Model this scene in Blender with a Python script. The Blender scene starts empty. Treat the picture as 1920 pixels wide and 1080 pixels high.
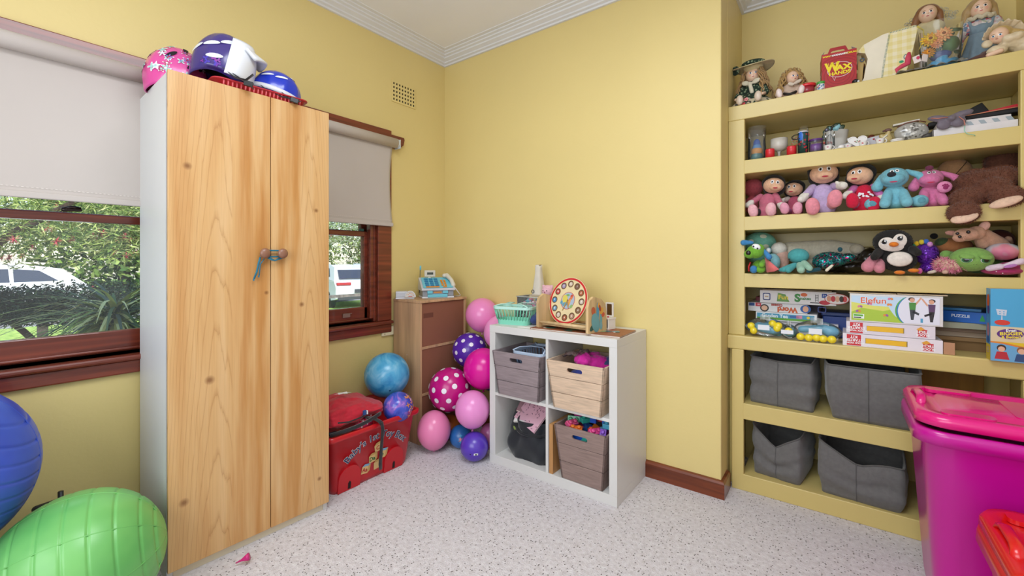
import bpy, math, random
from mathutils import Vector as V, Matrix as M, Euler, noise
random.seed(7)
S = bpy.context.scene
COL = S.collection
R = math.radians
PI = math.pi
# ---------------- camera ----------------
cd = bpy.data.cameras.new('camera')
cam = bpy.data.objects.new('camera', cd)
COL.objects.link(cam)
cam.location = (2.3603, -2.2837, 1.15)
cam.rotation_euler = (R(90), 0, R(37.07))
cd.sensor_width = 36
cd.lens = 36 * 807 / 1920
cd.shift_y = -50 / 1920
cd.clip_start = 0.02
S.camera = cam
# ---------------- world, sun, lamps, exposure ----------------
W = bpy.data.worlds.new('world')
S.world = W
W.use_nodes = True
wn = W.node_tree
sky = wn.nodes.new('ShaderNodeTexSky')
sky.sky_type = 'NISHITA'
sky.sun_disc = False
sky.sun_elevation = R(52)
sky.sun_rotation = R(60)
wn.links.new(sky.outputs[0], wn.nodes['Background'].inputs[0])
wn.nodes['Background'].inputs[1].default_value = 0.36
def lamp(name, typ, loc, rot, energy, color=(1, 1, 1), size=1, sizey=None):
    l = bpy.data.lights.new(name, typ)
    l.energy = energy
    l.color = color
    if typ == 'AREA':
        l.shape = 'RECTANGLE'
        l.size = size
        l.size_y = sizey or size
    if typ == 'SUN':
        l.angle = R(0.6)
    o = bpy.data.objects.new(name, l)
    COL.objects.link(o)
    o.location = loc
    o.rotation_euler = rot
    return o
lamp('sun_light', 'SUN', (0, 0, 9), (R(0), R(40), R(-25)), 4.0, (1, .96, .88))
lamp('ceiling_lamp', 'AREA', (1.85, -1.75, 2.63), (0, 0, 0), 29, (.88, .94, 1), 1.0)
lamp('rear_fill_light', 'AREA', (1.75, -3.34, 1.55), (R(90), 0, 0), 36, (.86, .93, 1), 2.0, 1.5)  # added fill light behind the camera; the rear wall has no window
S.view_settings.view_transform = 'Standard'
S.view_settings.look = 'None'
S.view_settings.exposure = 0.13
S.view_settings.gamma = 1
S.view_settings.use_curve_mapping = False
# ---------------- helpers ----------------
def lin(h):
    if not isinstance(h, str):
        return tuple(h) + (1,)
    o = []
    for i in (0, 2, 4):
        c = int(h[i:i + 2], 16) / 255
        o.append(c / 12.92 if c <= .04045 else ((c + .055) / 1.055) ** 2.4)
    return tuple(o) + (1,)
MT = {}
def mat(h, rough=.55, kind='', metal=0, name=None):
    """plain, fabric, fur, plastic, glass, clear, paint, carton"""
    key = (h, rough, kind, metal)
    if key in MT:
        return MT[key]
    m = bpy.data.materials.new(name or ((kind or 'plain') + '_' + str(h)))
    m.use_nodes = True
    t = m.node_tree
    b = t.nodes['Principled BSDF']
    b.inputs['Base Color'].default_value = lin(h)
    b.inputs['Roughness'].default_value = rough
    b.inputs['Metallic'].default_value = metal
    def bump(scale, strength, dist=.002, typ='ShaderNodeTexNoise', detail=4, stretch=None):
        co = t.nodes.new('ShaderNodeTexCoord')
        src = co.outputs['Object']
        if stretch:
            mp = t.nodes.new('ShaderNodeMapping')
            mp.inputs['Scale'].default_value = stretch
            t.links.new(src, mp.inputs[0])
            src = mp.outputs[0]
        n = t.nodes.new(typ)
        n.inputs['Scale'].default_value = scale
        if 'Detail' in n.inputs:
            n.inputs['Detail'].default_value = detail
        t.links.new(src, n.inputs['Vector'])
        bp = t.nodes.new('ShaderNodeBump')
        bp.inputs['Strength'].default_value = strength
        bp.inputs['Distance'].default_value = dist
        t.links.new(n.outputs[0], bp.inputs['Height'])
        t.links.new(bp.outputs[0], b.inputs['Normal'])
        return n
    def vary(scale, amt, detail=3):
        co = t.nodes.new('ShaderNodeTexCoord')
        n = t.nodes.new('ShaderNodeTexNoise')
        n.inputs['Scale'].default_value = scale
        n.inputs['Detail'].default_value = detail
        t.links.new(co.outputs['Object'], n.inputs['Vector'])
        mr = t.nodes.new('ShaderNodeMapRange')
        mr.inputs[1].default_value = .3
        mr.inputs[2].default_value = .7
        mr.inputs[3].default_value = 1 - amt
        mr.inputs[4].default_value = 1 + amt * .4
        t.links.new(n.outputs[0], mr.inputs[0])
        hs = t.nodes.new('ShaderNodeHueSaturation')
        hs.inputs['Color'].default_value = lin(h)
        t.links.new(mr.outputs[0], hs.inputs['Value'])
        t.links.new(hs.outputs[0], b.inputs['Base Color'])
    if kind == 'fabric':
        vary(60, .12)
        bump(420, .35, .001)
        b.inputs['Sheen Weight'].default_value = .25
    elif kind == 'plush':
        vary(90, .14)
        bump(330, .7, .0025)
        b.inputs['Sheen Weight'].default_value = .12
        b.inputs['Roughness'].default_value = .9
    elif kind == 'plastic':
        b.inputs['Coat Weight'].default_value = .3
        b.inputs['Coat Roughness'].default_value = .15
    elif kind == 'paint':
        vary(2.2, .035, 5)
        bump(26, .12, .002, detail=6)
    elif kind == 'carton':
        vary(14, .07)
    elif kind == 'wood':
        n = bump(30, .15, .001, stretch=(1, 1, .06))
        cr = t.nodes.new('ShaderNodeHueSaturation')
        cr.inputs['Color'].default_value = lin(h)
        mr = t.nodes.new('ShaderNodeMapRange')
        mr.inputs[1].default_value = .3
        mr.inputs[2].default_value = .7
        mr.inputs[3].default_value = .72
        mr.inputs[4].default_value = 1.12
        t.links.new(n.outputs[0], mr.inputs[0])
        t.links.new(mr.outputs[0], cr.inputs['Value'])
        t.links.new(cr.outputs[0], b.inputs['Base Color'])
    elif kind == 'glass':
        b.inputs['Transmission Weight'].default_value = 1
        b.inputs['IOR'].default_value = 1.4
    elif kind in ('clear', 'veil'):
        # thin see-through sheet: a little tinted diffuse and gloss over transparency
        t.nodes.remove(b)
        out = t.nodes['Material Output']
        tr = t.nodes.new('ShaderNodeBsdfTransparent')
        gl = t.nodes.new('ShaderNodeBsdfGlossy')
        gl.inputs['Roughness'].default_value = rough
        df = t.nodes.new('ShaderNodeBsdfDiffuse')
        df.inputs['Color'].default_value = lin(h)
        m1 = t.nodes.new('ShaderNodeMixShader')
        m1.inputs[0].default_value = .07 if kind == 'clear' else .38
        t.links.new(tr.outputs[0], m1.inputs[1])
        t.links.new(df.outputs[0], m1.inputs[2])
        fr = t.nodes.new('ShaderNodeFresnel')
        fr.inputs[0].default_value = 1.35
        m2 = t.nodes.new('ShaderNodeMixShader')
        t.links.new(fr.outputs[0], m2.inputs[0])
        t.links.new(m1.outputs[0], m2.inputs[1])
        t.links.new(gl.outputs[0], m2.inputs[2])
        t.links.new(m2.outputs[0], out.inputs['Surface'])
    MT[key] = m
    return m
def nodes_mat(name, rough=.5):
    m = bpy.data.materials.new(name)
    m.use_nodes = True
    t = m.node_tree
    return m, t, t.nodes['Principled BSDF']
def N(t, typ, ins=None, **props):
    n = t.nodes.new(typ)
    for k, v in props.items():
        setattr(n, k, v)
    for k, v in (ins or {}).items():
        if isinstance(v, bpy.types.NodeSocket):
            t.links.new(v, n.inputs[k])
        else:
            n.inputs[k].default_value = v
    return n
def ramp(t, fac, stops):
    r = t.nodes.new('ShaderNodeValToRGB')
    e = r.color_ramp.elements
    while len(e) < len(stops):
        e.new(.5)
    for i, (p, c) in enumerate(stops):
        e[i].position = p
        e[i].color = lin(c)
    t.links.new(fac, r.inputs[0])
    return r.outputs[0]
def rot(*a):
    return Euler([R(x) for x in a]).to_matrix().to_4x4()
def T(*a):
    return M.Translation(V(a))
def frame(side, o):
    u, v, w = {'front': ((1, 0, 0), (0, 0, 1), (0, -1, 0)), 'left': ((0, -1, 0), (0, 0, 1), (-1, 0, 0)),
               'right': ((0, 1, 0), (0, 0, 1), (1, 0, 0)), 'top': ((1, 0, 0), (0, 1, 0), (0, 0, 1))}[side]
    m = M((u, v, w)).transposed().to_4x4()
    m.translation = V(o)
    return m
def aim(d, up=(0, 0, 1)):
    """rotation whose z axis is d"""
    d = V(d).normalized()
    u = V(up)
    if abs(d.dot(u.normalized())) > .98:
        u = V((0, 1, 0))
    x = u.cross(d).normalized()
    y = d.cross(x)
    return M((x, y, d)).transposed().to_4x4()
class B:
    def __init__(s, m=None):
        s.v, s.f, s.mi, s.sm, s.mats, s.m = [], [], [], [], [], m
        s.T = M.Identity(4)
    def add(s, vs, fs, m=None, smooth=True):
        m = m or s.m
        if m not in s.mats:
            s.mats.append(m)
        i = s.mats.index(m)
        n = len(s.v)
        s.v += [s.T @ V(p) for p in vs]
        s.f += [[n + k for k in f] for f in fs]
        s.mi += [i] * len(fs)
        s.sm += [smooth] * len(fs)
    def box(s, lo, hi, m=None, r=None):
        x0, y0, z0 = lo
        x1, y1, z1 = hi
        vs = [(x0, y0, z0), (x1, y0, z0), (x1, y1, z0), (x0, y1, z0), (x0, y0, z1), (x1, y0, z1), (x1, y1, z1), (x0, y1, z1)]
        if r:
            c = V(((x0 + x1) / 2, (y0 + y1) / 2, (z0 + z1) / 2))
            rm = rot(*r)
            vs = [rm @ (V(p) - c) + c for p in vs]
        s.add(vs, [(0, 3, 2, 1), (4, 5, 6, 7), (0, 1, 5, 4), (1, 2, 6, 5), (2, 3, 7, 6), (3, 0, 4, 7)], m, False)
    def surf(s, fn, nu, nv, m=None, cu=False, cv=False, smooth=True):
        vs = [fn(i / (nu if cu else nu - 1), j / (nv if cv else nv - 1)) for j in range(nv) for i in range(nu)]
        fs = []
        for j in range(nv if cv else nv - 1):
            for i in range(nu if cu else nu - 1):
                a, b = i, (i + 1) % nu
                c, d = j * nu, ((j + 1) % nv) * nu
                fs.append((c + a, c + b, d + b, d + a))
        s.add(vs, fs, m, smooth)
    def ball(s, c, r, m=None, rt=None, seg=20):
        r = (r, r, r) if not hasattr(r, '__len__') else r
        rm = rot(*rt) if rt else M.Identity(4)
        h = max(6, seg // 2)
        vs = [V((0, 0, r[2]))]
        for j in range(1, h):
            a = PI * j / h
            for i in range(seg):
                b = 2 * PI * i / seg
                vs.append(V((r[0] * math.sin(a) * math.cos(b), r[1] * math.sin(a) * math.sin(b), r[2] * math.cos(a))))
        vs.append(V((0, 0, -r[2])))
        vs = [rm @ p + V(c) for p in vs]
        L = len(vs) - 1
        fs = [(0, 1 + i, 1 + (i + 1) % seg) for i in range(seg)]
        for j in range(h - 2):
            for i in range(seg):
                a, b = 1 + j * seg, 1 + (j + 1) * seg
                k = (i + 1) % seg
                fs.append((a + i, b + i, b + k, a + k))
        a = 1 + (h - 2) * seg
        fs += [(L, a + (i + 1) % seg, a + i) for i in range(seg)]
        s.add(vs, fs, m)
    def lathe(s, prof, c=(0, 0, 0), m=None, seg=24, sx=1, sy=1):
        vs, fs = [], []
        for (r, z) in prof:
            for i in range(seg):
                b = 2 * PI * i / seg
                vs.append((c[0] + r * sx * math.cos(b), c[1] + r * sy * math.sin(b), c[2] + z))
        for j in range(len(prof) - 1):
            for i in range(seg):
                k = (i + 1) % seg
                fs.append((j * seg + i, j * seg + k, (j + 1) * seg + k, (j + 1) * seg + i))
        if prof[0][0] > 1e-5:
            fs.append(tuple(range(seg))[::-1])
        if prof[-1][0] > 1e-5:
            fs.append(tuple(range((len(prof) - 1) * seg, len(prof) * seg)))
        s.add(vs, fs, m)
    def shell(s, prof, c=(0, 0, 0), m=None, seg=24):
        """open vessel: profile walked outside up then inside down, no caps"""
        vs, fs = [], []
        for (r, z) in prof:
            for i in range(seg):
                b = 2 * PI * i / seg
                vs.append((c[0] + r * math.cos(b), c[1] + r * math.sin(b), c[2] + z))
        for j in range(len(prof) - 1):
            for i in range(seg):
                k = (i + 1) % seg
                fs.append((j * seg + i, j * seg + k, (j + 1) * seg + k, (j + 1) * seg + i))
        s.add(vs, fs, m)
    def tube(s, pts, r, m=None, seg=8, flat=1, closed=False):
        pts = [V(p) for p in pts]
        n = len(pts)
        rs = r if hasattr(r, '__len__') else [r] * n
        vs = []
        px = None
        for i, p in enumerate(pts):
            if closed:
                d = pts[(i + 1) % n] - pts[i - 1]
            else:
                d = pts[min(i + 1, n - 1)] - pts[max(i - 1, 0)]
            d = d.normalized() if d.length > 1e-9 else V((0, 0, 1))
            if px is None:
                a = V((0, 0, 1)) if abs(d.z) < .9 else V((1, 0, 0))
                px = d.cross(a).normalized()
            else:
                px = (px - d * px.dot(d)).normalized()
            py = d.cross(px)
            for k in range(seg):
                a = 2 * PI * k / seg
                vs.append(p + px * math.cos(a) * rs[i] + py * math.sin(a) * rs[i] * flat)
        fs = []
        for j in range(n if closed else n - 1):
            q = (j + 1) % n
            for k in range(seg):
                l = (k + 1) % seg
                fs.append((j * seg + k, j * seg + l, q * seg + l, q * seg + k))
        if not closed:
            fs.append(tuple(range(seg))[::-1])
            fs.append(tuple(range((n - 1) * seg, n * seg)))
        s.add(vs, fs, m)
    def limb(s, a, b, ra, rb, m=None, seg=14):
        """capsule with tapered radius"""
        a, b = V(a), V(b)
        d = b - a
        L = d.length
        u = d / L
        pts, rs = [], []
        for t in (-.999, -.85, -.5, 0):
            pts.append(a + u * ra * t)
            rs.append(max(ra * math.sqrt(1 - t * t), 1e-4))
        pts.append((a + b) / 2)
        rs.append((ra + rb) / 2)
        for t in (0, .5, .85, .999):
            pts.append(b + u * rb * t)
            rs.append(max(rb * math.sqrt(1 - t * t), 1e-4))
        s.tube(pts, rs, m, seg)
    def prism(s, poly, w0, w1, m=None, smooth=False, side=None):
        n = len(poly)
        vs = [(x, y, w0) for x, y in poly] + [(x, y, w1) for x, y in poly]
        s.add(vs, [tuple(range(n))[::-1], tuple(range(n, 2 * n))], m, False)
        s.add(vs, [(i, (i + 1) % n, n + (i + 1) % n, n + i) for i in range(n)], side or m, smooth)
    def ring(s, outer, inner, w0, w1, m=None):
        n = len(outer)
        vs = [(x, y, w) for w in (w0, w1) for L in (outer, inner) for x, y in L]
        fs = []
        for i in range(n):
            k = (i + 1) % n
            o0, i0, o1, i1 = 0, n, 2 * n, 3 * n
            fs += [(o0 + k, o0 + i, i0 + i, i0 + k), (o1 + i, o1 + k, i1 + k, i1 + i),
                   (o0 + i, o0 + k, o1 + k, o1 + i), (i0 + k, i0 + i, i1 + i, i1 + k)]
        s.add(vs, fs, m, False)
    def poly(s, pts, m, w=.0006):
        s.add([(x, y, w) for x, y in pts], [tuple(range(len(pts)))], m, False)
    def disc(s, u, v, ru, rv=None, m=None, w=.0006, a=0, n=20):
        rv = rv or ru
        s.poly([(u + ru * math.cos(t) * math.cos(a) - rv * math.sin(t) * math.sin(a),
                 v + ru * math.cos(t) * math.sin(a) + rv * math.sin(t) * math.cos(a)) for t in [2 * PI * i / n for i in range(n)]], m, w)
    def rect(s, x0, y0, x1, y1, m, w=.0006):
        s.poly([(x0, y0), (x1, y0), (x1, y1), (x0, y1)], m, w)
    def sticker(s, c, r, d, pts, m=None, lift=.001, spin=0, sub=3):
        """a flat shape wrapped onto the ellipsoid (centre c, radii r) around direction d"""
        r = (r, r, r) if not hasattr(r, '__len__') else r
        c = V(c)
        d = V(d).normalized()
        k = 1 / math.sqrt(sum((d[i] / r[i]) ** 2 for i in range(3)))
        p0 = d * k
        n = V([p0[i] / r[i] ** 2 for i in range(3)]).normalized()
        fr = aim(n)
        sp = M.Rotation(R(spin), 4, 'Z')
        fr = fr @ sp
        vs = []
        def proj(q):
            q = p0 + (fr @ V((q[0], q[1], 0)))
            k2 = math.sqrt(sum((q[i] / r[i]) ** 2 for i in range(3)))
            q = q / k2
            nn = V([q[i] / r[i] ** 2 for i in range(3)]).normalized()
            return c + q + nn * lift
        vs = [proj((0, 0))]
        K = len(pts)
        for j in range(1, sub + 1):
            vs += [proj((x * j / sub, y * j / sub)) for x, y in pts]
        fs = [(0, 1 + i, 1 + (i + 1) % K) for i in range(K)]
        for j in range(sub - 1):
            for i in range(K):
                a, b = 1 + j * K, 1 + (j + 1) * K
                q = (i + 1) % K
                fs.append((a + i, b + i, b + q, a + q))
        s.add(vs, fs, m)
    def text(s, txt, size, m, w=.0006, align='CENTER', bold=0, warp=None, sx=1, flip=False, shear=0):
        c = bpy.data.curves.new('lettering', 'FONT')
        c.body = txt
        c.size = size
        c.align_x = align
        c.align_y = 'CENTER'
        c.offset = bold * size
        c.shear = shear
        c.resolution_u = 3
        o = bpy.data.objects.new('lettering', c)
        COL.objects.link(o)
        me = o.to_mesh()
        vs = []
        for p in me.vertices:
            x, y = p.co.x * sx, p.co.y
            if flip:
                x, y = -x, -y
            if warp:
                x, y = warp(x, y)
            vs.append((x, y, w))
        s.add(vs, [tuple(p.vertices) for p in me.polygons], m, False)
        o.to_mesh_clear()
        bpy.data.objects.remove(o)
        bpy.data.curves.remove(c)
    def obj(s, name, parent=None, loc=(0, 0, 0), rz=0, bev=0, bseg=2, rt=None, sub=0, label=None, kind=None, remesh=0, smooth_it=4, solid=0, disp=0):
        me = bpy.data.meshes.new(name)
        me.from_pydata([tuple(p) for p in s.v], [], s.f)
        for m in s.mats:
            me.materials.append(m)
        me.polygons.foreach_set('material_index', s.mi)
        me.polygons.foreach_set('use_smooth', s.sm)
        me.update()
        o = bpy.data.objects.new(name, me)
        COL.objects.link(o)
        o.location = loc
        o.rotation_euler = [R(x) for x in rt] if rt else (0, 0, R(rz))
        if parent:
            o.parent = parent
        if solid:
            q = o.modifiers.new('solid', 'SOLIDIFY')
            q.thickness = solid
            q.offset = 0
        if bev:
            q = o.modifiers.new('bevel', 'BEVEL')
            q.width = bev
            q.segments = bseg
            q.limit_method = 'ANGLE'
            q.angle_limit = R(40)
        if sub:
            q = o.modifiers.new('sub', 'SUBSURF')
            q.levels = q.render_levels = sub
        if remesh:
            q = o.modifiers.new('remesh', 'REMESH')
            q.mode = 'VOXEL'
            q.voxel_size = remesh
            q.use_smooth_shade = True
            q = o.modifiers.new('smooth', 'SMOOTH')
            q.iterations = smooth_it
            q.factor = .6
        if disp:
            tx = bpy.data.textures.new(name, 'CLOUDS')
            tx.noise_scale = .03
            q = o.modifiers.new('disp', 'DISPLACE')
            q.texture = tx
            q.strength = disp
            q.texture_coords = 'LOCAL'
        if label:
            o['label'] = label
        if kind:
            o['kind'] = kind
        return o
def circ(r, n=14, r2=None):
    return [(r * math.cos(2 * PI * i / n), (r2 or r) * math.sin(2 * PI * i / n)) for i in range(n)]
def flower(r, k=5, n=30):
    return [((r * (.6 + .4 * math.cos(k * t))) * math.cos(t), (r * (.6 + .4 * math.cos(k * t))) * math.sin(t)) for t in [2 * PI * i / n for i in range(n)]]
def star(r, k=5, q=.45):
    return [((r if i % 2 == 0 else r * q) * math.cos(PI * i / k), (r if i % 2 == 0 else r * q) * math.sin(PI * i / k)) for i in range(2 * k)]
def rrect(w, h, r, n=4, cx=0, cy=0):
    p = []
    for (sx, sy, a0) in ((1, 1, 0), (-1, 1, 90), (-1, -1, 180), (1, -1, 270)):
        for i in range(n + 1):
            a = R(a0 + 90 * i / n)
            p.append((cx + sx * (w / 2 - r) + r * math.cos(a), cy + sy * (h / 2 - r) + r * math.sin(a)))
    return p
def tag(o, label, cat, group=None):
    o['label'] = label
    o['category'] = cat
    if group:
        o['group'] = group
    return o
def thing(name, label, cat, loc=(0, 0, 0), rz=0, group=None, rt=None):
    o = bpy.data.objects.new(name, None)
    o.empty_display_size = .05
    COL.objects.link(o)
    o.location = loc
    o.rotation_euler = [R(x) for x in rt] if rt else (0, 0, R(rz))
    return tag(o, label, cat, group)
def struct(o):
    o['kind'] = 'structure'
    return o
def sempty(name, loc=(0, 0, 0)):
    o = bpy.data.objects.new(name, None)
    COL.objects.link(o)
    o.location = loc
    return struct(o)
def fur(center_radii, n, length, m, parent, name='fur', wd=.0016, droop=.35, cover=None):
    """short tufts scattered over a set of ellipsoids, one counted-as-stuff part"""
    b = B(m)
    vs, fs = [], []
    es = [(V(c), r if hasattr(r, '__len__') else (r, r, r)) for c, r in center_radii]
    area = [(r[0] * r[1] + r[1] * r[2] + r[0] * r[2]) for c, r in es]
    tot = sum(area)
    for (c, r), a in zip(es, area):
        for i in range(int(n * a / tot)):
            d = V((random.gauss(0, 1), random.gauss(0, 1), random.gauss(0, 1))).normalized()
            p = V([d[k] * r[k] for k in range(3)])
            q = c + p
            if cover and not cover(q):
                continue
            if any(sum(((q - c2)[k] / r2[k]) ** 2 for k in range(3)) < .9 for c2, r2 in es if c2 is not c):
                continue
            nn = V([p[k] / r[k] ** 2 for k in range(3)]).normalized()
            dr = (nn + V((random.gauss(0, .35), random.gauss(0, .35), random.gauss(0, .35) - droop))).normalized()
            sd = nn.cross(V((random.random(), random.random(), random.random()))).normalized() * wd
            q = q - nn * .002
            L = length * random.uniform(.6, 1.2)
            k = len(vs)
            vs += [q - sd, q + sd, q + dr * L]
            fs.append((k, k + 1, k + 2))
    b.add(vs, fs, m)
    return b.obj(name, parent, kind='stuff')
# ---------------- room materials ----------------
def wall_paint(name, col):
    m, t, b = nodes_mat(name)
    co = N(t, 'ShaderNodeTexCoord')
    n = N(t, 'ShaderNodeTexNoise', {'Vector': co.outputs['Object'], 'Scale': 1.3, 'Detail': 5})
    c = ramp(t, n.outputs[0], [(.3, tuple(x * .95 for x in lin(col)[:3])), (.7, col)])
    t.links.new(c, b.inputs['Base Color'])
    n2 = N(t, 'ShaderNodeTexNoise', {'Vector': co.outputs['Object'], 'Scale': 60, 'Detail': 8})
    n3 = N(t, 'ShaderNodeTexNoise', {'Vector': co.outputs['Object'], 'Scale': 5, 'Detail': 3})
    ad = N(t, 'ShaderNodeMath', {0: n2.outputs[0], 1: n3.outputs[0]}, operation='ADD')
    bp = N(t, 'ShaderNodeBump', {'Height': ad.outputs[0], 'Strength': .18, 'Distance': .003})
    t.links.new(bp.outputs[0], b.inputs['Normal'])
    b.inputs['Roughness'].default_value = .48
    return m
YEL = wall_paint('yellow_wall_paint', 'E6D08A')
SHY = wall_paint('yellow_gloss_paint', 'D6C078')
SHY.node_tree.nodes['Principled BSDF'].inputs['Roughness'].default_value = .34
WHT = mat('E4E4E4', .6, 'paint')
def carpet():
    m, t, b = nodes_mat('flecked_carpet')
    co = N(t, 'ShaderNodeTexCoord')
    p = co.outputs['Object']
    n1 = N(t, 'ShaderNodeTexNoise', {'Vector': p, 'Scale': 55, 'Detail': 3})
    base = ramp(t, n1.outputs[0], [(.3, 'CFC7C7'), (.52, 'DFD8DA'), (.75, 'EBE7E8')])
    v = N(t, 'ShaderNodeTexVoronoi', {'Vector': p, 'Scale': 105, 'Randomness': 1})
    sz = N(t, 'ShaderNodeMath', {0: v.outputs['Color'], 1: .30}, operation='LESS_THAN')
    sx = N(t, 'ShaderNodeSeparateColor', {0: v.outputs['Color']})
    t.links.new(sx.outputs[0], sz.inputs[0])
    th = N(t, 'ShaderNodeMath', {0: v.outputs['Distance'], 1: .3}, operation='LESS_THAN')
    mu = N(t, 'ShaderNodeMath', {0: sz.outputs[0], 1: th.outputs[0]}, operation='MULTIPLY')
    fl = N(t, 'ShaderNodeMix', {0: mu.outputs[0], 6: base}, data_type='RGBA')
    fl.inputs[7].default_value = lin('6E6460')
    t.links.new(fl.outputs[2], b.inputs['Base Color'])
    n2 = N(t, 'ShaderNodeTexNoise', {'Vector': p, 'Scale': 190, 'Detail': 4})
    bp = N(t, 'ShaderNodeBump', {'Height': n2.outputs[0], 'Strength': .9, 'Distance': .008})
    t.links.new(bp.outputs[0], b.inputs['Normal'])
    b.inputs['Roughness'].default_value = .95
    b.inputs['Sheen Weight'].default_value = .3
    return m
def varnish(name, dark, light, axis=(14, .6, 14)):
    m, t, b = nodes_mat(name)
    co = N(t, 'ShaderNodeTexCoord')
    mp = N(t, 'ShaderNodeMapping', {0: co.outputs['Object'], 3: axis})
    n = N(t, 'ShaderNodeTexNoise', {'Vector': mp.outputs[0], 'Scale': 3, 'Detail': 6, 'Distortion': .6})
    t.links.new(ramp(t, n.outputs[0], [(.3, dark), (.7, light)]), b.inputs['Base Color'])
    b.inputs['Roughness'].default_value = .28
    b.inputs['Coat Weight'].default_value = .35
    return m
RWD = varnish('red_brown_varnished_wood', '5A2418', '8C3E28')
RWX = varnish('red_brown_varnished_wood_x', '5A2410', '86401F', (.6, 14, 14))
# ---------------- room shell ----------------
CZ = 2.675
b = B(carpet()); b.box((0, -3.4, -.1), (3.7, .8, 0)); fl = struct(b.obj('floor'))
b = B(mat('F2F2F4', .7, 'paint')); b.box((-.15, -3.55, CZ), (3.85, .85, CZ + .1)); struct(b.obj('ceiling'))
WZ0, WZ1 = .765, 1.97
b = B(YEL)
for (y0, y1, z0, z1) in ((-3.4, 0, -.1, WZ0), (-3.4, 0, WZ1, CZ), (-3.4, -2.95, WZ0, WZ1), (-1.62, -1.38, WZ0, WZ1), (-.60, 0, WZ0, WZ1)):
    b.box((-.15, y0, z0), (0, y1, z1))
struct(b.obj('wall_left'))
AX0, AX1, AY = 1.91, 2.99, .57
b = B(YEL); b.box((-.15, 0, -.1), (AX0, .15, CZ)); b.box((AX0 - .15, .15, -.1), (AX0, AY + .15, CZ)); struct(b.obj('wall_back', bev=.006))
b = B(YEL); b.box((AX0, AY, -.1), (AX1, AY + .15, CZ)); struct(b.obj('wall_alcove'))
b = B(YEL); b.box((AX1, 0, -.1), (AX1 + .15, AY + .15, CZ)); b.box((AX1 + .15, 0, -.1), (3.85, .15, CZ)); struct(b.obj('wall_back_right'))
b = B(WHT); b.box((3.7, -3.4, -.1), (3.85, 0, CZ)); struct(b.obj('wall_right'))
b = B(WHT); b.box((-.15, -3.55, -.1), (3.85, -3.4, CZ)); struct(b.obj('wall_rear'))
# stepped cornice, run round the visible corner and the alcove
PROF = [(0, 2.608), (.014, 2.608), (.016, 2.618), (.032, 2.622), (.034, 2.630), (.060, 2.640), (.062, 2.648), (.078, 2.652), (.080, 2.659), (.098, 2.663), (.100, 2.669), (.122, 2.671), (.124, CZ), (0, CZ)]
def cornice(name, path, prof=PROF, m=WHT):
    """path: points with the miter direction the profile grows towards"""
    b = B(m)
    vs, fs = [], []
    n = len(prof)
    for (x, y, dx, dy) in path:
        vs += [(x + dx * p, y + dy * p, z) for p, z in prof]
    for j in range(len(path) - 1):
        for i in range(n):
            k = (i + 1) % n
            fs.append((j * n + i, j * n + k, (j + 1) * n + k, (j + 1) * n + i))
    fs.append(tuple(range(n))); fs.append(tuple(range((len(path) - 1) * n, len(path) * n))[::-1])
    b.add(vs, fs, m, False)
    return struct(b.obj(name))
cornice('trim_1', [(0, -3.4, 1, 0), (0, 0, 1, -1), (AX0, 0, 1, -1), (AX0, AY, 1, -1), (AX1, AY, -1, -1), (AX1, 0, -1, -1), (3.7, 0, 0, -1)])
# baseboards
def bb(name, path, m=RWX):
    return cornice(name, path, [(0, 0), (.018, 0), (.018, .072), (.012, .082), (0, .086)], m)
bb('baseboard_back', [(0, 0, 0, -1), (AX0, 0, 1, -1), (AX0, .132, 1, 0)])
bb('baseboard_left', [(0, -3.4, 1, 0), (0, 0, 1, 0)], RWD)
# ---------------- windows ----------------
PANE = mat('F4FAFA', .02, 'clear')
PANE.node_tree.nodes['Mix Shader'].inputs[0].default_value = .02
def window(name, y0, y1, case=.10):
    w = sempty(name)
    def p(nm, boxes, m=RWD, bev=.004):
        b = B(m)
        for lo, hi in boxes: b.box(lo, hi)
        return b.obj(nm, w, bev=bev)
    p('jamb', [((-.15, y0, WZ0), (-.002, y0 + .022, WZ1)), ((-.15, y1 - .022, WZ0), (-.002, y1, WZ1)), ((-.15, y0, WZ1 - .022), (-.002, y1, WZ1))])
    p('casing', [((0, y1 - .005, WZ0), (.02, y1 + case, WZ1 + .04))])
    p('casing', [((0, y0 - case, WZ0), (.02, y0 + .005, WZ1 + .04))])
    p('casing', [((0, y0, WZ1 - .02), (.019, y1, WZ1 + .04))])
    p('stop_bead', [((-.045, y1 - .046, WZ0 + .02), (-.004, y1 - .022, WZ1 - .02)), ((-.045, y0 + .022, WZ0 + .02), (-.004, y0 + .046, WZ1 - .02))])
    p('sill', [((-.13, y0 - case, .742), (.045, y1 + case, .765))], bev=.008)
    p('apron', [((0, y0 - case, .686), (.022, y1 + case, .742))], bev=.006)
    a, c = y0 + .022, y1 - .022
    p('stile', [((-.075, c - .045, .775), (-.04, c, 1.34))])
    p('stile', [((-.075, a, .775), (-.04, a + .045, 1.34))])
    p('bottom_rail', [((-.075, a, .772), (-.04, c, .861)), ((-.04, a, .778), (-.028, c, .79))])
    p('meeting_rail', [((-.078, a, 1.308), (-.038, c, 1.34))])
    p('upper_sash', [((-.115, a, 1.31), (-.08, c, 1.345)), ((-.115, c - .04, 1.34), (-.08, c, WZ1 - .02)), ((-.115, a, 1.34), (-.08, a + .04, WZ1 - .02))])
    g = B(PANE); g.box((-.060, a + .04, .855), (-.056, c - .04, 1.312)); g.obj('pane', w)
    g = B(PANE); g.box((-.100, a + .035, 1.34), (-.096, c - .035, WZ1 - .02)); g.obj('pane', w)
    return w
w1 = window('window_1', -2.95, -1.62)
w2 = window('window_2', -1.38, -.60)
MET = mat('B9AFA2', .3, '', 1)
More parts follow.
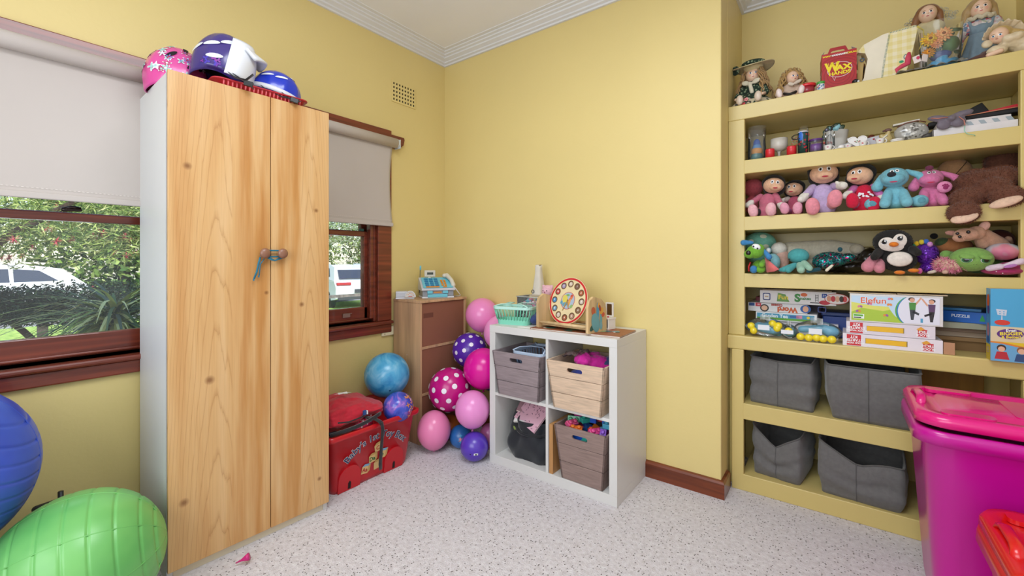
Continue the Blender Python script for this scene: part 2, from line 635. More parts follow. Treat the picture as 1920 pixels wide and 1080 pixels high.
b = B(mat('2A1A16', .4)); b.limb((-0.045, -1.998, 1.352), (-0.045, -1.953, 1.354), .008, .006); b.tube([(-0.045, -2.001, 1.354), (-0.035, -1.977, 1.363), (-0.045, -1.953, 1.36)], .006); b.obj('sash_latch', w1)
b = B(MET); y = -0.793
b.ring(rrect(.05, .024, .003, cx=y, cy=.818), rrect(.018, .009, .002, cx=y - .010, cy=.818), .038, .034)
b.ring(rrect(.05, .024, .003, cx=y, cy=.818), rrect(.018, .009, .002, cx=y + .010, cy=.818), .0341, .0345)
b.v = [V((-p.z, p.x, p.y)) for p in b.v]
b.box((-.034, y - .03, .828), (-.022, y + .03, .832))
b.obj('sash_lift', w2)
b = B(mat('3A6E66', .5)); b.box((-.06, -.69, 1.342), (-.045, -.665, 1.357)); b.obj('sash_clip', w2)
# ---------------- roller blinds ----------------
BL = mat('C6BCB4', .8, 'paint')
def blind(y0, y1, label, over=.05, wave=0):
    t = thing('roller_blind', label, 'blind', (0, y1, 1.95), group='roller blinds')
    L = y1 - y0
    b = B(RWD)
    b.prism([(-L - over, -.052), (over, -.052), (over + .045, -.018), (over + .055, .02), (over + .05, .034), (-L - over, .034)], 0, .022, RWD)
    b.v = [V((p.z, p.x, p.y)) for p in b.v]
    b.obj('mounting_board', t, bev=.003)
    b = B(BL); b.tube([(.05, -L - .01, -.026), (.05, .012, -.026)], .031, seg=24); b.obj('roller', t)
    b = B(mat('DDE3E2', .4)); b.tube([(.05, .012, -.026), (.05, .026, -.026)], .028, seg=20); b.box((.018, .026, -.06), (.075, .030, -.002)); b.obj('bracket', t)
    b = B(mat('DDE3E2', .4)); b.tube([(.05, -L - .01, -.026), (.05, -L - .024, -.026)], .028, seg=20); b.box((.018, -L - .03, -.06), (.075, -L - .026, -.002)); b.obj('bracket', t)
    b = B(BL)
    def f(u, v):
        yy = -L + u * L
        zz = -.03 - v * .538
        e = max(0, u - .9) / .1
        return (.030 + .006 * math.sin(v * 3) + .004 * noise.noise(V((yy * 3, zz * 3, 1))) - .01 * e * v * (1 - v) * 2, yy - e * .022 * math.sin(v * PI) * (1 if wave else .3), zz)
    b.surf(f, 40, 40)
    b.obj('fabric', t, solid=.0015)
    b = B(mat('E6DDD6', .8))
    k = int(L / .012)
    for i in range(k):
        b.box((.0375, -L + i * .012, -.5335), (.0385, -L + i * .012 + .006, -.532))
    b.obj('hem_stitching', t, kind='stuff')
    b = B(BL); b.box((.028, -L, -.572), (.040, 0, -.548)); b.obj('bottom_bar', t, bev=.004)
    return t
blind(-3.05, -1.46, 'wide beige roller blind over the garden window left of the wardrobe')
blind(-1.36, -.50, 'narrower beige roller blind between wardrobe and room corner, end bracket showing', wave=1)
# ---------------- wall vent and socket ----------------
t = thing('wall_vent', 'small yellow pierced air vent high on the left wall near the corner', 'vent', (.0, -.387, 2.285))
b = B(YEL)
nx, nz, W_, H_ = 8, 5, .19, .13
for i in range(nx + 1):
    y = -W_ / 2 + W_ * i / nx
    b.box((0, y - .0055, -H_ / 2), (.006, y + .0055, H_ / 2))
for j in range(nz + 1):
    z = -H_ / 2 + H_ * j / nz
    b.box((0, -W_ / 2 - .005, z - .006), (.0058, W_ / 2 + .005, z + .006))
b.obj('grille', t)
b = B(mat('1A140A', .9)); b.box((.0003, -W_ / 2, -H_ / 2), (.0012, W_ / 2, H_ / 2)); b.obj('hole_shade', t)  # dark sheet standing in for the shade inside the vent holes
t = thing('power_socket', 'cream double power socket on the left wall under the narrow window corner', 'socket', (0, -0.521, 0.694))
b = B(mat('E8DDB8', .4, 'plastic')); b.box((0, -.05, -.03), (.016, .045, .03)); b.obj('plate', t, bev=.004)
b = B(mat('3A3428', .5))
for yy, zz in ((-.025, .012), (-.035, .012), (-.025, -.002), (-.035, -.002), (-.03, -.018), (.02, .0)):
    b.box((.0155, yy - .002, zz - .004), (.0168, yy + .002, zz + .004))
b.obj('slots', t, kind='stuff')
# ---------------- built-in shelves ----------------
UY, LYF = .168, .138
BS = struct(bpy.data.objects.new('built_in_shelves', None)); COL.objects.link(BS)
def sp(nm, lo, hi, bev=.003):
    b = B(SHY); b.box(lo, hi); return b.obj(nm, BS, bev=bev)
SX0, SX1 = 1.986, 2.912
TOPS = {'s1': 1.947, 's2': 1.663, 's3': 1.376, 's4': 1.089, 's5': .775}
sp('top_shelf', (AX0, UY, 1.872), (AX1, AY, 1.947))
sp('shelf', (AX0 + .02, UY + .001, 1.594), (AX1 - .02, AY, 1.663))
sp('shelf', (AX0 + .02, UY + .001, 1.307), (AX1 - .02, AY, 1.376))
sp('shelf', (AX0 + .02, UY + .001, 1.019), (AX1 - .02, AY, 1.089))
sp('ledge', (AX0, LYF, .706), (AX1, AY, .775), .006)
sp('shelf', (SX0 - .01, LYF + .001, .358), (AX1 - .02, AY, .438))
sp('plinth', (SX0 - .01, LYF + .001, 0), (AX1, AY, .082))
sp('stile', (AX0 + .001, UY, .775), (SX0, UY + .03, 1.872))
sp('stile', (SX1, UY, .775), (AX1 - .001, UY + .03, 1.872))
sp('stile', (AX0 + .022, LYF, 0), (SX0, LYF + .03, .706))
sp('stile', (SX1, LYF, 0), (AX1 - .001, LYF + .03, .706))
sp('side_panel', (AX0 + .001, UY + .03, .0), (AX0 + .02, AY - .001, 1.872))
sp('side_panel', (AX1 - .02, UY + .03, .0), (AX1 - .001, AY - .001, 1.872))
sp('back_panel', (AX0 + .02, AY - .012, .0), (AX1 - .02, AY - .001, 1.872))
for z in (1.872, 1.594, 1.307, 1.019):
    sp('batten', (AX0 + .02, AY - .03, z - .085), (AX1 - .02, AY - .012, z - .001))
# ---------------- garden and street outside ----------------
GZ = -.45
def ground(name, lo, hi, h, h2, sc):
    m, t, b_ = nodes_mat(name)
    co = N(t, 'ShaderNodeTexCoord')
    n = N(t, 'ShaderNodeTexNoise', {'Vector': co.outputs['Object'], 'Scale': sc, 'Detail': 6})
    t.links.new(ramp(t, n.outputs[0], [(.35, h), (.65, h2)]), b_.inputs['Base Color'])
    b_.inputs['Roughness'].default_value = .95
    b = B(m); b.box(lo, hi); return struct(b.obj(name))
ground('lawn', (-13.4, -16, GZ - .1), (-9.6, 24, GZ), '6E9434', 'A8BF5A', 9)
ground('soil_bed', (-9.6, -16, GZ - .1), (-.15, 24, GZ - .02), '9A8468', 'B8A588', 6)
ground('road', (-30, -16, GZ - .1), (-13.4, 24, GZ - .03), '7E7E80', '959494', 3)
ground('far_verge', (-50, -40, GZ - .1), (-30, 60, GZ - .02), '5E7A30', '86A048', 3)
b = B(YEL); b.box((-.45, -3.9, CZ + .1), (4.2, 1.0, CZ + .2)); struct(b.obj('unseen_roof'))  # unseen slab over the ceiling, added to keep the sun out
LG = [mat(h, .6) for h in ('3C5E22', '6E8C38', '9DB35A', 'C2CC86')]
LD = [mat(h, .6) for h in ('14261A', '20382A', '33503A', '4A6A44')]
LF = [mat(h, .6) for h in ('5E7A48', '8AA070', 'AEBE98', 'CBD6BC')]
def leaves(n, boxes, ln, wd, mats, wts, hang=0.2):
    b = B(mats[0])
    vs = {m: [] for m in mats}
    for _ in range(n):
        c, r = random.choice(boxes)
        d = V((random.gauss(0, 1), random.gauss(0, 1), random.gauss(0, 1))).normalized() * random.random() ** .4
        p = V([c[i] + d[i] * r[i] for i in range(3)])
        u = V((random.gauss(0, 1), random.gauss(0, 1), random.gauss(0, .7) - hang)).normalized()
        s_ = u.cross(V((random.random(), random.random(), random.random() + .01))).normalized() * wd * random.uniform(.6, 1.3)
        L = ln * random.uniform(.5, 1.3)
        m = random.choices(mats, wts)[0]
        vs[m] += [p - s_ * .5, p + u * L * .5 - s_, p + u * L, p + u * L * .5 + s_]
    for m in mats:
        k = len(vs[m]) // 4
        b.add(vs[m], [(4 * i, 4 * i + 1, 4 * i + 2, 4 * i + 3) for i in range(k)], m, False)
    return b
def bush(name, label, cat, loc, boxes, n, ln, wd, mats, wts, trunk, flowers=0, group=None, hang=.2):
    t = thing(name, label, cat, loc, group=group)
    leaves(n, boxes, ln, wd, mats, wts, hang).obj('foliage', t, kind='stuff')
    b = B(mat('4A3A2C', .9, 'wood'))
    for pts, r in trunk: b.tube(pts, r, seg=8)
    b.obj('trunk', t)
    if flowers:
        b = B(mat('D4455E', .7))
        pk = [mat('D4455E', .7), mat('E88A90', .7), mat('C22A48', .7)]
        for _ in range(flowers):
            c, r = random.choice(boxes)
            d = V((random.gauss(0, 1), random.gauss(0, 1), random.gauss(0, 1))).normalized() * random.uniform(.6, 1)
            p = V([c[i] + d[i] * r[i] for i in range(3)])
            for k in range(30):
                u = V((random.gauss(0, 1), random.gauss(0, 1), random.gauss(0, 1))).normalized() * .05
                s_ = u.cross(V((.3, .2, .9))).normalized() * .003
                b.add([p + s_, p - s_, p + u], [(0, 1, 2)], random.choice(pk), False)
        b.obj('flowers', t, kind='stuff')
    return t
bush('flowering_shrub', 'tall shrub with pink spidery flowers right outside the wide window', 'shrub', (-2.6, -1.9, GZ - .02),
     [((-.6, .0, 2.0), (.9, 1.3, .45)), ((-1.2, .9, 2.15), (.9, .8, .5)), ((-.2, -.5, 1.95), (.7, .7, .35)), ((-.9, .3, 2.8), (1.2, 1.6, .6)), ((-1, 1.35, 1.95), (.5, .6, .5))], 40000, .08, .005, LG, (3, 4, 4, 3),
     [([(0, 0, 0), (-.15, -.25, .7), (-.1, -.55, 1.3), (-.4, -.2, 2.1)], [.05, .045, .04, .02]), ([(-.1, -.5, 1.2), (.0, -.1, 1.8), (-.3, .5, 2.3)], [.035, .03, .015]), ([(-.1, -.5, 1.1), (-.3, -1, 1.7)], [.03, .02])], 230)
bush('flowering_shrub', 'pale green shrub with a few red flowers outside the narrow window', 'shrub', (-3.6, 1.6, GZ - .02),
     [((0, 0, 2.1), (.9, 1.1, .55)), ((-.5, .8, 2.5), (1, 1.2, .6)), ((.6, -.8, 2.3), (.6, .7, .5))], 9000, .08, .006, LF, (3, 4, 4, 3),
     [([(0, 0, 0), (.1, .1, 1), (0, .3, 2.3)], [.05, .04, .02])], 8)
bush('dark_hedge_shrub', 'dark green low shrub spreading beneath the white car outside', 'shrub', (-2.9, -1.9, GZ - .02),
     [((-.5, -.6, 1.28), (.5, .7, .2)), ((-.5, .5, 1.22), (.5, .7, .22)), ((-.7, -.1, 1.22), (.5, .6, .18)), ((-.6, 1.3, 1.15), (.4, .5, .25))], 26000, .05, .007, LD, (5, 4, 2, 1),
     [([(-.3, .3, 0), (-.35, .25, .7), (-.5, .05, 1.0), (-.6, -.2, 1.3)], [.035, .03, .025, .015]), ([(-.35, .25, .7), (-.5, .7, 1.05)], [.025, .015])])
for i, (x, y, s_) in enumerate(((-24, -12.6, 3.6), (-24, -4.6, 3.8), (-24, 2.8, 3.8), (-24, 10.2, 3.8), (-24, 17.6, 3.8), (-24, 25, 3.8))):
    bush('street_tree', 'green tree across the street behind the cars', 'tree', (x, y, GZ - .03), [((0, 0, 3.4), (3, 3.6, 3.4)), ((0, 0, 6), (2.6, 3.3, 3))], 15000, .32, .10, LG, (5, 4, 2, 1), [([(0, 0, 0), (0, 0, 4)], [.25, .15])], group='trees across the street')
# spiky plant
t = thing('spiky_plant', 'green plant with long arching blade leaves outside beside the wardrobe', 'plant', (-1.30, -1.62, GZ - .02))
b = B(LG[0])
for i in range(300):
    a = random.uniform(0, 2 * PI); e = random.uniform(-.5, .8); L = random.uniform(.5, .85)
    z0 = 1.22 + random.uniform(-.12, .12)
    dx, dy = math.cos(a) * math.cos(e), math.sin(a) * math.cos(e)
    vs = []
    sd = V((-math.sin(a), math.cos(a), 0))
    for k in range(6):
        q = k / 5
        p = V((dx * L * q, dy * L * q, z0 + math.sin(e) * L * q - .45 * L * q * q))
        w = .012 * (1 - q) + .001
        vs += [p - sd * w, p + sd * w]
    b.add(vs, [(2 * k, 2 * k + 1, 2 * k + 3, 2 * k + 2) for k in range(5)], random.choice((LG[0], LG[1], LG[2], LG[3], LD[2])), False)
b.obj('blades', t, kind='stuff')
b = B(mat('5A4A38', .9, 'wood')); b.tube([(0, 0, 0), (0, 0, .6), (0, 0, 1.22)], [.09, .08, .06], seg=12); b.obj('trunk', t)
# fence
t = thing('garden_fence', 'low timber garden fence with wire strands between lawn and shrubs', 'fence', (-4.6, 0, GZ - .02))
for y in (-3.95, -1.62, .7, 3.0, 5.3):
    b = B(mat('6E675E', .9, 'wood')); b.box((-.04, y - .04, 0), (.04, y + .04, 1.25)); b.obj('post', t, bev=.006)
b = B(mat('8A857C', .9, 'wood')); b.box((-.075, -4.3, .98), (-.041, 5.6, 1.03)); b.obj('rail', t)
b = B(mat('8A857C', .9, 'wood')); b.box((-.075, -4.3, .55), (-.041, 5.6, .59)); b.obj('rail', t)
# cars
def car(label, loc, rz, col):
    t = thing('car', label, 'car', loc, rz, group='parked cars')
    bd = mat(col, .25, 'plastic')
    gl = mat('26303E', .08, 'plastic')
    b = B(bd)
    prof = [(-2.2, .35), (-2.25, .75), (-2.05, .98), (-1.0, 1.06), (.0, 1.06), (1.3, 1.04), (2.15, .92), (2.25, .7), (2.2, .3)]
    low = prof + [(1.75, .3), (1.65, .55), (1.4, .66), (1.15, .55), (1.05, .28), (-1.05, .28), (-1.15, .55), (-1.4, .66), (-1.65, .55), (-1.75, .3)]
    b.prism(low, -.88, .88, bd)
    b.v = [V((-p.x, p.z, p.y)) for p in b.v]
    b.obj('body', t, bev=.05, bseg=3)
    b = B(bd)
    vs = []
    top = [(-1.98, .98), (-1.55, 1.38), (-.9, 1.5), (.2, 1.5), (.75, 1.36), (1.35, 1.03)]
    for s_, z_in in ((-1, 0), (1, 0)):
        for x, z in top:
            vs.append((-x, s_ * (.86 - (z - 1) * .36), z))
    n = len(top)
    b.add(vs, [(i, i + 1, n + i + 1, n + i) for i in range(n - 1)] + [tuple(range(n)), tuple(range(n, 2 * n))[::-1], (0, n, 2 * n - 1, n - 1)], bd, False)
    b.obj('cabin', t, bev=.05, bseg=3)
    for s_ in (-1, 1):
        for pts in ([(.35, 1.08), (1.15, 1.08), (.7, 1.32), (.4, 1.4)], [(-.62, 1.08), (.28, 1.08), (.33, 1.41), (-.6, 1.43)], [(-1.5, 1.1), (-.69, 1.08), (-.68, 1.43), (-1.15, 1.38)]):
            b = B(gl)
            b.add([(-x, s_ * (.872 - (z - 1) * .36), z) for x, z in pts] + [(-x, s_ * (.85 - (z - 1) * .36), z) for x, z in pts], [(0, 1, 2, 3), (7, 6, 5, 4), (0, 4, 5, 1), (1, 5, 6, 2), (2, 6, 7, 3), (3, 7, 4, 0)], gl, False)
            b.obj('side_window', t)
    b = B(gl); b.add([(2.0, -.68, 1.04), (2.0, .68, 1.04), (1.66, .62, 1.34), (1.66, -.62, 1.34), (1.9, -.68, 1.02), (1.9, .68, 1.02), (1.56, .62, 1.32), (1.56, -.62, 1.32)], [(0, 1, 2, 3), (7, 6, 5, 4), (0, 4, 5, 1), (1, 5, 6, 2), (2, 6, 7, 3), (3, 7, 4, 0)], gl, False); b.obj('rear_window', t)
    for s_ in (-1, 1):
        b = B(mat('A8202E', .2, 'plastic')); b.box((2.0, s_ * .6 - .24, .82), (2.235, s_ * .6 + .24, .92)); b.obj('tail_light', t, bev=.02)
    b = B(mat('3A3F44', .4)); b.box((2.2, -.25, .55), (2.262, .25, .68)); b.box((2.15, -.8, .33), (2.258, .8, .45)); b.obj('bumper_trim', t)
    for x in (-1.4, 1.4):
        for s_ in (-1, 1):
            b = B(mat('1C1D20', .7)); b.tube([(x, s_ * .68, .32), (x, s_ * .88, .32)], .32, seg=24); w = b.obj('wheel', t, bev=.02)
            b = B(mat('9A9EA2', .3, '', 1)); b.tube([(x, s_ * .86, .32), (x, s_ * .89, .32)], .2, seg=16); b.obj('hubcap', w)
    return t
car('white car parked side-on in the street, seen through the wide window', (-15.6, -1.85, GZ - .03), 90, 'F4F6F8')
car('pale silver car seen from behind through the narrow window', (-12.9, 6.9, GZ - .03), -12, 'D5DCDC')
# ---------------- wardrobe ----------------
def door_wood():
    """pale maple-look laminate: two boards a door, wavering cathedral grain, a few knots"""
    m, t, b = nodes_mat('maple_laminate')
    co = N(t, 'ShaderNodeTexCoord')
    sp_ = N(t, 'ShaderNodeSeparateXYZ', {0: co.outputs['Object']})
    # local y runs across both doors (0 = far edge .. -0.597 near edge), local z is up
    mp = N(t, 'ShaderNodeMapping', {0: co.outputs['Object'], 3: (1, 7, .55)})
    n = N(t, 'ShaderNodeTexNoise', {'Vector': mp.outputs[0], 'Scale': 2.2, 'Detail': 4, 'Distortion': .3})
    fine = N(t, 'ShaderNodeMapping', {0: co.outputs['Object'], 3: (1, 120, 2.5)})
    nf = N(t, 'ShaderNodeTexNoise', {'Vector': fine.outputs[0], 'Scale': 2, 'Detail': 5})
    # cathedral rings: distance field stretched in z
    def board(y0, wd, off):
        a = N(t, 'ShaderNodeMath', {0: sp_.outputs[1], 1: y0}, operation='SUBTRACT')
        a2 = N(t, 'ShaderNodeMath', {0: a.outputs[0], 1: wd}, operation='DIVIDE')
        sq = N(t, 'ShaderNodeMath', {0: a2.outputs[0], 1: 2.0}, operation='POWER')
        ab = N(t, 'ShaderNodeMath', {0: a2.outputs[0]}, operation='ABSOLUTE')
        pw = N(t, 'ShaderNodeMath', {0: ab.outputs[0], 1: 1.7}, operation='POWER')
        z = N(t, 'ShaderNodeMath', {0: sp_.outputs[2], 1: off}, operation='ADD')
        zz = N(t, 'ShaderNodeMath', {0: z.outputs[0], 1: 4.2}, operation='MULTIPLY')
        s1 = N(t, 'ShaderNodeMath', {0: pw.outputs[0], 1: zz.outputs[0]}, operation='ADD')
        nn = N(t, 'ShaderNodeMath', {0: n.outputs[0], 1: 2.4}, operation='MULTIPLY')
        s2 = N(t, 'ShaderNodeMath', {0: s1.outputs[0], 1: nn.outputs[0]}, operation='ADD')
        fr = N(t, 'ShaderNodeMath', {0: s2.outputs[0], 1: 1}, operation='FRACT')
        return fr.outputs[0]
    A = board(-.44, .042, 0)
    C_ = board(-.09, .034, .37)
    sel = N(t, 'ShaderNodeMath', {0: sp_.outputs[1], 1: -.25}, operation='GREATER_THAN')
    mx = N(t, 'ShaderNodeMix', {0: sel.outputs[0], 2: A, 3: C_})
    line = ramp(t, mx.outputs[0], [(0, (.60, .48, .36)), (.05, (.8, .72, .64)), (.16, (1, 1, 1)), (.92, (1, 1, 1)), (1, (.85, .78, .7))])
    tone = ramp(t, n.outputs[0], [(.25, 'C8945A'), (.5, 'D6AA72'), (.75, 'DEB886')])
    finec = ramp(t, nf.outputs[0], [(.3, (.92, .90, .87)), (.6, (1, 1, 1))])
    c1 = N(t, 'ShaderNodeMix', {0: 1.0, 6: tone, 7: finec}, data_type='RGBA', blend_type='MULTIPLY')
    # cathedral lines only on the plain-sawn boards
    d1 = N(t, 'ShaderNodeMath', {0: sp_.outputs[1], 1: -.395}, operation='LESS_THAN')
    d2 = N(t, 'ShaderNodeMath', {0: sp_.outputs[1], 1: -.128}, operation='GREATER_THAN')
    dd = N(t, 'ShaderNodeMath', {0: d1.outputs[0], 1: d2.outputs[0]}, operation='ADD')
    dm = N(t, 'ShaderNodeMath', {0: dd.outputs[0], 1: .55}, operation='MULTIPLY')
    c2 = N(t, 'ShaderNodeMix', {0: dm.outputs[0], 6: c1.outputs[2], 7: line}, data_type='RGBA', blend_type='MULTIPLY')
    # quarter-sawn boards: broad warm stains
    mq = N(t, 'ShaderNodeMapping', {0: co.outputs['Object'], 3: (1, 14, .9)})
    nq = N(t, 'ShaderNodeTexNoise', {'Vector': mq.outputs[0], 'Scale': 1.6, 'Detail': 3})
    st = ramp(t, nq.outputs[0], [(.40, (1, 1, 1)), (.60, (.82, .66, .46))])
    inv = N(t, 'ShaderNodeMath', {0: 1.0, 1: dd.outputs[0]}, operation='SUBTRACT')
    c3 = N(t, 'ShaderNodeMix', {0: inv.outputs[0], 6: c2.outputs[2], 7: st}, data_type='RGBA', blend_type='MULTIPLY')
    last = c3.outputs[2]
    for (ky, kz, kr) in ((-.54, 1.5, .011), (-.27, 1.02, .007), (-.47, .70, .013), (-.55, .27, .012), (-.06, 1.38, .008), (-.045, .16, .008), (-.125, .96, .009)):
        vv = N(t, 'ShaderNodeCombineXYZ', {1: ky, 2: kz})
        q = N(t, 'ShaderNodeCombineXYZ', {1: sp_.outputs[1], 2: sp_.outputs[2]})
        di = N(t, 'ShaderNodeVectorMath', {0: q.outputs[0], 1: vv.outputs[0]}, operation='DISTANCE')
        mr = N(t, 'ShaderNodeMapRange', {0: di.outputs['Value'], 1: kr * .35, 2: kr * 1.5, 3: .8, 4: 0})
        mk = N(t, 'ShaderNodeMix', {0: mr.outputs[0], 6: last}, data_type='RGBA')
        mk.inputs[7].default_value = lin('7A4A24')
        last = mk.outputs[2]
    t.links.new(last, b.inputs['Base Color'])
    b.inputs['Roughness'].default_value = .38
    return m
DW = door_wood()
WSide = mat('DEDEDB', .45, 'paint')
wd = thing('wardrobe', 'tall two-door wardrobe with maple doors and white sides by the left wall', 'wardrobe', (.48, -1.203, 0), -2)
b = B(WSide); b.box((-.43, -.597, .0), (-.018, -.579, 1.83)); b.obj('side_panel', wd, bev=.001)
b = B(WSide); b.box((-.43, -.018, .0), (-.018, 0, 1.83)); b.obj('side_panel', wd, bev=.001)
b = B(mat('C7AE84', .7, 'carton')); b.box((-.43, -.579, 1.81), (-.018, -.018, 1.828)); b.obj('top_panel', wd)
b = B(mat('C9B78E', .7)); b.box((-.428, -.579, .06), (-.018, -.018, .078)); b.obj('bottom_panel', wd)
b = B(mat('C9B78E', .7)); b.box((-.429, -.579, .01), (-.420, -.018, 1.81)); b.obj('back_panel', wd)
b = B(mat('E0D4B8', .6)); b.box((-.04, -.578, 0), (-.020, -.019, .062)); b.obj('plinth', wd)
b = B(mat('A8ADB6', .4)); b.box((-.020, -.5985, .02), (-.0165, -.5965, 1.83)); b.obj('edge_strip', wd)
for y0, y1, ky in ((-.597, -.2545, -.285), (-.2515, 0, -.216)):
    b = B(DW); b.box((-.0165, y0, .035), (0, y1, 1.836)); dr = b.obj('door', wd, bev=.0012)
    b = B(mat('8A5F48', .45, 'plastic')); b.lathe([(.006, 0), (.006, .012), (.010, .016), (.019, .022), (.021, .028), (.017, .034), (.008, .037), (0, .0375)], m=b.m, seg=20)
    b.v = [V((p.z, p.x, p.y)) for p in b.v]
    b.obj('knob', dr, loc=(0, ky, 1.183))
t = thing('tie_cord', 'teal cord looped around both wardrobe knobs with two hanging ends', 'cord', (.482, -1.203, 1.183), -2)
TC = mat('1E6E86', .8, 'fabric')
def el(cy, r, z, a0, a1, x=.012, n=8):
    return [(x, cy + r * math.cos(R(a0 + (a1 - a0) * i / n)), z + r * math.sin(R(a0 + (a1 - a0) * i / n))) for i in range(n + 1)]
b = B(TC)
b.tube(el(-.285, .012, 0, 270, 90) + el(-.216, .012, 0, 90, -90) + [(.012, -.25, -.014)], .0032, closed=True, seg=8)
b.tube(el(-.285, .016, 0, 200, 330, .016) + [(.016, -.26, -.021), (.016, -.245, -.030), (.016, -.230, -.024), (.016, -.212, -.018), (.016, -.200, -.008)], .0032)
b.tube([(.015, -.272, -.018), (.017, -.258, -.027), (.017, -.243, -.030), (.015, -.225, -.017)], .003)
b.obj('loop', t)
for pts in ([(.016, -.300, -.016), (.015, -.306, -.04), (.013, -.312, -.075), (.012, -.322, -.103)], [(.016, -.285, -.022), (.014, -.300, -.045), (.012, -.303, -.09)]):
    b = B(TC); b.tube(pts, .0038, flat=.6); b.box((pts[-1][0] - .002, pts[-1][1] - .004, pts[-1][2] - .008), (pts[-1][0] + .002, pts[-1][1] + .001, pts[-1][2])); b.obj('cord_end', t)
b = B(mat('D0257A', .4, 'plastic')); b.lathe([(.002, 0), (.004, .02), (.012, .04), (.014, .047), (0, .048)], seg=16)
tag(b.obj('plastic_peg', loc=(0.551, -1.617, 0.012), rt=(0, 70, 55)), 'tiny hot pink plastic peg on the carpet at the wardrobe foot', 'toy')
# ---------------- things on the wardrobe ----------------
WT = 1.829
RED = mat('B81E2A', .4, 'plastic')
t = thing('tray', 'shallow red ribbed plastic tray on top of the wardrobe', 'tray', (.365, -1.47, WT), -4)
b = B(RED)
def trayp(w, l, z): return [(x, y, z) for x, y in rrect(w, l, .03)]
loops = [trayp(.18, .32, .0), trayp(.195, .35, .034), trayp(.21, .365, .036), trayp(.21, .365, .031), trayp(.192, .347, .031), trayp(.174, .312, .004)]
n = len(loops[0]); vs = [p for l in loops for p in l]
b.add(vs, [(j * n + i, j * n + (i + 1) % n, (j + 1) * n + (i + 1) % n, (j + 1) * n + i) for j in range(5) for i in range(n)] + [tuple(range(n))[::-1], tuple(range(5 * n, 6 * n))], RED)
b.obj('tray_body', t)
b = B(mat('D2565C', .4, 'plastic'))
for i in range(20):
    y = -.145 + i * .0152
    b.tube([(.0915, y, .003), (.0980, y, .031)], .0035, seg=6)
    b.tube([(-.0915, y, .003), (-.0980, y, .031)], .0035, seg=6)
b.obj('ribs', t, kind='stuff')
def helmet(name, label, loc, rz, tilt, rad, mshell, deco, inner='2B2B30'):
    t = thing(name, label, 'helmet', loc, rt=(tilt[0], tilt[1], rz))
    a, c, h = rad
    b = B(mshell)
    def f(u, v):
        th = u * 2 * PI
        ph = v * PI * .60
        # ridged dome, longer front to back, dipping at the brow and nape
        rid = 1 + .022 * math.cos(th * 10) * math.sin(ph * 1.6)
        cut = .10 * h * math.cos(2 * th)
        return (a * math.sin(ph) * math.cos(th) * rid, c * math.sin(ph) * math.sin(th) * rid, h * math.cos(ph) * 1.0 - (cut if v > .95 else 0) + h * .12)
    b.surf(f, 60, 24, cu=True)
    b.obj('shell', t, solid=.004)
    b = B(mat(inner, .8))
    b.surf(lambda u, v: (a * .93 * math.sin(v * PI * .5) * math.cos(u * 2 * PI), c * .93 * math.sin(v * PI * .5) * math.sin(u * 2 * PI), h * .93 * math.cos(v * PI * .5) + h * .12), 30, 12, cu=True)
    b.obj('liner', t)
    deco(t, (0, 0, h * .12), (a, c, h))
    return t
VENT = mat('101014', .8)
def vent(b, c, r, d, L, w, m, spin, lift=.0035):
    b.sticker(c, r, d, [(x, y) for x, y in circ(L, 16, w)], m, lift, spin, 4)
def pink_deco(t, c, r):
    rr = [k * 1.012 for k in r]
    for d, sp in (((.75, -.62, .62), 60), ((.85, -.1, .75), 80), ((.5, -.9, .55), 40), ((.2, -.35, 1), 70), ((.25, .25, 1), 80), ((.8, .45, .65), 100), ((-.2, -.75, .8), 50)):
        b = B(VENT); vent(b, c, rr, d, .026, .009, b.m, sp); b.obj('vent', t)
    b = B(VENT)
    FL = [mat(h, .4) for h in ('A9D8D0', 'E8E6EE', 'B02A55', '7E6CC0', '8FD3C4')]
    for i in range(46):
        z = random.uniform(.02, .95); a_ = random.uniform(0, 2 * PI)
        d = (math.cos(a_) * math.sqrt(1 - z * z), math.sin(a_) * math.sqrt(1 - z * z), z)
        s_ = random.uniform(.010, .016)
        ml = random.choice(FL); m2 = random.choice(FL)
        kind = random.random()
        shp = flower(s_) if kind < .6 else (star(s_) if kind < .8 else flower(s_, 4))
        sp = random.uniform(0, 90)
        b.sticker(c, rr, d, [(x * 1.3, y * 1.3) for x, y in shp], mat('F0E4EC', .4), .0030, sp)
        b.sticker(c, rr, d, shp, ml, .0036, sp)
        b.sticker(c, rr, d, circ(s_ * .3, 8), m2, .0042, sp)
    b.obj('flower_print', t, kind='stuff')
helmet('bicycle_helmet', 'pink flower-patterned child bicycle helmet at the near end of the wardrobe top', (.205, -1.702, WT + .034), 75, (0, 0), (.108, .098, .138), mat('DB4E9A', .25, 'plastic'), pink_deco)
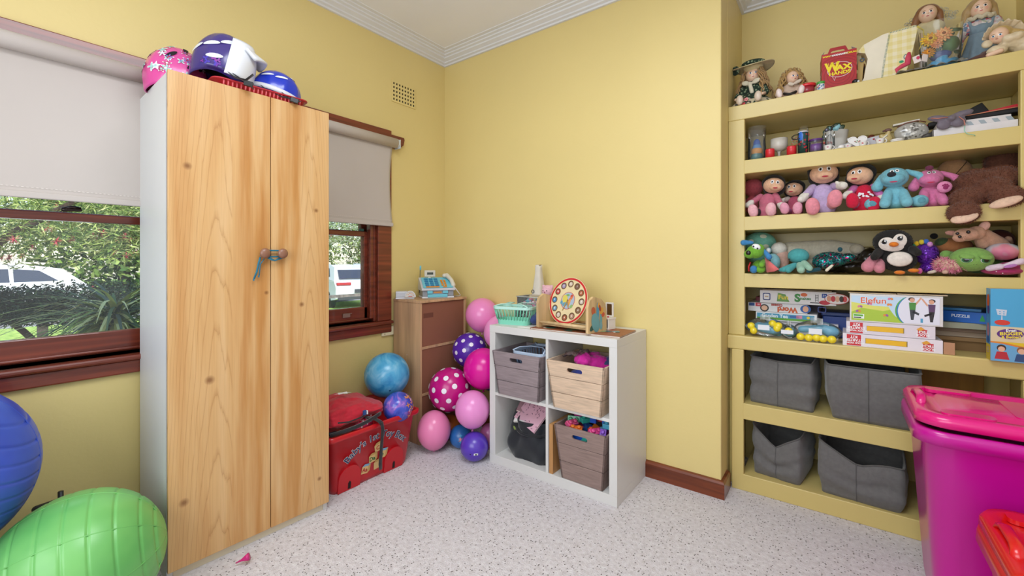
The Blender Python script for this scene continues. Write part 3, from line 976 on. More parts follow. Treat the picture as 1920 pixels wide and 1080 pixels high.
def purple_deco(t, c, r):
    rr = [k * 1.01 for k in r]
    for d, sp in (((-.3, -.75, .75), 20), ((-.1, -.95, .25), 10), ((-.3, .1, 1), 20), ((.2, -.6, .9), 25), ((-.75, -.5, .5), 40)):
        b = B(mat('DADCE4', .4)); vent(b, c, rr, d, .03, .009, b.m, sp); b.obj('vent', t)
    b = B(mat('6A2E9A', .3))
    for i in range(9):
        b.sticker(c, rr, (random.uniform(-.6, .1), -1, random.uniform(-.1, .35)), flower(random.uniform(.006, .013), 3), random.choice((b.m, mat('4A3AB0', .3), mat('8E3A9E', .3))), .003, random.uniform(0, 90))
    b.obj('printed_pattern', t, kind='stuff')
    wm = mat('E4E6EA', .35, 'plastic')
    b = B(wm)
    # white front half with a peak
    b.surf(lambda u, v: ((r[0] * 1.05) * math.sin(.95 + v * .95) * math.cos((u - .5) * PI * (.82)) * 1.0 + .004, r[1] * 1.05 * math.sin(.62 + v * .98) * math.sin((u - .5) * PI * 1.0), c[2] + r[2] * 1.04 * math.cos(.62 + v * 1.15)), 30, 16)
    b.obj('front_panel', t, solid=.005)
    b = B(wm)
    b.surf(lambda u, v: (r[0] * .80 + v * .065 * math.cos((u - .5) * 2) , (u - .5) * (.15 - .03 * v), c[2] + r[2] * .62 - v * .030 + .02 * math.cos((u - .5) * 3)), 16, 6)
    b.obj('peak', t, solid=.012)
    b = B(mat('F0F0F2', .4)); b.T = T(-.02, -r[1] * 1.035, c[2] - .012) @ rot(90, 0, 0) @ rot(0, 0, 38)
    b.obj('side_logo', t) if b.v else None
    strap(t, [((.05, -r[1] * .9, .0), (.085, -r[1] * 1.0, -.015), (.12, -r[1] * 1.05, -.03), (.14, -r[1] * 1.1, -.045)), ((.02, -r[1] * .9, .01), (.07, -r[1] * 1.05, -.02), (.11, -r[1] * 1.12, -.02), (.13, -r[1] * 1.1, .01))])
BLK = mat('17181B', .6, 'fabric')
def strap(t, paths):
    for p in paths:
        b = B(BLK); b.tube(p, .009, BLK, seg=8, flat=.25); b.obj('strap', t)
    p = paths[0][-2]
    b = B(mat('0E0E10', .35, 'plastic')); b.box((p[0] - .016, p[1] - .008, p[2] - .010), (p[0] + .016, p[1] + .006, p[2] + .010)); b.obj('buckle', t, bev=.002)
helmet('sports_helmet', 'purple helmet with white front and peak, tilted on the red tray', (.355, -1.600, WT + .076), 60, (0, 10), (.104, .092, .152), mat('3D2F78', .25, 'plastic'), purple_deco)
def blue_deco(t, c, r):
    rr = [k * 1.012 for k in r]
    for d, sp in (((.1, -.8, .7), 20), ((-.5, -.7, .6), 20), ((.5, -.2, .9), 10), ((-.2, .1, 1), 10)):
        b = B(mat('E8EAF4', .4)); vent(b, c, rr, d, .026, .006, b.m, sp); b.obj('vent', t)
    b = B(mat('DDDDE2', .4, 'plastic'))
    b.surf(lambda u, v: (r[0] * 1.035 * math.cos(u * 2 * PI), r[1] * 1.035 * math.sin(u * 2 * PI), c[2] - .014 + v * .020), 40, 3, cu=True)
    b.obj('rim_band', t, solid=.004)
    strap(t, [((.03, -r[1] * .95, .005), (.05, -r[1] * 1.15, -.012), (.08, -r[1] * 1.2, -.015), (.1, -r[1], -.005)), ((-.05, -r[1] * .98, .0), (-.02, -r[1] * 1.2, -.018), (.03, -r[1] * 1.22, -.020), (.07, -r[1] * 1.1, -.008))])
helmet('bicycle_helmet', 'plain royal blue bicycle helmet at the far end of the red tray', (.365, -1.392, WT + .050), 66, (0, 14), (.098, .084, .100), mat('1B35B8', .22, 'plastic'), blue_deco)
# ---------------- exercise balls ----------------
def exball(name, label, c, r, col1, col2, axis, seams):
    m, t, bs = nodes_mat(name)
    co = N(t, 'ShaderNodeTexCoord')
    n = N(t, 'ShaderNodeTexNoise', {'Vector': co.outputs['Object'], 'Scale': 5, 'Detail': 3})
    t.links.new(ramp(t, n.outputs[0], [(.35, col1), (.65, col2)]), bs.inputs['Base Color'])
    bs.inputs['Roughness'].default_value = .32
    bs.inputs['Subsurface Weight'].default_value = .0
    th = thing(name, label, 'ball', c)
    th.rotation_mode = 'QUATERNION'
    th.rotation_quaternion = V(axis).to_track_quat('Z', 'Y')
    b = B(m)
    prof = []
    K = 220
    for i in range(K + 1):
        a = PI * i / K
        z = math.cos(a) * r
        groove = 0
        for q in seams:
            groove += .0035 * math.exp(-((math.cos(a) - q) * r / .0028) ** 2)
        prof.append((max(math.sin(a) * r - groove * math.sin(a), 0), z * (1 - groove / r)))
    b.lathe(prof[::-1], m=m, seg=96)
    b.obj('ball_body', th)
    b = B(m)
    for k in range(4):
        a = k * PI / 4
        b.tube([(math.cos(a) * math.sin(q) * (r - .0012), math.sin(a) * math.sin(q) * (r - .0012), math.cos(q) * (r - .0012)) for q in [2 * PI * i / 90 for i in range(90)]], .0022, m, 6, closed=True)
    b.obj('moulded_seams', th)
    return th
exball('exercise_ball', 'large green exercise ball on the carpet against the wardrobe side', (.4965, -2.032, .214), .214, '62AE5C', '7CC46C', (.25, .93, .1), (-.75, -.5, -.25, 0, .25, .5, .75, .9))
exball('exercise_ball', 'large blue exercise ball at the left edge above the green one', (.325, -2.356, .545), .266, '3450B8', '4060CC', (.15, .5, .85), (-.8, -.65, -.5, -.35, -.2, -.05, .1, .25, .4, .55, .7, .85))
t = thing('storage_stool', 'low dark fabric stool under the blue exercise ball, out of frame', 'stool', (.27, -2.47, 0))
b = B(mat('4A4A50', .9, 'fabric')); b.box((-.2, -.17, 0), (.2, .17, .25)); b.obj('base', t, bev=.015)
b = B(mat('55555C', .9, 'fabric')); b.box((-.2, -.17, .252), (.2, .17, .272)); b.obj('cushion', t, bev=.015)
t = thing('hand_pump', 'black hand pump poking up behind the green exercise ball', 'pump', (.07, -2.02, 0))
b = B(mat('18181A', .5, 'plastic')); b.lathe([(.05, 0), (.05, .02), (.022, .03), (.022, .26), (.008, .262), (.008, .30), (0, .30)]); b.obj('barrel', t)
b = B(mat('18181A', .5, 'plastic')); b.limb((-.01, -.06, 0.258), (.01, .05, 0.271), .012, .012); b.obj('handle', t)
# ---------------- red toy box ----------------
RB = mat('C4121E', .35, 'plastic')
t = thing('toy_box', 'red plastic toy box with blue lettering and printed letter blocks on its front', 'toy box', (.225, -.905, 0))
H = .305
def tb(w, l, z, r=.03): return [(x, y, z) for x, y in rrect(w, l, r, 6)]
b = B(RB)
loops = [tb(.33, .45, 0), tb(.345, .455, .02), tb(.405, .52, .275), tb(.44, .552, .277), tb(.45, .56, .285), tb(.45, .56, H), tb(.425, .535, H), tb(.395, .51, .275), tb(.33, .44, .012)]
n = len(loops[0])
b.add([p for l in loops for p in l], [(j * n + i, j * n + (i + 1) % n, (j + 1) * n + (i + 1) % n, (j + 1) * n + i) for j in range(len(loops) - 1) for i in range(n)] + [tuple(range(n))[::-1], tuple(range((len(loops) - 1) * n, len(loops) * n))], RB)
b.obj('tub', t)
sl = math.degrees(math.atan2(.030, .255))
FR = T(.1735, 0, .02) @ rot(0, sl, 0) @ frame('right', (0, 0, 0))   # u = +y, v = up the sloped front, w = out
for y in (-.145, .125):
    b = B(RB); b.T = FR
    arch = [(y + .062 * math.cos(a), .045 + .062 * math.sin(a)) for a in [PI * i / 14 for i in range(15)]]
    b.prism([(y - .062, -.018), (y + .062, -.018)] + arch, -.002, .005, RB)
    b.obj('wheel_arch', t, bev=.0035)
    b = B(mat('1E0A0A', .8)); b.T = FR
    b.prism([(y - .008, -.012), (y + .008, -.012), (y + .008, .02), (y, .03), (y - .008, .02)], .0, .0056); b.obj('slot', t)
NAVY = mat('16305A', .4); WHI = mat('F2F2F2', .5)
b = B(NAVY); b.T = FR
def arcw(ww):
    def g(x, y):
        a = x / .25
        rr = .25 + y
        return (rr * math.sin(a) + .01, rr * math.cos(a) - .040)
    return g
b.text("Baby's 1st Toy Box", .052, WHI, .0016, bold=.035, warp=arcw(0), sx=1.02)
b.text("Baby's 1st Toy Box", .052, NAVY, .0026, bold=.008, warp=arcw(0), sx=1.02)
b.obj('lettering', t, label='blue arched lettering with white outline')
TAN = mat('DDBB7C', .5); TAN2 = mat('C9A05C', .5); BLU = mat('7FA8C8', .5)
b = B(TAN); b.T = FR
for (x, y, a, txt, col) in ((.018, .148, 12, 'C', 'C23A2A'), (-.012, .098, 4, 'Da', '1E6A3A'), (.052, .100, -8, 'b', '2A7A3A'), (-.052, .052, -8, 'Aa', 'B02A2A'), (.02, .052, 5, '', '000000')):
    b.T = FR @ T(x, y, 0) @ rot(0, 0, a)
    b.poly([(-.024, -.024), (.014, -.024), (.014, .014), (-.024, .014)], TAN, .0014)
    b.poly([(-.024, .014), (.014, .014), (.026, .026), (-.010, .026)], BLU if txt in ('Aa', 'b') else TAN2, .0014)
    b.poly([(.014, -.024), (.026, -.012), (.026, .026), (.014, .014)], TAN2, .0014)
    if txt: b.text(txt, .03, mat(col, .5), .002, bold=.03, warp=lambda x, y: (x - .005, y - .005))
b.obj('printed_blocks', t, label='tan alphabet blocks printed on the front')
# red backpack lying over the box
t = thing('backpack', 'red backpack with black straps slumped over the left of the red toy box', 'backpack', (.26, -1.00, .30), 0)
RBP = mat('C5162F', .75, 'fabric')
b = B(RBP)
def packf(u, v):
    a, e = u * 2 * PI, (v - .5) * PI
    q = lambda c, k: math.copysign(abs(c) ** k, c)
    x, y, z = q(math.cos(a), .55) * q(math.cos(e), .7), q(math.sin(a), .6) * q(math.cos(e), .7), q(math.sin(e), .8)
    top = 1 - .38 * max(0, y) - .12 * max(0, x)
    f_ = abs(noise.noise(V((x * 1.6, y * 1.8, z * 1.5)))) * .030 + .007 * math.sin(y * 9 + x * 5) + .006 * noise.noise(V((x * 6, y * 6, z * 6)))
    return (x * (.165 - f_), y * (.185 - f_), .055 + z * (.082 if z > 0 else .05) * top - f_ * .6 * z)
b.surf(packf, 90, 50, cu=True)
b.obj('bag_body', t)
b = B(mat('15151A', .7, 'fabric')); b.tube([(.192, -.14, .075), (.185, -.08, .060), (.172, .0, .058), (.160, .04, .064)], .004); b.obj('zip', t)
b = B(mat('15151A', .7, 'fabric')); b.surf(lambda u, v: (.16 + .03 * math.sin(u * 3) , -.16 + u * .28, .005 + v * .016 + .03 * u), 16, 3); b.obj('back_padding', t, solid=.01)
b = B(BLK); b.tube([(.12, .05, .035), (.175, .075, .030), (.204, .085, .02), (.216, .09, .008)], .016, BLK, flat=.18); b.obj('strap', t)
b = B(BLK); b.tube([(.214, .09, .016), (.221, .093, -.02), (.208, .095, -.11), (.190, .10, -.21), (.186, .106, -.245)], [.010, .010, .010, .011, .010], BLK, flat=.2); b.obj('strap', t)
b = B(mat('2B4E8A', .5)); b.box((.168, .01, .066), (.178, .024, .088)); b.box((.168, .029, .066), (.178, .034, .084), WHI); b.obj('zip_pull', t)
b = B(WHI); b.T = T(-.02, 0, .07)
b.sticker((0, 0, 0), (.165, .18, .09), (.45, -.15, .8), [(x * 2.4, y * .7) for x, y in star(.02, 6, .5)], WHI, .003, 70); b.obj('printed_mark', t)
t = thing('dotted_cup', 'bright pink cup with white dots lying in the red toy box', 'cup', (.385, -.965, .292), 40, rt=(0, 78, 118))
b = B(mat('D21E52', .5, 'plastic')); b.lathe([(.028, -.05), (.036, .04), (.037, .045)]); b.obj('cup_body', t)
b = B(WHI)
for i in range(60):
    a = random.uniform(0, 2 * PI); z = random.uniform(-.045, .04); r = .0322 + .0087 * (z / .09 + .05)
    fr = M.Translation(V((math.cos(a) * r * 1.03, math.sin(a) * r * 1.03, z))) @ aim((math.cos(a), math.sin(a), 0))
    b.T = fr; b.disc(0, 0, .0032, n=8, m=WHI, w=.0006)
b.obj('dots', t)
t = thing('toy_brush', 'yellow-handled toy brush lying along the rim of the red toy box', 'toy', (.40, -1.06, .300), 80)
b = B(mat('D8C07A', .5)); b.box((-.05, -.012, 0), (.03, .012, .008)); b.obj('handle', t, bev=.003)
b = B(mat('2A3A48', .6)); b.box((-.09, -.014, -.002), (-.05, .014, .010)); b.obj('bristles', t, bev=.002)
# balls on the toy box
m, tt, bs = nodes_mat('marbled_blue_rubber')
co = N(tt, 'ShaderNodeTexCoord'); n1 = N(tt, 'ShaderNodeTexNoise', {'Vector': co.outputs['Object'], 'Scale': 9, 'Detail': 6, 'Distortion': 1.2})
tt.links.new(ramp(tt, n1.outputs[0], [(.3, '2E8BC4'), (.5, '55AEDA'), (.7, '8CCBE8')]), bs.inputs['Base Color']); bs.inputs['Roughness'].default_value = .25
t = thing('play_ball', 'marbled light blue rubber ball resting behind the red toy box against the wall', 'ball', (.185, -.66, .462))
b = B(m); b.ball((0, 0, 0), .133, seg=48); b.obj('ball_body', t)
b = B(mat('1E5A88', .5)); d = V((.83, -.46, -.50)); b.sticker((0, 0, 0), .133, d, circ(.006), b.m, .001); b.obj('valve', t)
m, tt, bs = nodes_mat('printed_vinyl')
co = N(tt, 'ShaderNodeTexCoord'); n1 = N(tt, 'ShaderNodeTexNoise', {'Vector': co.outputs['Object'], 'Scale': 14, 'Detail': 3, 'Distortion': 1})
tt.links.new(ramp(tt, n1.outputs[0], [(.3, '2A3AA8'), (.5, '4A5CC8'), (.62, '9A6AC8'), (.75, 'E0B8D8')]), bs.inputs['Base Color']); bs.inputs['Roughness'].default_value = .15
t = thing('play_ball', 'small shiny blue and violet ball with orange swirls inside the red toy box', 'ball', (.385, -.735, .330))
b = B(m); b.ball((0, 0, 0), .083, seg=40); b.obj('ball_body', t)
b = B(mat('E8A060', .3))
for i in range(16):
    d = V((.8 + random.gauss(0, .2), .35 + random.gauss(0, .3), .3 + random.gauss(0, .35)))
    b.sticker((0, 0, 0), .083, d, flower(random.uniform(.008, .02), 4), random.choice((b.m, mat('E8D0E0', .3), mat('B04A90', .3), mat('D88A4A', .3))), .0006 + i * .0001, random.uniform(0, 90))
b.obj('print', t)
# ---------------- wooden cabinet, back towards the room ----------------
CT = .903
t = thing('bedside_cabinet', 'narrow wooden cabinet in the corner with its brown hardboard back facing the room', 'cabinet', (0, 0, 0))
OAK = mat('CDA47C', .5, 'wood'); HB = mat('8E5A44', .75, 'paint')
b = B(OAK); b.box((.022, -.487, .0), (.285, -.471, CT - .016)); b.obj('side_panel', t, bev=.001)
b = B(OAK); b.box((.022, -.086, .0), (.285, -.070, CT - .016)); b.obj('side_panel', t, bev=.001)
b = B(OAK); b.box((.022, -.490, CT - .016), (.290, -.067, CT)); b.obj('top_panel', t, bev=.002)
for z0, z1 in ((.02, .30), (.316, .594), (.610, CT - .02)):
    b = B(HB); b.box((.272, -.470, z0), (.276, -.087, z1)); b.obj('back_panel', t)
for z in (.30, .594):
    b = B(OAK); b.box((.03, -.470, z), (.281, -.087, z + .016)); b.obj('shelf', t, bev=.001)
b = B(mat('6E4030', .8)); b.box((.276, -.452, .79), (.2768, -.37, .82)); b.obj('label_residue', t)
b = B(mat('D8D8D8', .3, '', 1))
for z in (.55, .3): b.ball((.16, -.4875, z), .003, seg=8)
b.obj('screws', t)
# ---------------- toy cash register ----------------
GRY = mat('C9CBD2', .4, 'plastic'); DG = mat('8E9298', .5, 'plastic'); TQ = mat('6FC4D8', .4, 'plastic'); BK = mat('1F7FB0', .4, 'plastic'); OR = mat('E08A1E', .4, 'plastic'); CRM = mat('D9D2C2', .5, 'plastic')
t = thing('toy_cash_register', 'grey and turquoise toy cash register with blue keys on the corner cabinet', 'toy', (.165, -.24, CT), 58)
b = B(DG); b.box((-.105, -.07, .012), (.105, .08, .055)); b.box((-.108, -.074, 0), (.108, .083, .012), mat('D8DADF', .4, 'plastic')); b.obj('base', t, bev=.004)
b = B(TQ); b.box((-.072, -.079, .006), (.062, -.066, .028)); b.obj('cash_drawer', t, bev=.003)
for x in (-.074, .03):
    b = B(TQ); b.box((x, -.080, .031), (x + .036, -.066, .052)); b.obj('front_flap', t, bev=.003)
b = B(OR); b.box((-.03, -.0715, .036), (.022, -.068, .044)); b.obj('coin_slot', t)
b = B(GRY)
b.prism([(-.085, .052), (.085, .052), (.085, .068), (.06, .135), (.045, .135), (-.085, .064)], -.112, .112)
b.v = [V((p.z, p.x, p.y)) for p in b.v]
b.obj('console', t, bev=.004)
KP = T(0, -.085, .0655) @ rot(math.degrees(math.atan2(.071, .130)), 0, 0)   # keypad plane
b = B(TQ); b.T = KP; b.prism(rrect(.20, .135, .008, cx=0, cy=.074), 0, .003); b.obj('keypad', t)
for r_ in range(4):
    for c_ in range(3):
        b = B(BK); b.T = KP; b.prism(rrect(.026, .018, .004, 3, -.070 + c_ * .033, .036 + r_ * .026), .002, .007)
        b.obj('key', t)
for i, (x, y, w_) in enumerate(((-.037, .014, .09), (.045, .014, .026), (.032, .038, .014), (.053, .038, .014), (.032, .066, .014), (.053, .066, .014), (.032, .092, .014), (.053, .092, .014))):
    b = B(OR); b.T = KP; b.prism(rrect(w_, .012 if i < 2 else .020, .003, 3, x, y), .002, .007)
    b.obj('key', t, label='orange key')
b = B(CRM); b.box((-.075, .028, .14), (.0, .045, .185)); b.box((-.05, .03, .12), (-.03, .043, .142)); ds = b.obj('display', t, bev=.004)
b = B(mat('4A5048', .3)); b.box((-.058, .0265, .155), (-.016, .0285, .171)); b.obj('screen', ds)
b = B(mat('6E6A5A', .4)); b.tube([(-.108, .05, .03), (-.100, .055, .19)], .0028); b.obj('antenna', t)
b = B(TQ); b.limb((-.0995, .055, .192), (-.0985, .0555, .212), .006, .006); b.obj('antenna_tip', t)
b = B(CRM); b.limb((.078, .02, .150), (.098, -.03, .120), .016, .014); b.limb((.098, -.03, .120), (.106, -.055, .085), .014, .016); b.limb((.062, .025, .148), (.080, .02, .150), .016, .014); b.obj('handset', t, remesh=.004)
b = B(WHI); b.tube([(.108, -.06, .078), (.135, -.05, .045), (.165, -.02, .012), (.160, .01, .004), (.12, .03, .003)], .003); b.obj('cord', t)
t = thing('toy_scale', 'small grey toy weighing dial beside the toy cash register', 'toy', (.085, -.435, CT), 50)
b = B(GRY); b.box((-.065, -.035, .012), (.01, .05, .050)); b.box((-.066, -.036, 0), (.055, .051, .012), mat('DADBE2', .4, 'plastic')); b.obj('base', t, bev=.004)
b = B(mat('D8D4D0', .4)); b.T = frame('front', (.028, -.037, .012))
b.prism([(.030 * math.cos(a), .036 * math.sin(a)) for a in [PI * i / 20 for i in range(21)]], 0, .006); b.obj('dial', t)
b = B(WHI); b.T = frame('front', (.028, -.043, .012)); b.tube([(.033 * math.cos(a), .040 * math.sin(a), .002) for a in [PI * i / 16 for i in range(17)]], .003, mat('ECECEC', .4)); b.obj('dial_rim', t)
b = B(OR); b.T = frame('front', (.028, -.0435, .012))
for a in (30, 60, 95, 130): b.disc(.022 * math.cos(R(a)), .026 * math.sin(R(a)), .003, m=OR)
b.rect(-.012, .004, .012, .009, mat('C84A3A', .5)); b.obj('dial_marks', t)
# ---------------- balloons and balls in the corner ----------------
def balloon(label, c, r, col, dots=0, tilt=(0, 0), st=1.08, tie=True):
    t = thing('balloon', label, 'balloon', c, rt=(tilt[0], tilt[1], 0), group='balloons piled in the corner')
    m, q, bs = nodes_mat('balloon_' + col)
    bs.inputs['Base Color'].default_value = lin(col); bs.inputs['Roughness'].default_value = .22
    bs.inputs['Subsurface Weight'].default_value = .15; bs.inputs['Subsurface Radius'].default_value = (.03, .02, .02)
    b = B(m)
    prof = []
    for i in range(33):
        a = PI * i / 32
        z = -math.cos(a)
        k = 1 - .09 * max(0, -z) ** 2
        prof.append((r * math.sin(a) * k, r * st * z))
    b.lathe(prof, m=m, seg=44); b.obj('balloon_skin', t)
    b = B(m); b.lathe([(.004, 0), (.003, -.006), (.008, -.014), (0, -.012)][::-1], c=(0, 0, -r * st), m=m, seg=12); b.obj('knot', t)
    if dots:
        b = B(mat('F1EAF2', .3))
        n = 46
        for i in range(n):
            z = 1 - 2 * (i + .5) / n; a = i * 2.399963
            d = (math.cos(a) * math.sqrt(1 - z * z), math.sin(a) * math.sqrt(1 - z * z), z)
            b.sticker((0, 0, 0), (r, r, r * st), d, circ(dots, 16), b.m, .0012)
        b.obj('dots', t, kind='stuff')
balloon('light pink balloon topmost in the corner pile, above the spotted purple one', (.469, -.111, .791), .111, 'F08CC4', st=1.03)
balloon('light pink balloon half hidden behind the white cube shelf top corner', (.652, -.141, .693), .109, 'F39CD0', st=1.05)
balloon('purple balloon with white spots', (.406, -.162, .557), .116, '5A2AA8', .0135, (20, 10), 1.0)
balloon('plain hot pink balloon beside the white cube shelf', (.632, -.287, .492), .121, 'E0149A', st=1.04)
balloon('magenta balloon with white spots', (.427, -.371, .348), .131, 'C4107E', .016, (10, 25), 1.06)
balloon('light pink balloon low in the pile touching the white cube shelf', (.655, -.41, .281), .102, 'F096D4', st=1.08)
balloon('light pink balloon on the carpet beside the red toy box', (.415, -.491, .128), .100, 'F08AB8', st=1.18)
balloon('orange-brown balloon on the carpet behind the lower pink ones', (.367, -.313, .086), .074, 'B8642A', st=1.0)
balloon('small pale pink balloon behind the purple ball on the carpet', (.655, -.262, .082), .056, 'EE8CC8', st=1.3)
balloon('dark purple balloon deep behind the hot pink one', (.53, -.095, .38), .085, '4A2A9A', st=1.0)
t = thing('play_ball', 'purple ball with a small white tag on the carpet beside the cube shelf', 'ball', (.688, -.43, .0812))
b = B(mat('5A3AB8', .3, 'plastic')); b.ball((0, 0, 0), .081, seg=40); b.obj('ball_body', t)
b = B(mat('4A2E9E', .4)); b.tube([(.0806 * math.cos(a) * .95, .0806 * math.sin(a) * .95, .0806 * math.sin(a + .6) * .31) for a in [2 * PI * i / 60 for i in range(60)]], .0014, closed=True, seg=6); b.obj('seam', t)
b = B(mat('1E1A3A', .5)); b.sticker((0, 0, 0), .081, (.45, -.95, -.15), circ(.004), b.m, .001); b.obj('valve', t)
b = B(WHI); b.sticker((0, 0, 0), .081, (.75, -.68, -.16), [(-.006, -.012), (.006, -.012), (.006, .012), (-.006, .012)], WHI, .001, 90)
for k in range(4): b.sticker((0, 0, 0), .081, (.75, -.68, -.16), [(-.004 + k * .0022, -.006), (-.003 + k * .0022, -.006), (-.003 + k * .0022, .006), (-.004 + k * .0022, .006)], mat('101010', .5), .0014, 90, 1)
b.obj('tag', t)
t = thing('play_ball', 'small blue ball with a red and pink print behind the purple ball', 'ball', (.505, -.354, .0692))
b = B(mat('2E6FB8', .3, 'plastic')); b.ball((0, 0, 0), .069, seg=36); b.obj('ball_body', t)
b = B(mat('C03A4A', .4))
for i in range(9): b.sticker((0, 0, 0), .069, (.62 + random.gauss(0, .15), -.75, .1 + random.gauss(0, .2)), flower(.009, 4), random.choice((b.m, mat('E89AA8', .4), mat('4ABCE0', .4))), .0008 + i * .0001)
b.obj('print', t)
# ---------------- white cube shelf ----------------
KX0, KX1, KY0, KY1, KH = .768, 1.542, -.389, -.005, .785
KW = mat('DCDAD6', .4, 'paint')
t = thing('cube_shelf', 'white four-cube shelf unit standing against the yellow back wall', 'shelf unit', (KX0, KY0, 0))
w_, d_ = KX1 - KX0, KY1 - KY0
e_ = .040
def kp(nm, lo, hi): b = B(KW); b.box(lo, hi); return b.obj(nm, t, bev=.0012)
kp('top_panel', (0, 0, KH - e_), (w_, d_, KH)); kp('bottom_panel', (0, 0, 0), (w_, d_, e_ + .01))
kp('side_panel', (0, .0005, e_ + .01), (e_, d_, KH - e_)); kp('side_panel', (w_ - e_, .0005, e_ + .01), (w_, d_, KH - e_))
mx = w_ / 2
kp('upright_divider', (mx - .008, .002, e_ + .01), (mx + .008, d_, KH - e_))
mz = (KH + .01) / 2
kp('shelf_board', (e_, .002, mz - .008), (mx - .008, d_, mz + .008)); kp('shelf_board', (mx + .008, .002, mz - .008), (w_ - e_, d_, mz + .008))
QX = [(KX0 + e_, KX0 + mx - .008), (KX0 + mx + .008, KX1 - e_)]
QZ = [(.0505, mz - .008), (mz + .008, KH - e_)]
def crate(label, cx, y0, z, tw, bw, h, d, col, grp='slatted crates in the cube shelf', rz=0):
    m, q, bs = nodes_mat('washed_wood')
    co = N(q, 'ShaderNodeTexCoord'); mp = N(q, 'ShaderNodeMapping', {0: co.outputs['Object'], 3: (1.5, 1.5, 14)})
    nn = N(q, 'ShaderNodeTexNoise', {'Vector': mp.outputs[0], 'Scale': 7, 'Detail': 6, 'Distortion': .5})
    a = lin(col)
    q.links.new(ramp(q, nn.outputs[0], [(.3, tuple(x * .8 for x in a[:3])), (.7, tuple(min(1, x * 1.12) for x in a[:3]))]), bs.inputs['Base Color'])
    bs.inputs['Roughness'].default_value = .7
    t = thing('wooden_crate', label, 'crate', (cx, y0, z), rz, grp)
    db = d - (tw - bw) * .8
    def hw(z_): return (bw + (tw - bw) * z_ / h) / 2
    def yf(z_): return (d - db) / 2 * (1 - z_ / h)
    def yb(z_): return d - yf(z_)
    th = .010
    for k in range(3):
        z0, z1 = h * k / 3 + .0012, h * (k + 1) / 3 - .0012
        def slab(p0, p1, p2, p3, inn):
            # outer quad p0..p3, inner offset
            vs = [V(p) for p in (p0, p1, p2, p3)]; vi = [p + V(inn) for p in vs]
            b = B(m); b.add(vs + vi, [(0, 1, 2, 3), (7, 6, 5, 4), (0, 4, 5, 1), (1, 5, 6, 2), (2, 6, 7, 3), (3, 7, 4, 0)], m, False); return b
        if k < 2:
            slab((-hw(z0), yf(z0), z0), (hw(z0), yf(z0), z0), (hw(z1), yf(z1), z1), (-hw(z1), yf(z1), z1), (0, th, 0)).obj('plank', t, bev=.001)
        else:
            b = B(m)
            zc = (z0 + z1) / 2 + .002
            outer = []
            inner = rrect(.085, .022, .0108, 4, 0, zc)
            for ci, (sx_, sy_) in enumerate(((1, 1), (-1, 1), (-1, -1), (1, -1))):
                for i_ in range(5):
                    first_side = ci in (0, 2)
                    on_side = (i_ < 2) == first_side
                    zz = z1 if sy_ > 0 else z0
                    if i_ == 2: outer.append((sx_ * hw(zz), zz))
                    elif on_side: zm = zc + sy_ * abs(zz - zc) * (.4 if i_ in (0, 4) else .8); outer.append((sx_ * hw(zm), zm))
                    else: outer.append((sx_ * hw(zz) * (.35 if i_ in (0, 4) else .7), zz))
            b.ring(outer, inner, 0, th, m)
            b.v = [V((p.x, yf(p.y) + p.z, p.y)) for p in b.v]
            # orientation of the top corners
            b.obj('plank', t)
        slab((hw(z0), yf(z0) + .0, z0), (hw(z0), yb(z0), z0), (hw(z1), yb(z1), z1), (hw(z1), yf(z1), z1), (-th, 0, 0)).obj('plank', t, bev=.001)
        slab((-hw(z0), yb(z0), z0), (-hw(z0), yf(z0), z0), (-hw(z1), yf(z1), z1), (-hw(z1), yb(z1), z1), (th, 0, 0)).obj('plank', t, bev=.001)
        slab((hw(z0) - th, yb(z0), z0), (-hw(z0) + th, yb(z0), z0), (-hw(z1) + th, yb(z1), z1), (hw(z1) - th, yb(z1), z1), (0, -th, 0)).obj('plank', t, bev=.001)
    b = B(m); b.box((-bw / 2 + th, yf(0) + th, .002), (bw / 2 - th, yb(0) - th, .012)); b.obj('base', t)
    return t
zt, zb = QZ[1][0], QZ[0][0]
c1 = (QX[0][0] + QX[0][1]) / 2; c2 = (QX[1][0] + QX[1][1]) / 2
crate('grey washed wooden crate in the top left cube holding a blue basket', c1 - .004, KY0 - .03, zt, .325, .268, .245, .33, '98898B')
crate('natural pale wooden crate in the top right cube full of bright pink fabric', c2 + .002, KY0 - .035, zt, .322, .262, .245, .34, 'DCC0A4')
crate('grey-brown wooden crate in the bottom right cube full of building blocks', c2 + .022, KY0 - .02, zb, .285, .225, .275, .33, '957E76')
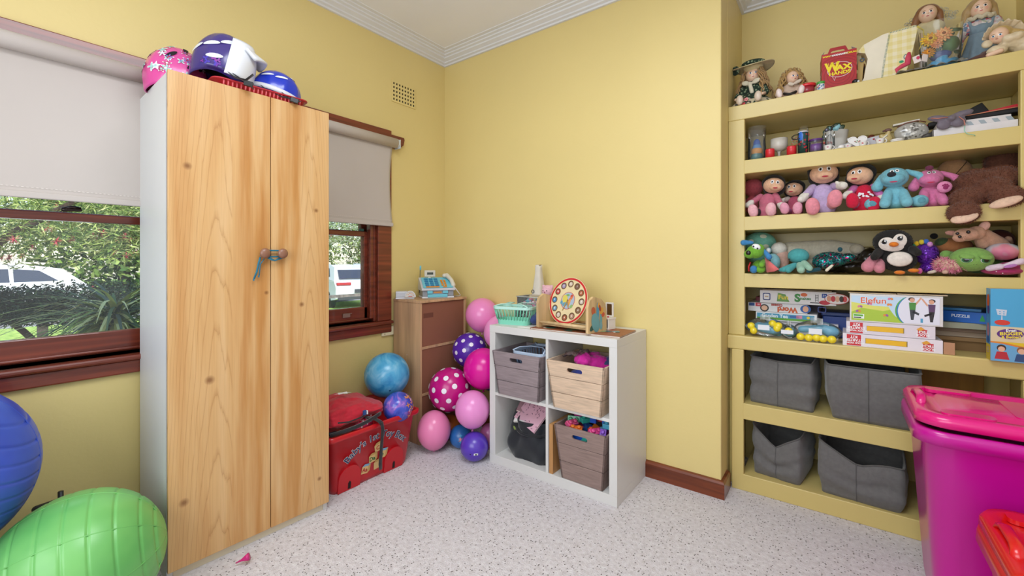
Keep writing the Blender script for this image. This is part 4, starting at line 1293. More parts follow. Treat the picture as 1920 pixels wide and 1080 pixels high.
# wooden board beside the lower crate
b = B(mat('C9935A', .5, 'wood')); b.box((0, 0, 0), (.022, .30, .255)); tag(b.obj('wooden_board', loc=(QX[1][0] + .004, KY0 + .005, zb), bev=.001), 'plain tan wooden board on edge beside the bottom right crate', 'board')
def basket(name, label, loc, rz, w, l, h, col, rim, taper=.82, handles=True, nb=14, group=None):
    t = thing(name, label, 'basket', loc, rz, group)
    m = mat(col, .4, 'plastic'); m2 = mat(rim, .4, 'plastic')
    b = B(m); b.prism(rrect(w * taper, l * taper, .03, 5), 0, .005); b.surf(lambda u, v: (lambda k, s_: (k[0] * s_, k[1] * s_, v * h * .28))(rrect(w * taper, l * taper, .03, 5)[int(u * 23.999)], 1 + (1 / taper - 1) * .28 * v), 24, 3, cu=True); b.obj('base', t)
    b = B(m)
    P0, P1 = rrect(w * taper, l * taper, .03, 5), rrect(w, l, .035, 5)
    tot = 4 * nb
    def at(P, q):
        n = len(P); d = [math.dist(P[i], P[(i + 1) % n]) for i in range(n)]; s_ = sum(d) * q; i = 0
        while s_ > d[i]: s_ -= d[i]; i = (i + 1) % n
        k = s_ / d[i]; return (P[i][0] * (1 - k) + P[(i + 1) % n][0] * k, P[i][1] * (1 - k) + P[(i + 1) % n][1] * k)
    for i in range(int(2.6 * nb)):
        q = i / int(2.6 * nb)
        a, c = at(P0, q), at(P1, q)
        p0 = (a[0] * .72 + c[0] * .28, a[1] * .72 + c[1] * .28, h * .26)
        b.tube([p0, (c[0], c[1], h * .86)], .0055, seg=6, flat=.4)
    b.obj('slats', t)
    b = B(m2 if rim != col else m)
    b.ring(rrect(w + .012, l + .012, .04, 5), rrect(w - .006, l - .006, .03, 5), h * .84, h, m2); b.obj('rim', t, bev=.002)
    if handles:
        for s_ in (-1, 1):
            b = B(m2)
            b.tube([(s_ * w * .46, -l * .5, h), (s_ * w * .30, -l * .42, h + .012), (s_ * w * .12, -l * .2, h + .014), (s_ * w * .12, l * .2, h + .014), (s_ * w * .30, l * .42, h + .012), (s_ * w * .46, l * .5, h)], .005, seg=8, flat=.6)
            b.obj('handle', t)
    return t
basket('plastic_basket', 'small slate blue slotted basket sitting inside the top left crate', (c1 + .05, KY0 + .13, zt + .15), 90, .26, .20, .105, '7B90AE', 'B9C9DE')
b = B(mat('D81E9E', .8, 'fabric'))
for i in range(8): b.ball((random.gauss(0, .035), random.gauss(0, .03), random.gauss(0, .012)), (.05, .045, .035), rt=(random.uniform(0, 90), 0, 0))
o = b.obj('tulle_costume', loc=(c2 + .04, KY0 + .115, zt + .222), remesh=.006, smooth_it=2, disp=.03); tag(o, 'crumpled bright magenta tulle costume heaped in the pale wooden crate', 'costume')
b = B(mat('8A6A66', .5, 'veil')); b.surf(lambda u, v: (-.09 + u * .12, -.04 + v * .1, .02 + .03 * noise.noise(V((u * 4, v * 4, 2))) + .02 * u), 14, 14); o = b.obj('plastic_bag', loc=(c2 - .03, KY0 + .10, zt + .235), solid=.001); tag(o, 'thin brownish plastic bag behind the pink costume in the pale crate', 'bag')
b = B(mat('3A4A7A', .7, 'fabric')); b.ball((0, 0, 0), (.05, .06, .03)); b.ball((.02, .04, .02), (.03, .03, .03)); o = b.obj('folded_cloth', loc=(c2 + .09, KY0 + .16, zt + .225), disp=.02, remesh=.006); tag(o, 'dark blue cloth at the right of the pale wooden crate', 'cloth')
b = B(mat('2A3A8A', .7, 'fabric')); b.ball((0, 0, 0), (.10, .11, .10)); o = b.obj('fabric_bundle', loc=(c2, KY0 + .13, zt + .118), disp=.02, remesh=.01); tag(o, 'bundle of dark clothing filling the pale crate under the costume', 'clothing')
# building blocks
bc = ['E05A8A', '1E5AC8', '38B0A0', 'D84A20', '8A4AC8', 'E04A8E', '3A7ADA', 'E87A2A', '5ABAD8', 'B83A8E', 'C03040', '4AA878']
def brick(label, loc, rt, col, nx=3):
    t = thing('building_block', label, 'toy block', loc, group='building blocks heaped in the bottom right crate', rt=rt)
    m = mat(col, .35, 'plastic')
    b = B(m); b.box((-.016 * nx, -.016, -.012), (.016 * nx, .016, .012)); b.obj('block_body', t, bev=.002)
    b = B(m)
    for i in range(nx): b.lathe([(.010, 0), (.010, .009), (.008, .011), (0, .011)], c=(-.016 * nx + .016 + .032 * i, 0, .012), m=m, seg=14)
    b.obj('studs', t)
names = {'E05A8A': 'rose pink', '1E5AC8': 'royal blue', '38B0A0': 'teal', 'D84A20': 'orange-red', '8A4AC8': 'violet', 'E04A8E': 'hot pink', '3A7ADA': 'mid blue', 'E87A2A': 'orange', '5ABAD8': 'sky blue', 'B83A8E': 'magenta', 'C03040': 'dark red', '4AA878': 'sea green'}
spots = [(-.085, .04, .030, 35, 70), (.02, .09, .055, 0, 8), (-.03, .10, .045, 10, 60), (.035, .03, .018, 0, 30), (.10, .04, .024, 60, 10), (.06, .025, .022, 40, 60), (.085, .10, .058, 0, 95), (-.05, .025, .012, 20, 20), (.12, .07, .05, 0, 5), (-.07, .11, .065, 20, 10), (.05, .12, .06, 5, 12), (-.10, .09, .035, 70, 20)]
for (x, y, z, a, rz), cc in zip(spots, bc):
    brick(names[cc] + ' building block in the bottom right crate', (c2 + .022 + x * .95, KY0 + .012 + y, zb + .238 + z), (a, 0, rz), cc, random.choice((1, 2, 2)))
for i in range(10):
    cc = bc[i]
    b = B(mat(cc, .4, 'plastic')); b.box((-.03, -.03, -.025), (.03, .03, .025)); o = b.obj('building_block', loc=(c2 + .022 + (-.09 + .045 * (i % 5)), KY0 + .07 + .09 * (i // 5), zb + .205), rt=(random.uniform(0, 40), random.uniform(0, 40), random.uniform(0, 90)), bev=.003); tag(o, names[cc] + ' block buried deep under the other blocks in the bottom right crate', 'toy block', 'buried building blocks')
b = B(mat('5A5A60', .7)); b.box((-.09, -.07, 0), (.09, .12, .17)); o = b.obj('toy_tub', loc=(c2 + .022, KY0 + .10, zb + .013), bev=.01); tag(o, 'dark tub inside the bottom right crate under the blocks', 'tub')
# black bag with books
t = thing('fabric_bag', 'slouchy black fabric bag in the bottom left cube', 'bag', (c1 + .02, KY0 + .17, zb))
b = B(mat('161A22', .75, 'fabric'))
def bagf(u, v):
    a = u * 2 * PI
    z = v * .222
    fold = .012 * math.sin(a * 5 + v * 4) * (.4 + v) + .006 * math.sin(a * 9 - v * 7)
    bul = 1.05 + .16 * math.sin(min(v * 1.4, 1) * PI) - .12 * v
    return ((.138 * bul + fold) * math.copysign(abs(math.cos(a)) ** .7, math.cos(a)), (.118 * bul + fold) * math.copysign(abs(math.sin(a)) ** .7, math.sin(a)), z + .018 * math.sin(a * 2 + 1) * v)
b.surf(bagf, 64, 28, cu=True)
b.surf(lambda u, v: (lambda p: (p[0] * (1 - .12 * v), p[1] * (1 - .12 * v), p[2] - .06 * v))(bagf(u, 1)), 64, 6, cu=True)
b.prism(rrect(.25, .235, .05), 0, .004)
b.obj('bag_body', t, solid=.004)
b = B(mat('8FA84A', .6)); b.sticker((0, 0, .14), (.155, .15, .2), (-.5, -.85, .18), circ(.016, 14, .008), b.m, .006, -10); b.obj('badge', t)
b = B(mat('101218', .8, 'fabric')); b.tube([(.13 * math.cos(a), -.13 * math.sin(a) * 1.05, .165 - .02 * math.sin(a)) for a in [PI * i / 12 for i in range(13)]], .006); b.obj('seam', t)
def book(label, loc, rt, w, l, th, col, cat='book', decor=None):
    t = thing('book', label, cat, loc, rt=rt)
    m = mat(col, .45, 'carton')
    b = B(m); b.box((-w / 2, -l / 2, th - .0015), (w / 2, l / 2, th)); b.box((-w / 2, -l / 2, 0), (w / 2, l / 2, .0015)); b.box((-w / 2 - .001, -l / 2, 0), (-w / 2 + .0015, l / 2, th)); b.obj('cover', t)
    b = B(mat('E8E4D8', .8)); b.box((-w / 2 + .001, -l / 2 + .002, .0015), (w / 2 - .003, l / 2 - .002, th - .0015)); b.obj('pages', t)
    if decor:
        b = B(m); b.T = frame('top', (0, 0, th)); decor(b); b.obj('print', t)
    return t
def feathers(b):
    for i in range(50):
        b.disc(random.uniform(-.08, .08), random.uniform(-.11, .11), .006, .0018, mat(random.choice(('7A4A5A', '8A6A7E', '5A3A4A')), .6), a=random.uniform(0, 3))
book('pink patterned notebook sticking up from the black bag', (c1 + .030, KY0 + .135, zb + .268), (48, 14, -14), .17, .235, .012, 'D8A8B8', decor=feathers)
book('dusty pink notebook behind the patterned one in the black bag', (c1 - .035, KY0 + .20, zb + .275), (30, 10, 18), .15, .20, .012, 'B08890')
book('white exercise book lowest in the black bag opening', (c1 - .035, KY0 + .125, zb + .235), (35, -8, 10), .12, .14, .01, 'E4E0DC')
# ---------------- on top of the cube shelf ----------------
KT = KH
basket('plastic_basket', 'mint green slotted basket with pale rim on the cube shelf', (0.855, -.25, KT), 12, .235, .155, .105, '86D9BC', 'BDE9DC')
b = B(mat('2A3E78', .7, 'fabric')); b.ball((0, 0, .03), (.03, .05, .03)); b.ball((.0, .03, .05), (.02, .03, .03)); tag(b.obj('blue_cloth', loc=(0.973, -.22, KT), remesh=.005), 'dark blue cloth scrap between mint basket and wooden rack', 'cloth')
t = thing('organiser_box', 'clear plastic drawer box with pink and teal trinkets at the wall', 'box', (0.906, -.10, KT))
CL = mat('E8ECEE', .1, 'clear')
for nm, z0, z1, w2 in (('lower_box', 0, .075, .115), ('upper_box', .079, .150, .105)):
    b = B(CL)
    b.ring(rrect(w2 * 2, .15, .01), rrect(w2 * 2 - .004, .146, .008), z0, z1); b.prism(rrect(w2 * 2, .15, .01), z0, z0 + .003); p = b.obj(nm, t)
    b = B(mat('E9EDEE', .3, 'veil')); b.ring(rrect(w2 * 2 + .01, .16, .012), rrect(w2 * 2 - .012, .138, .008), z1, z1 + .005); b.obj('lid', p)
b = B(WHI)
for i in range(60):
    z = .085 + random.uniform(0, .045)
    b.ball((random.uniform(-.09, .09), random.uniform(-.06, .06), z), random.uniform(.006, .013), mat(random.choice(('E87AA8', 'F0A8C4', 'D85A90', '3AA0B8', 'F4DCE6', '2E88A8')), .4), seg=8)
for i in range(40):
    b.ball((random.uniform(-.1, .1), random.uniform(-.06, .06), .006 + random.uniform(0, .05)), random.uniform(.006, .013), mat(random.choice(('DDE4E8', 'B8D0D8', 'E8D8E0')), .4), seg=8)
b.obj('trinkets', t, kind='stuff')
t = thing('paper_tower', 'tall tapering cream paper tower on the clear trinket box', 'ornament', (0.914, -.10, KT + .155))
b = B(mat('D8CFC0', .8, 'carton'))
b.surf(lambda u, v: (lambda w, a: (w * math.copysign(abs(math.cos(a)) ** .5, math.cos(a)), w * math.copysign(abs(math.sin(a)) ** .5, math.sin(a)), v * .185 + .004 * math.sin(a * 3)))(.036 - .018 * min(1, v * 1.3), u * 2 * PI), 24, 16, cu=True)
b.obj('paper_wrap', t, solid=.002)
b = B(mat('B8A890', .8)); b.box((-.038, -.038, 0), (.038, .038, .01)); b.box((-.012, -.012, .0), (.012, .012, .19)); b.obj('tower_core', t)
b = B(mat('3A3A48', .5)); b.T = frame('front', (0, -.036, 0)); b.ring(circ(.010, 20, .011), circ(.007, 20, .008), .0, .003); b.v = [p + V((-.018, 0, .028)) for p in b.v]; b.obj('round_button', t)
def soft_head(name, label, cat, loc, r, col, rz=0, ears=True, snout=True):
    t = thing(name, label, cat, loc, rz)
    m = mat(col, .9, 'plush')
    b = B(m); b.ball((0, 0, r), (r, r * .9, r))
    if ears:
        for s_ in (-1, 1): b.ball((s_ * r * .75, 0, r * 1.7), (r * .35, r * .2, r * .35))
    b.obj('head', t, remesh=.004)
    b = B(mat('1A1416', .3, 'plastic'))
    for s_ in (-1, 1): b.ball((s_ * r * .35, -r * .82, r * 1.1), r * .09, seg=10)
    b.ball((0, -r * .9, r * .85), (r * .12, r * .08, r * .09), mat('B05A6A', .5), seg=10)
    b.obj('face', t)
    return t
soft_head('soft_toy', 'small pale pink plush head propped on the clear trinket box', 'soft toy', (1.006, -.145, KT + .155), .036, 'E8B4C0')
# picture book
def pic(b):
    for i in range(44):
        b.disc(random.uniform(-.22, .22), random.uniform(-.10, .10), random.uniform(.012, .035), random.uniform(.01, .025), mat(random.choice(('C85A3A', 'E0A87A', '3A7A6A', '6AA0A8', 'A84A3A', '8A9A6A', 'E8D8C8', '2A4A4A')), .4), .0004 + i * .00002, a=random.uniform(0, 3))
t = book('large colourful picture book lying flat under the wooden rack', (1.285, -.245, KT), (0, 0, 3), .50, .235, .008, '9A5A3C', decor=pic)
b = B(mat('ECEAE4', .6)); b.box((-.045, -.02, 0), (.045, .02, .002)); tag(b.obj('white_card', loc=(0.988, -.335, KT), rz=8), 'small white card between the mint basket and picture book', 'card')
# wooden rack
RW = mat('D9B988', .5, 'wood')
t = thing('wooden_rack', 'pale wooden toy rack with painted end panel on the cube shelf', 'rack', (1.235, -.28, KT + .0085), -6)
def endp(x0, x1):
    b = B(RW)
    prof = [(-.085, 0), (.085, 0), (.085, .10), (.075, .135), (.035, .165), (-.035, .165 + .015), (-.075, .16), (-.085, .13)]
    b.prism(prof, x0, x1); b.v = [V((p.z, p.x, p.y)) for p in b.v]; return b
endp(-.165, -.150).obj('end_panel', t, bev=.004)
endp(.150, .165).obj('end_panel', t, bev=.004)
b = B(RW); b.tube([(-.15, -.07, .03), (.15, -.07, .03)], .008); b.tube([(-.15, .07, .03), (.15, .07, .03)], .008); b.obj('rail', t)
b = B(RW); b.box((-.15, -.05, .012), (.15, .05, .020)); b.obj('base_board', t)
b = B(WHI); b.T = frame('right', (.1655, 0, 0))
for (x, y, ru, rv, h, a) in ((-.02, .05, .035, .05, '6AA8B0', .4), (.03, .06, .012, .05, '6AA8B0', 0), (-.04, .11, .018, .02, 'C05A3A', .3), (.0, .10, .012, .05, '4A98B8', 0), (.035, .105, .02, .016, 'D8A040', .6), (.05, .085, .016, .012, 'C8503A', .1), (-.03, .075, .022, .012, 'B8442E', .9), (.01, .135, .012, .014, 'E0A848', .3), (-.045, .03, .03, .014, '2E5A50', .5), (.03, .03, .014, .02, '7AB0B8', 0), (-.01, .08, .01, .012, 'E8C878', 0), (.02, .12, .01, .018, 'A83A2A', .4)):
    b.disc(x, y, ru, rv, mat(h, .5), .0004 + random.random() * .0004, a)
b.obj('painted_picture', t, label='painted blue and red animals on the end panel')
# clock
t = thing('wooden_clock_puzzle', 'round wooden teaching clock with red rim leaning in the rack', 'toy clock', (1.212, -.262, KT + .153), rt=(-17, 0, -10))
b = B(mat('E6D2A4', .5, 'carton')); b.T = frame('front', (0, 0, 0)); r0 = .128
b.prism(circ(r0, 64), -.006, .006, side=mat('C9A878', .6)); b.obj('disc', t)
b = B(mat('C8202A', .45)); b.T = frame('front', (0, -.006, 0)); b.ring(circ(r0 - .003, 64), circ(r0 - .013, 64), 0, .0009); b.obj('red_rim', t)
hc = ['C9B29A', '7A5A4A', 'B0603A', 'C8B8A8', '8A6A50', 'B8907A', 'A85A3A', 'D0C0B0', '6A9AB8', '3A8AC0', 'C03A3A', '9A8AA8']
for k in range(12):
    a = R(90 - 30 * k)
    b = B(mat('5A4028', .7)); b.T = frame('front', (0, -.006, 0)) @ T(.092 * math.cos(a), .092 * math.sin(a), 0)
    b.ring(circ(.0185, 20), circ(.0165, 20), 0, .0016, mat('7A5A38', .6))
    b.disc(0, 0, .0168, m=mat('6A4A30', .7), w=.0007)
    b.disc(.001, -.001, .0125, m=mat(hc[k], .5), w=.0012)
    b.text(str(12 if k == 0 else k), .014, mat('F4EEE4', .5), .0017, bold=.03)
    b.obj('number_piece', t)
b = B(WHI); b.T = frame('front', (0, -.006, 0))
b.ring(circ(.047, 40), circ(.0445, 40), 0, .001, mat('C03038', .5)); b.disc(0, 0, .0445, m=mat('A8B8C8', .5), w=.0008, n=40)
for (x, y, ru, rv, h, a) in ((-.02, .008, .018, .024, 'D8C85A', .3), (.018, .012, .02, .008, 'D8784A', .9), (.012, -.012, .022, .007, 'E0A050', 1.3), (-.014, -.02, .02, .01, '6A9AA8', .2), (.022, .028, .01, .006, 'C8503A', .4), (-.004, .03, .012, .006, '7AA86A', 0), (.03, -.03, .012, .008, '8AB06A', .9), (-.04, -.012, .008, .01, '5A98B0', 0)):
    b.disc(x, y, ru, rv, mat(h, .5), .001 + random.random() * .0004, a)
b.obj('picture', t)
for nm, L, a in (('hour_hand', .04, -70), ('minute_hand', .056, -112)):
    b = B(mat('B08A4A', .5)); b.T = frame('front', (0, -.008, 0)) @ rot(0, 0, a); b.prism([(-.006, -.003), (L, -.0025), (L + .006, 0), (L, .0025), (-.006, .003)], 0, .0015); b.obj(nm, t)
t = thing('toy_dressing_table', 'tiny white wooden dressing table with mirror at the shelf end', 'toy furniture', (1.39, -.16, KT + .009), -14)
b = B(mat('E6E0D6', .5, 'paint'))
for lo, hi in (((-.032, -.03, .052), (.032, .03, .060)), ((-.030, -.028, 0), (-.024, .028, .052)), ((.024, -.028, 0), (.030, .028, .052)), ((-.024, .022, 0), (.024, .028, .052)), ((-.024, -.028, 0), (.024, .028, .006))): b.box(lo, hi)
b.obj('cabinet', t, bev=.001)
b = B(mat('E6E0D6', .5, 'paint')); b.T = frame('front', (0, .018, .062)); b.ring(rrect(.048, .075, .004, cx=0, cy=.038), rrect(.034, .06, .003, cx=0, cy=.038), -.004, .004); b.obj('mirror_frame', t)
b = B(mat('9A8A90', .15, '', 1)); b.box((-.018, .016, .068), (.018, .019, .132)); b.obj('mirror', t)
b = B(mat('C23A4A', .5)); b.ball((.012, -.01, .064), .005, seg=8); b.obj('knob', t)
b = B(mat('C86A5A', .6)); 
for i in range(10): b.ball((random.uniform(-.03, .03), random.uniform(-.02, .02), random.uniform(.0, .03)), .008, mat(random.choice(('C85A4A', 'E8A888', 'D8C0A0', 'A83A3A')), .6), seg=8)
o = b.obj('wooden_figures', loc=(1.315, -.13, KT + .017)); tag(o, 'little red and cream figures tucked behind the rack end panel', 'toy')
# ---------------- soft toy helpers ----------------
def soft(b, shapes):
    for s_ in shapes:
        if s_[0] == 'e': b.ball(s_[1], s_[2], s_[4] if len(s_) > 4 else None, rt=s_[3] if len(s_) > 3 else None, seg=22)
        else: b.limb(s_[1], s_[2], s_[3], s_[4], s_[5] if len(s_) > 5 else None)
def wb(t, m=None):
    b = B(m); b.T = T(*[-c for c in t.location]); return b
SKIN = mat('E8B894', .85, 'plush'); PSK = mat('EBC4A6', .35, 'plastic'); BLKP = mat('15130F', .95, 'plush'); BEAD = mat('120F10', .12, 'plastic')
def P3(a, d): return tuple(x + y for x, y in zip(a, d))
def toy(name, label, loc, cat='soft toy', rz=0, group=None): return thing(name, label, cat, loc, rz, group)
def part(t, nm, m, shapes, rm=.004, disp=0, world=True, parent=None, sm=3):
    b = wb(t, m) if world else B(m)
    soft(b, shapes)
    return b.obj(nm, parent or t, remesh=rm, smooth_it=sm, disp=disp)
def beads(t, nm, items, world=True):
    """items: (pos, radius, material)"""
    for p, r, m in items:
        b = wb(t, m) if world else B(m)
        b.ball(p, r, m, seg=12); b.obj(nm, t)
def ragdoll(label, loc, rz, s, dress, arm, leg, shoe, pose, look=0, tilt=0, dots=None, hair='17130F', group=None):
    t = thing('soft_doll', label, 'soft toy', loc, rz)
    def sc(p): return tuple(k * s for k in p)
    b = B(mat(dress, .7, 'plush')); soft(b, [('e', sc((0, 0, .062)), sc((.036, .03, .046))), ('l', sc((0, 0, .03)), sc((0, -.015, .022)), .036 * s, .040 * s)]); o = b.obj('dress', t, remesh=.0045)
    if dots:
        b = B(mat(dots, .6))
        for i in range(26):
            d = (random.uniform(-1, 1), -1.2, random.uniform(-.9, .9)); b.sticker(sc((0, -.004, .052)), sc((.040, .034, .048)), d, circ(.0042 * s, 8), b.m, .0012, 0, 1)
        b.obj('dots', o)
    hc = V((look * .012, -.006, .142)) * s
    b = B(SKIN); soft(b, [('e', hc, sc((.042, .038, .036)))] + [('e', hc + V((look * .018, -.026, -.012)) * s, sc((.026, .020, .017)))]); hd = b.obj('head', t, remesh=.004)
    hd.rotation_euler = (0, R(tilt), 0)
    b = B(mat(hair, .9, 'plush')); soft(b, [('e', hc + V((-look * .006, .014, .012)) * s, sc((.048, .038, .038))), ('e', hc + V((0, .018, -.012)) * s, sc((.046, .03, .036)))]); b.obj('hair', hd, remesh=.004)
    b = B(BEAD)
    for k in (-1, 1):
        b.sticker(hc, sc((.042, .038, .036)), (k * .33 + look * .45, -1, .30), circ(.0065 * s, 12, .0085 * s), WHI, .0016); b.sticker(hc, sc((.042, .038, .036)), (k * .33 + look * .45, -1, .27), circ(.0035 * s, 10, .005 * s), BEAD, .0024)
    b.sticker(hc + V((look * .018, -.026, -.012)) * s, sc((.026, .020, .017)), (look * .2, -1, -.25), circ(.010 * s, 12, .003 * s), mat('B02A3A', .5), .0015)
    b.obj('face', hd)
    for k, (hx, hy, hz) in zip((-1, 1), pose[:2]):
        sh = sc((k * .03, 0, .095)); ha = sc((hx, hy, hz))
        b = B(mat(arm, .8, 'plush')); b.limb(sh, ha, .014 * s, .012 * s); a = b.obj('arm', t)
        b = B(mat('E9E2D6', .9, 'plush')); dd = (V(ha) - V(sh)).normalized() * .018 * s; soft(b, [('l', ha, V(ha) + dd, .015 * s, .013 * s), ('l', V(ha), V(ha) + dd * .5 + V((-k * .014, 0, .012)) * s, .007 * s, .006 * s)]); b.obj('hand', a, remesh=.003)
    for k, (fx, fy, fz) in zip((-1, 1), pose[2:4]):
        b = B(mat(leg, .8, 'plush')); b.limb(sc((k * .02, -.01, .024)), sc((fx, fy, fz)), .017 * s, .015 * s); l = b.obj('leg', t)
        b = B(mat(shoe, .45, 'plush')); soft(b, [('e', sc((fx, fy - .010, fz + .008)), sc((.021, .015, .030)), (12, k * 8, 0)), ('e', sc((fx, fy - .002, fz - .004)), sc((.019, .018, .017)))]); b.obj('shoe', l, remesh=.0035)
    return t
Z3 = 1.376; Z4 = 1.089; Z5 = .775; Z2 = 1.663; Z1 = 1.947
# ---------------- third shelf: soft dolls, puppies, bear ----------------
ragdoll('soft doll in dusty pink dress at the left end of the third shelf', (2.077, .265, Z3 + .002), -6, 1.12, 'C86A80', 'C86A80', '2A2226', 'F0B4BC', [(-.062, -.03, .066), (.058, -.03, .045), (-.040, -.075, .016), (.032, -.085, .016)], look=.8, tilt=6)
ragdoll('soft doll half hidden behind its neighbours, lilac-pink legs stretched forward', (2.188, .335, Z3 + .002), -4, .98, 'B8506A', 'E6DACE', 'CE6AB4', 'E8A0B4', [(-.05, -.05, .08), (.05, -.07, .08), (-.02, -.155, .022), (.035, -.165, .018)], look=-.3)
ragdoll('largest soft doll in shiny lilac dress, centre of the row on the third shelf', (2.306, .275, Z3 + .002), 2, 1.36, 'C8B0D8', 'C8B0D8', 'EFA4B4', 'E8909C', [(-.055, -.045, .060), (.048, -.05, .088), (-.03, -.085, .012), (.030, -.095, .032)], look=.15)
ragdoll('soft doll in red dress with white dots looking left on the third shelf', (2.458, .262, Z3 + .002), 6, 1.16, 'D2143C', 'D070B0', 'D070B0', 'D2143C', [(-.055, -.04, .068), (.050, -.04, .045), (-.045, -.065, .030), (.020, -.06, .012)], look=-1.1, dots='F4EEF0')
t = toy('soft_toy', 'round coral plush pressed into the left corner behind the dusty pink doll', (1.971, .40, Z3))
CO = mat('D8606A', .9, 'plush'); part(t, 'body', CO, [('e', (1.995, 0.38, 1.551), 0.0494), ('e', (1.987, 0.38, 1.456), (.035, .035, .05))])
def puppy(label, c, nose, loc, s, rz, head_up=0):
    t = thing('plush_puppy', label, 'soft toy', loc, rz)
    m = mat(c, .9, 'plush'); md = mat(nose[1], .9, 'plush')
    def sc(p): return tuple(k * s for k in p)
    b = B(m); soft(b, [('e', sc((0, 0, .05)), sc((.036, .03, .045))), ('l', sc((-.022, -.02, .06)), sc((-.036, -.055, .018)), .015 * s, .018 * s), ('l', sc((.020, -.02, .06)), sc((.024, -.06, .018)), .015 * s, .018 * s), ('e', sc((0, .0, .02)), sc((.045, .04, .022)))]); b.obj('body', t, remesh=.004)
    for k, x, y, z in ((-1, -.070, -.03, .022), (1, .062, -.045, .022)):
        b = B(m); soft(b, [('e', sc((x, y, z)), sc((.024, .026, .022))), ('l', sc((k * .03, -.01, .02)), sc((x, y, z)), .018 * s, .018 * s)]); f = b.obj('hind_paw', t, remesh=.004)
        b = B(md); b.sticker(sc((x, y, z)), sc((.024, .026, .022)), (0, -1, 0), circ(.012 * s), md, .001); b.obj('paw_pad', f)
    hz = .118
    b = B(m); soft(b, [('e', sc((-.004, -.01, hz)), sc((.043, .040, .038))), ('e', sc((-.010, -.035, hz - .008)), sc((.034, .028, .022)))]); hd = b.obj('head', t, remesh=.004)
    b = B(nose[0]); b.ball(sc((-.018, -.060, hz + .006 + head_up)), sc((.013, .008, .010)), nose[0]); b.obj('nose', hd)
    b = B(mat('D8486A', .6)); b.sticker(sc((-.010, -.035, hz - .008)), sc((.034, .028, .022)), (-.1, -1, -.55), circ(.012 * s, 12, .003 * s), b.m, .0015); b.obj('mouth', hd)
    for k in (-1, 1):
        e = B(WHI); e.sticker(sc((-.004, -.01, hz)), sc((.043, .040, .038)), (k * .22 - .1, -1, .62), circ(.006 * s, 10, .007 * s), WHI, .0014); e.sticker(sc((-.004, -.01, hz)), sc((.043, .040, .038)), (k * .2 - .1, -1, .58), circ(.003 * s), BEAD, .002); e.obj('eye', hd)
        b = B(m)
        if k < 0: soft(b, [('l', sc((-.038, 0, hz + .01)), sc((-.052, -.006, hz - .03)), .010 * s, .019 * s)])
        else: soft(b, [('l', sc((.034, 0, hz + .022)), sc((.066, -.008, hz + .004)), .009 * s, .012 * s), ('l', sc((.066, -.008, hz + .004)), sc((.085, -.018, hz - .020)), .012 * s, .019 * s)])
        b.obj('ear', hd, remesh=.0035)
    return t
puppy('light blue plush puppy with long drooping ears sitting on the third shelf', '79BCCB', (mat('23232A', .6, 'plush'), '5E9AA8'), (2.562, .235, Z3 + .002), 1.16, 4)
t = puppy('pink plush puppy with head thrown back beside the blue one', 'D878A4', (mat('6A2A44', .6, 'plush'), 'A83A70'), (2.676, .255, Z3 + .002), 1.04, 8, .030)
b = B(mat('8E1E58', .7)); s_ = 1.04
b.ball((.028 * s_, -.055 * s_, .075 * s_), (.024, .012, .024), mat('E48CB4', .9, 'plush'))
for x, z, r in ((0, -.006, .010), (-.012, .008, .0042), (-.003, .013, .0046), (.008, .012, .0042), (.014, .003, .004)): b.sticker((.028 * s_, -.055 * s_, .075 * s_), (.026, .012, .026), (x * 1.4 / .026, -1, z * 1.4 / .026), circ(r * .85), b.m, .0014)
b.obj('raised_paw', t)
# brown bear flopped over the edge
t = toy('teddy_bear', 'big brown teddy bear lying on the third shelf with both legs dangling over the edge', (2.84, .25, Z3))
BR = mat('6B3F2C', .95, 'plush'); 
SH = [(((2.819, 0.28, 1.468)), (.085, .10, .058)), (((2.876, 0.27, 1.475)), (.070, .09, .055)), ((2.774, 0.19, 1.402), (.052, .06, .046)), ((2.755, 0.13, 1.342), (.048, .045, .044)), ((2.846, 0.19, 1.437), (.055, .06, .044)), ((2.873, 0.145, 1.396), (.050, .040, .040)), ((2.918, 0.4, 1.564), (.060, .05, .050))]
b = wb(t, BR)
for c, r in SH: b.ball(c, r, seg=20)
b.obj('body', t, remesh=.006, disp=.004)
f = fur([(tuple(V(c) - V(t.location)), r) for c, r in SH], 15000, .010, mat('7A4A34', .95), t, wd=.0011)
for c, r, tl in (((2.753, 0.1, 1.319), (.040, .013, .023), 18), ((2.862, 0.107, 1.371), (.046, .013, .020), 20)):
    b = wb(t, mat('E4BFA4', .9, 'plush')); b.ball(c, r, rt=(-38, -tl, 0)); b.obj('foot_sole', t)
t = toy('soft_toy', 'round tan plush back with a dark seam behind the pink puppy', (2.776, .42, Z3))
part(t, 'body', mat('B98A5E', .9, 'plush'), [('e', (2.774, 0.42, 1.547), (.058, .05, .058)), ('e', (2.779, 0.42, 1.469), (.05, .045, .05))])
b = wb(t, mat('3A2A1E', .8)); c = V((2.774, 0.42, 1.547)); b.tube([c + V((.0585 * math.sin(a) * .55 + .01, -.0505 * math.cos(a), .059 * math.sin(a) * .8)) for a in [-.8 + i * .16 for i in range(11)]], .0012); b.obj('seam', t)
# ---------------- fourth shelf ----------------
t = toy('soft_toy', 'round mint green plush with cream spots in the left corner of the fourth shelf', (2.012, .40, Z4))
MN = mat('7CC4AE', .9, 'plush'); c = (2.025, 0.38, 1.248); part(t, 'body', MN, [('e', c, (.080, .07, .060)), ('e', P3(c, (0, .01, -.05)), (.07, .06, .06))], .005)
b = wb(t, mat('D8DDC4', .8))
for d in ((.45, -1, .6), (-.5, -1, .1), (.6, -1, -.35)): b.sticker(c, (.080, .07, .060), d, circ(.016, 14, .013), b.m, .003)
b.obj('spots', t)
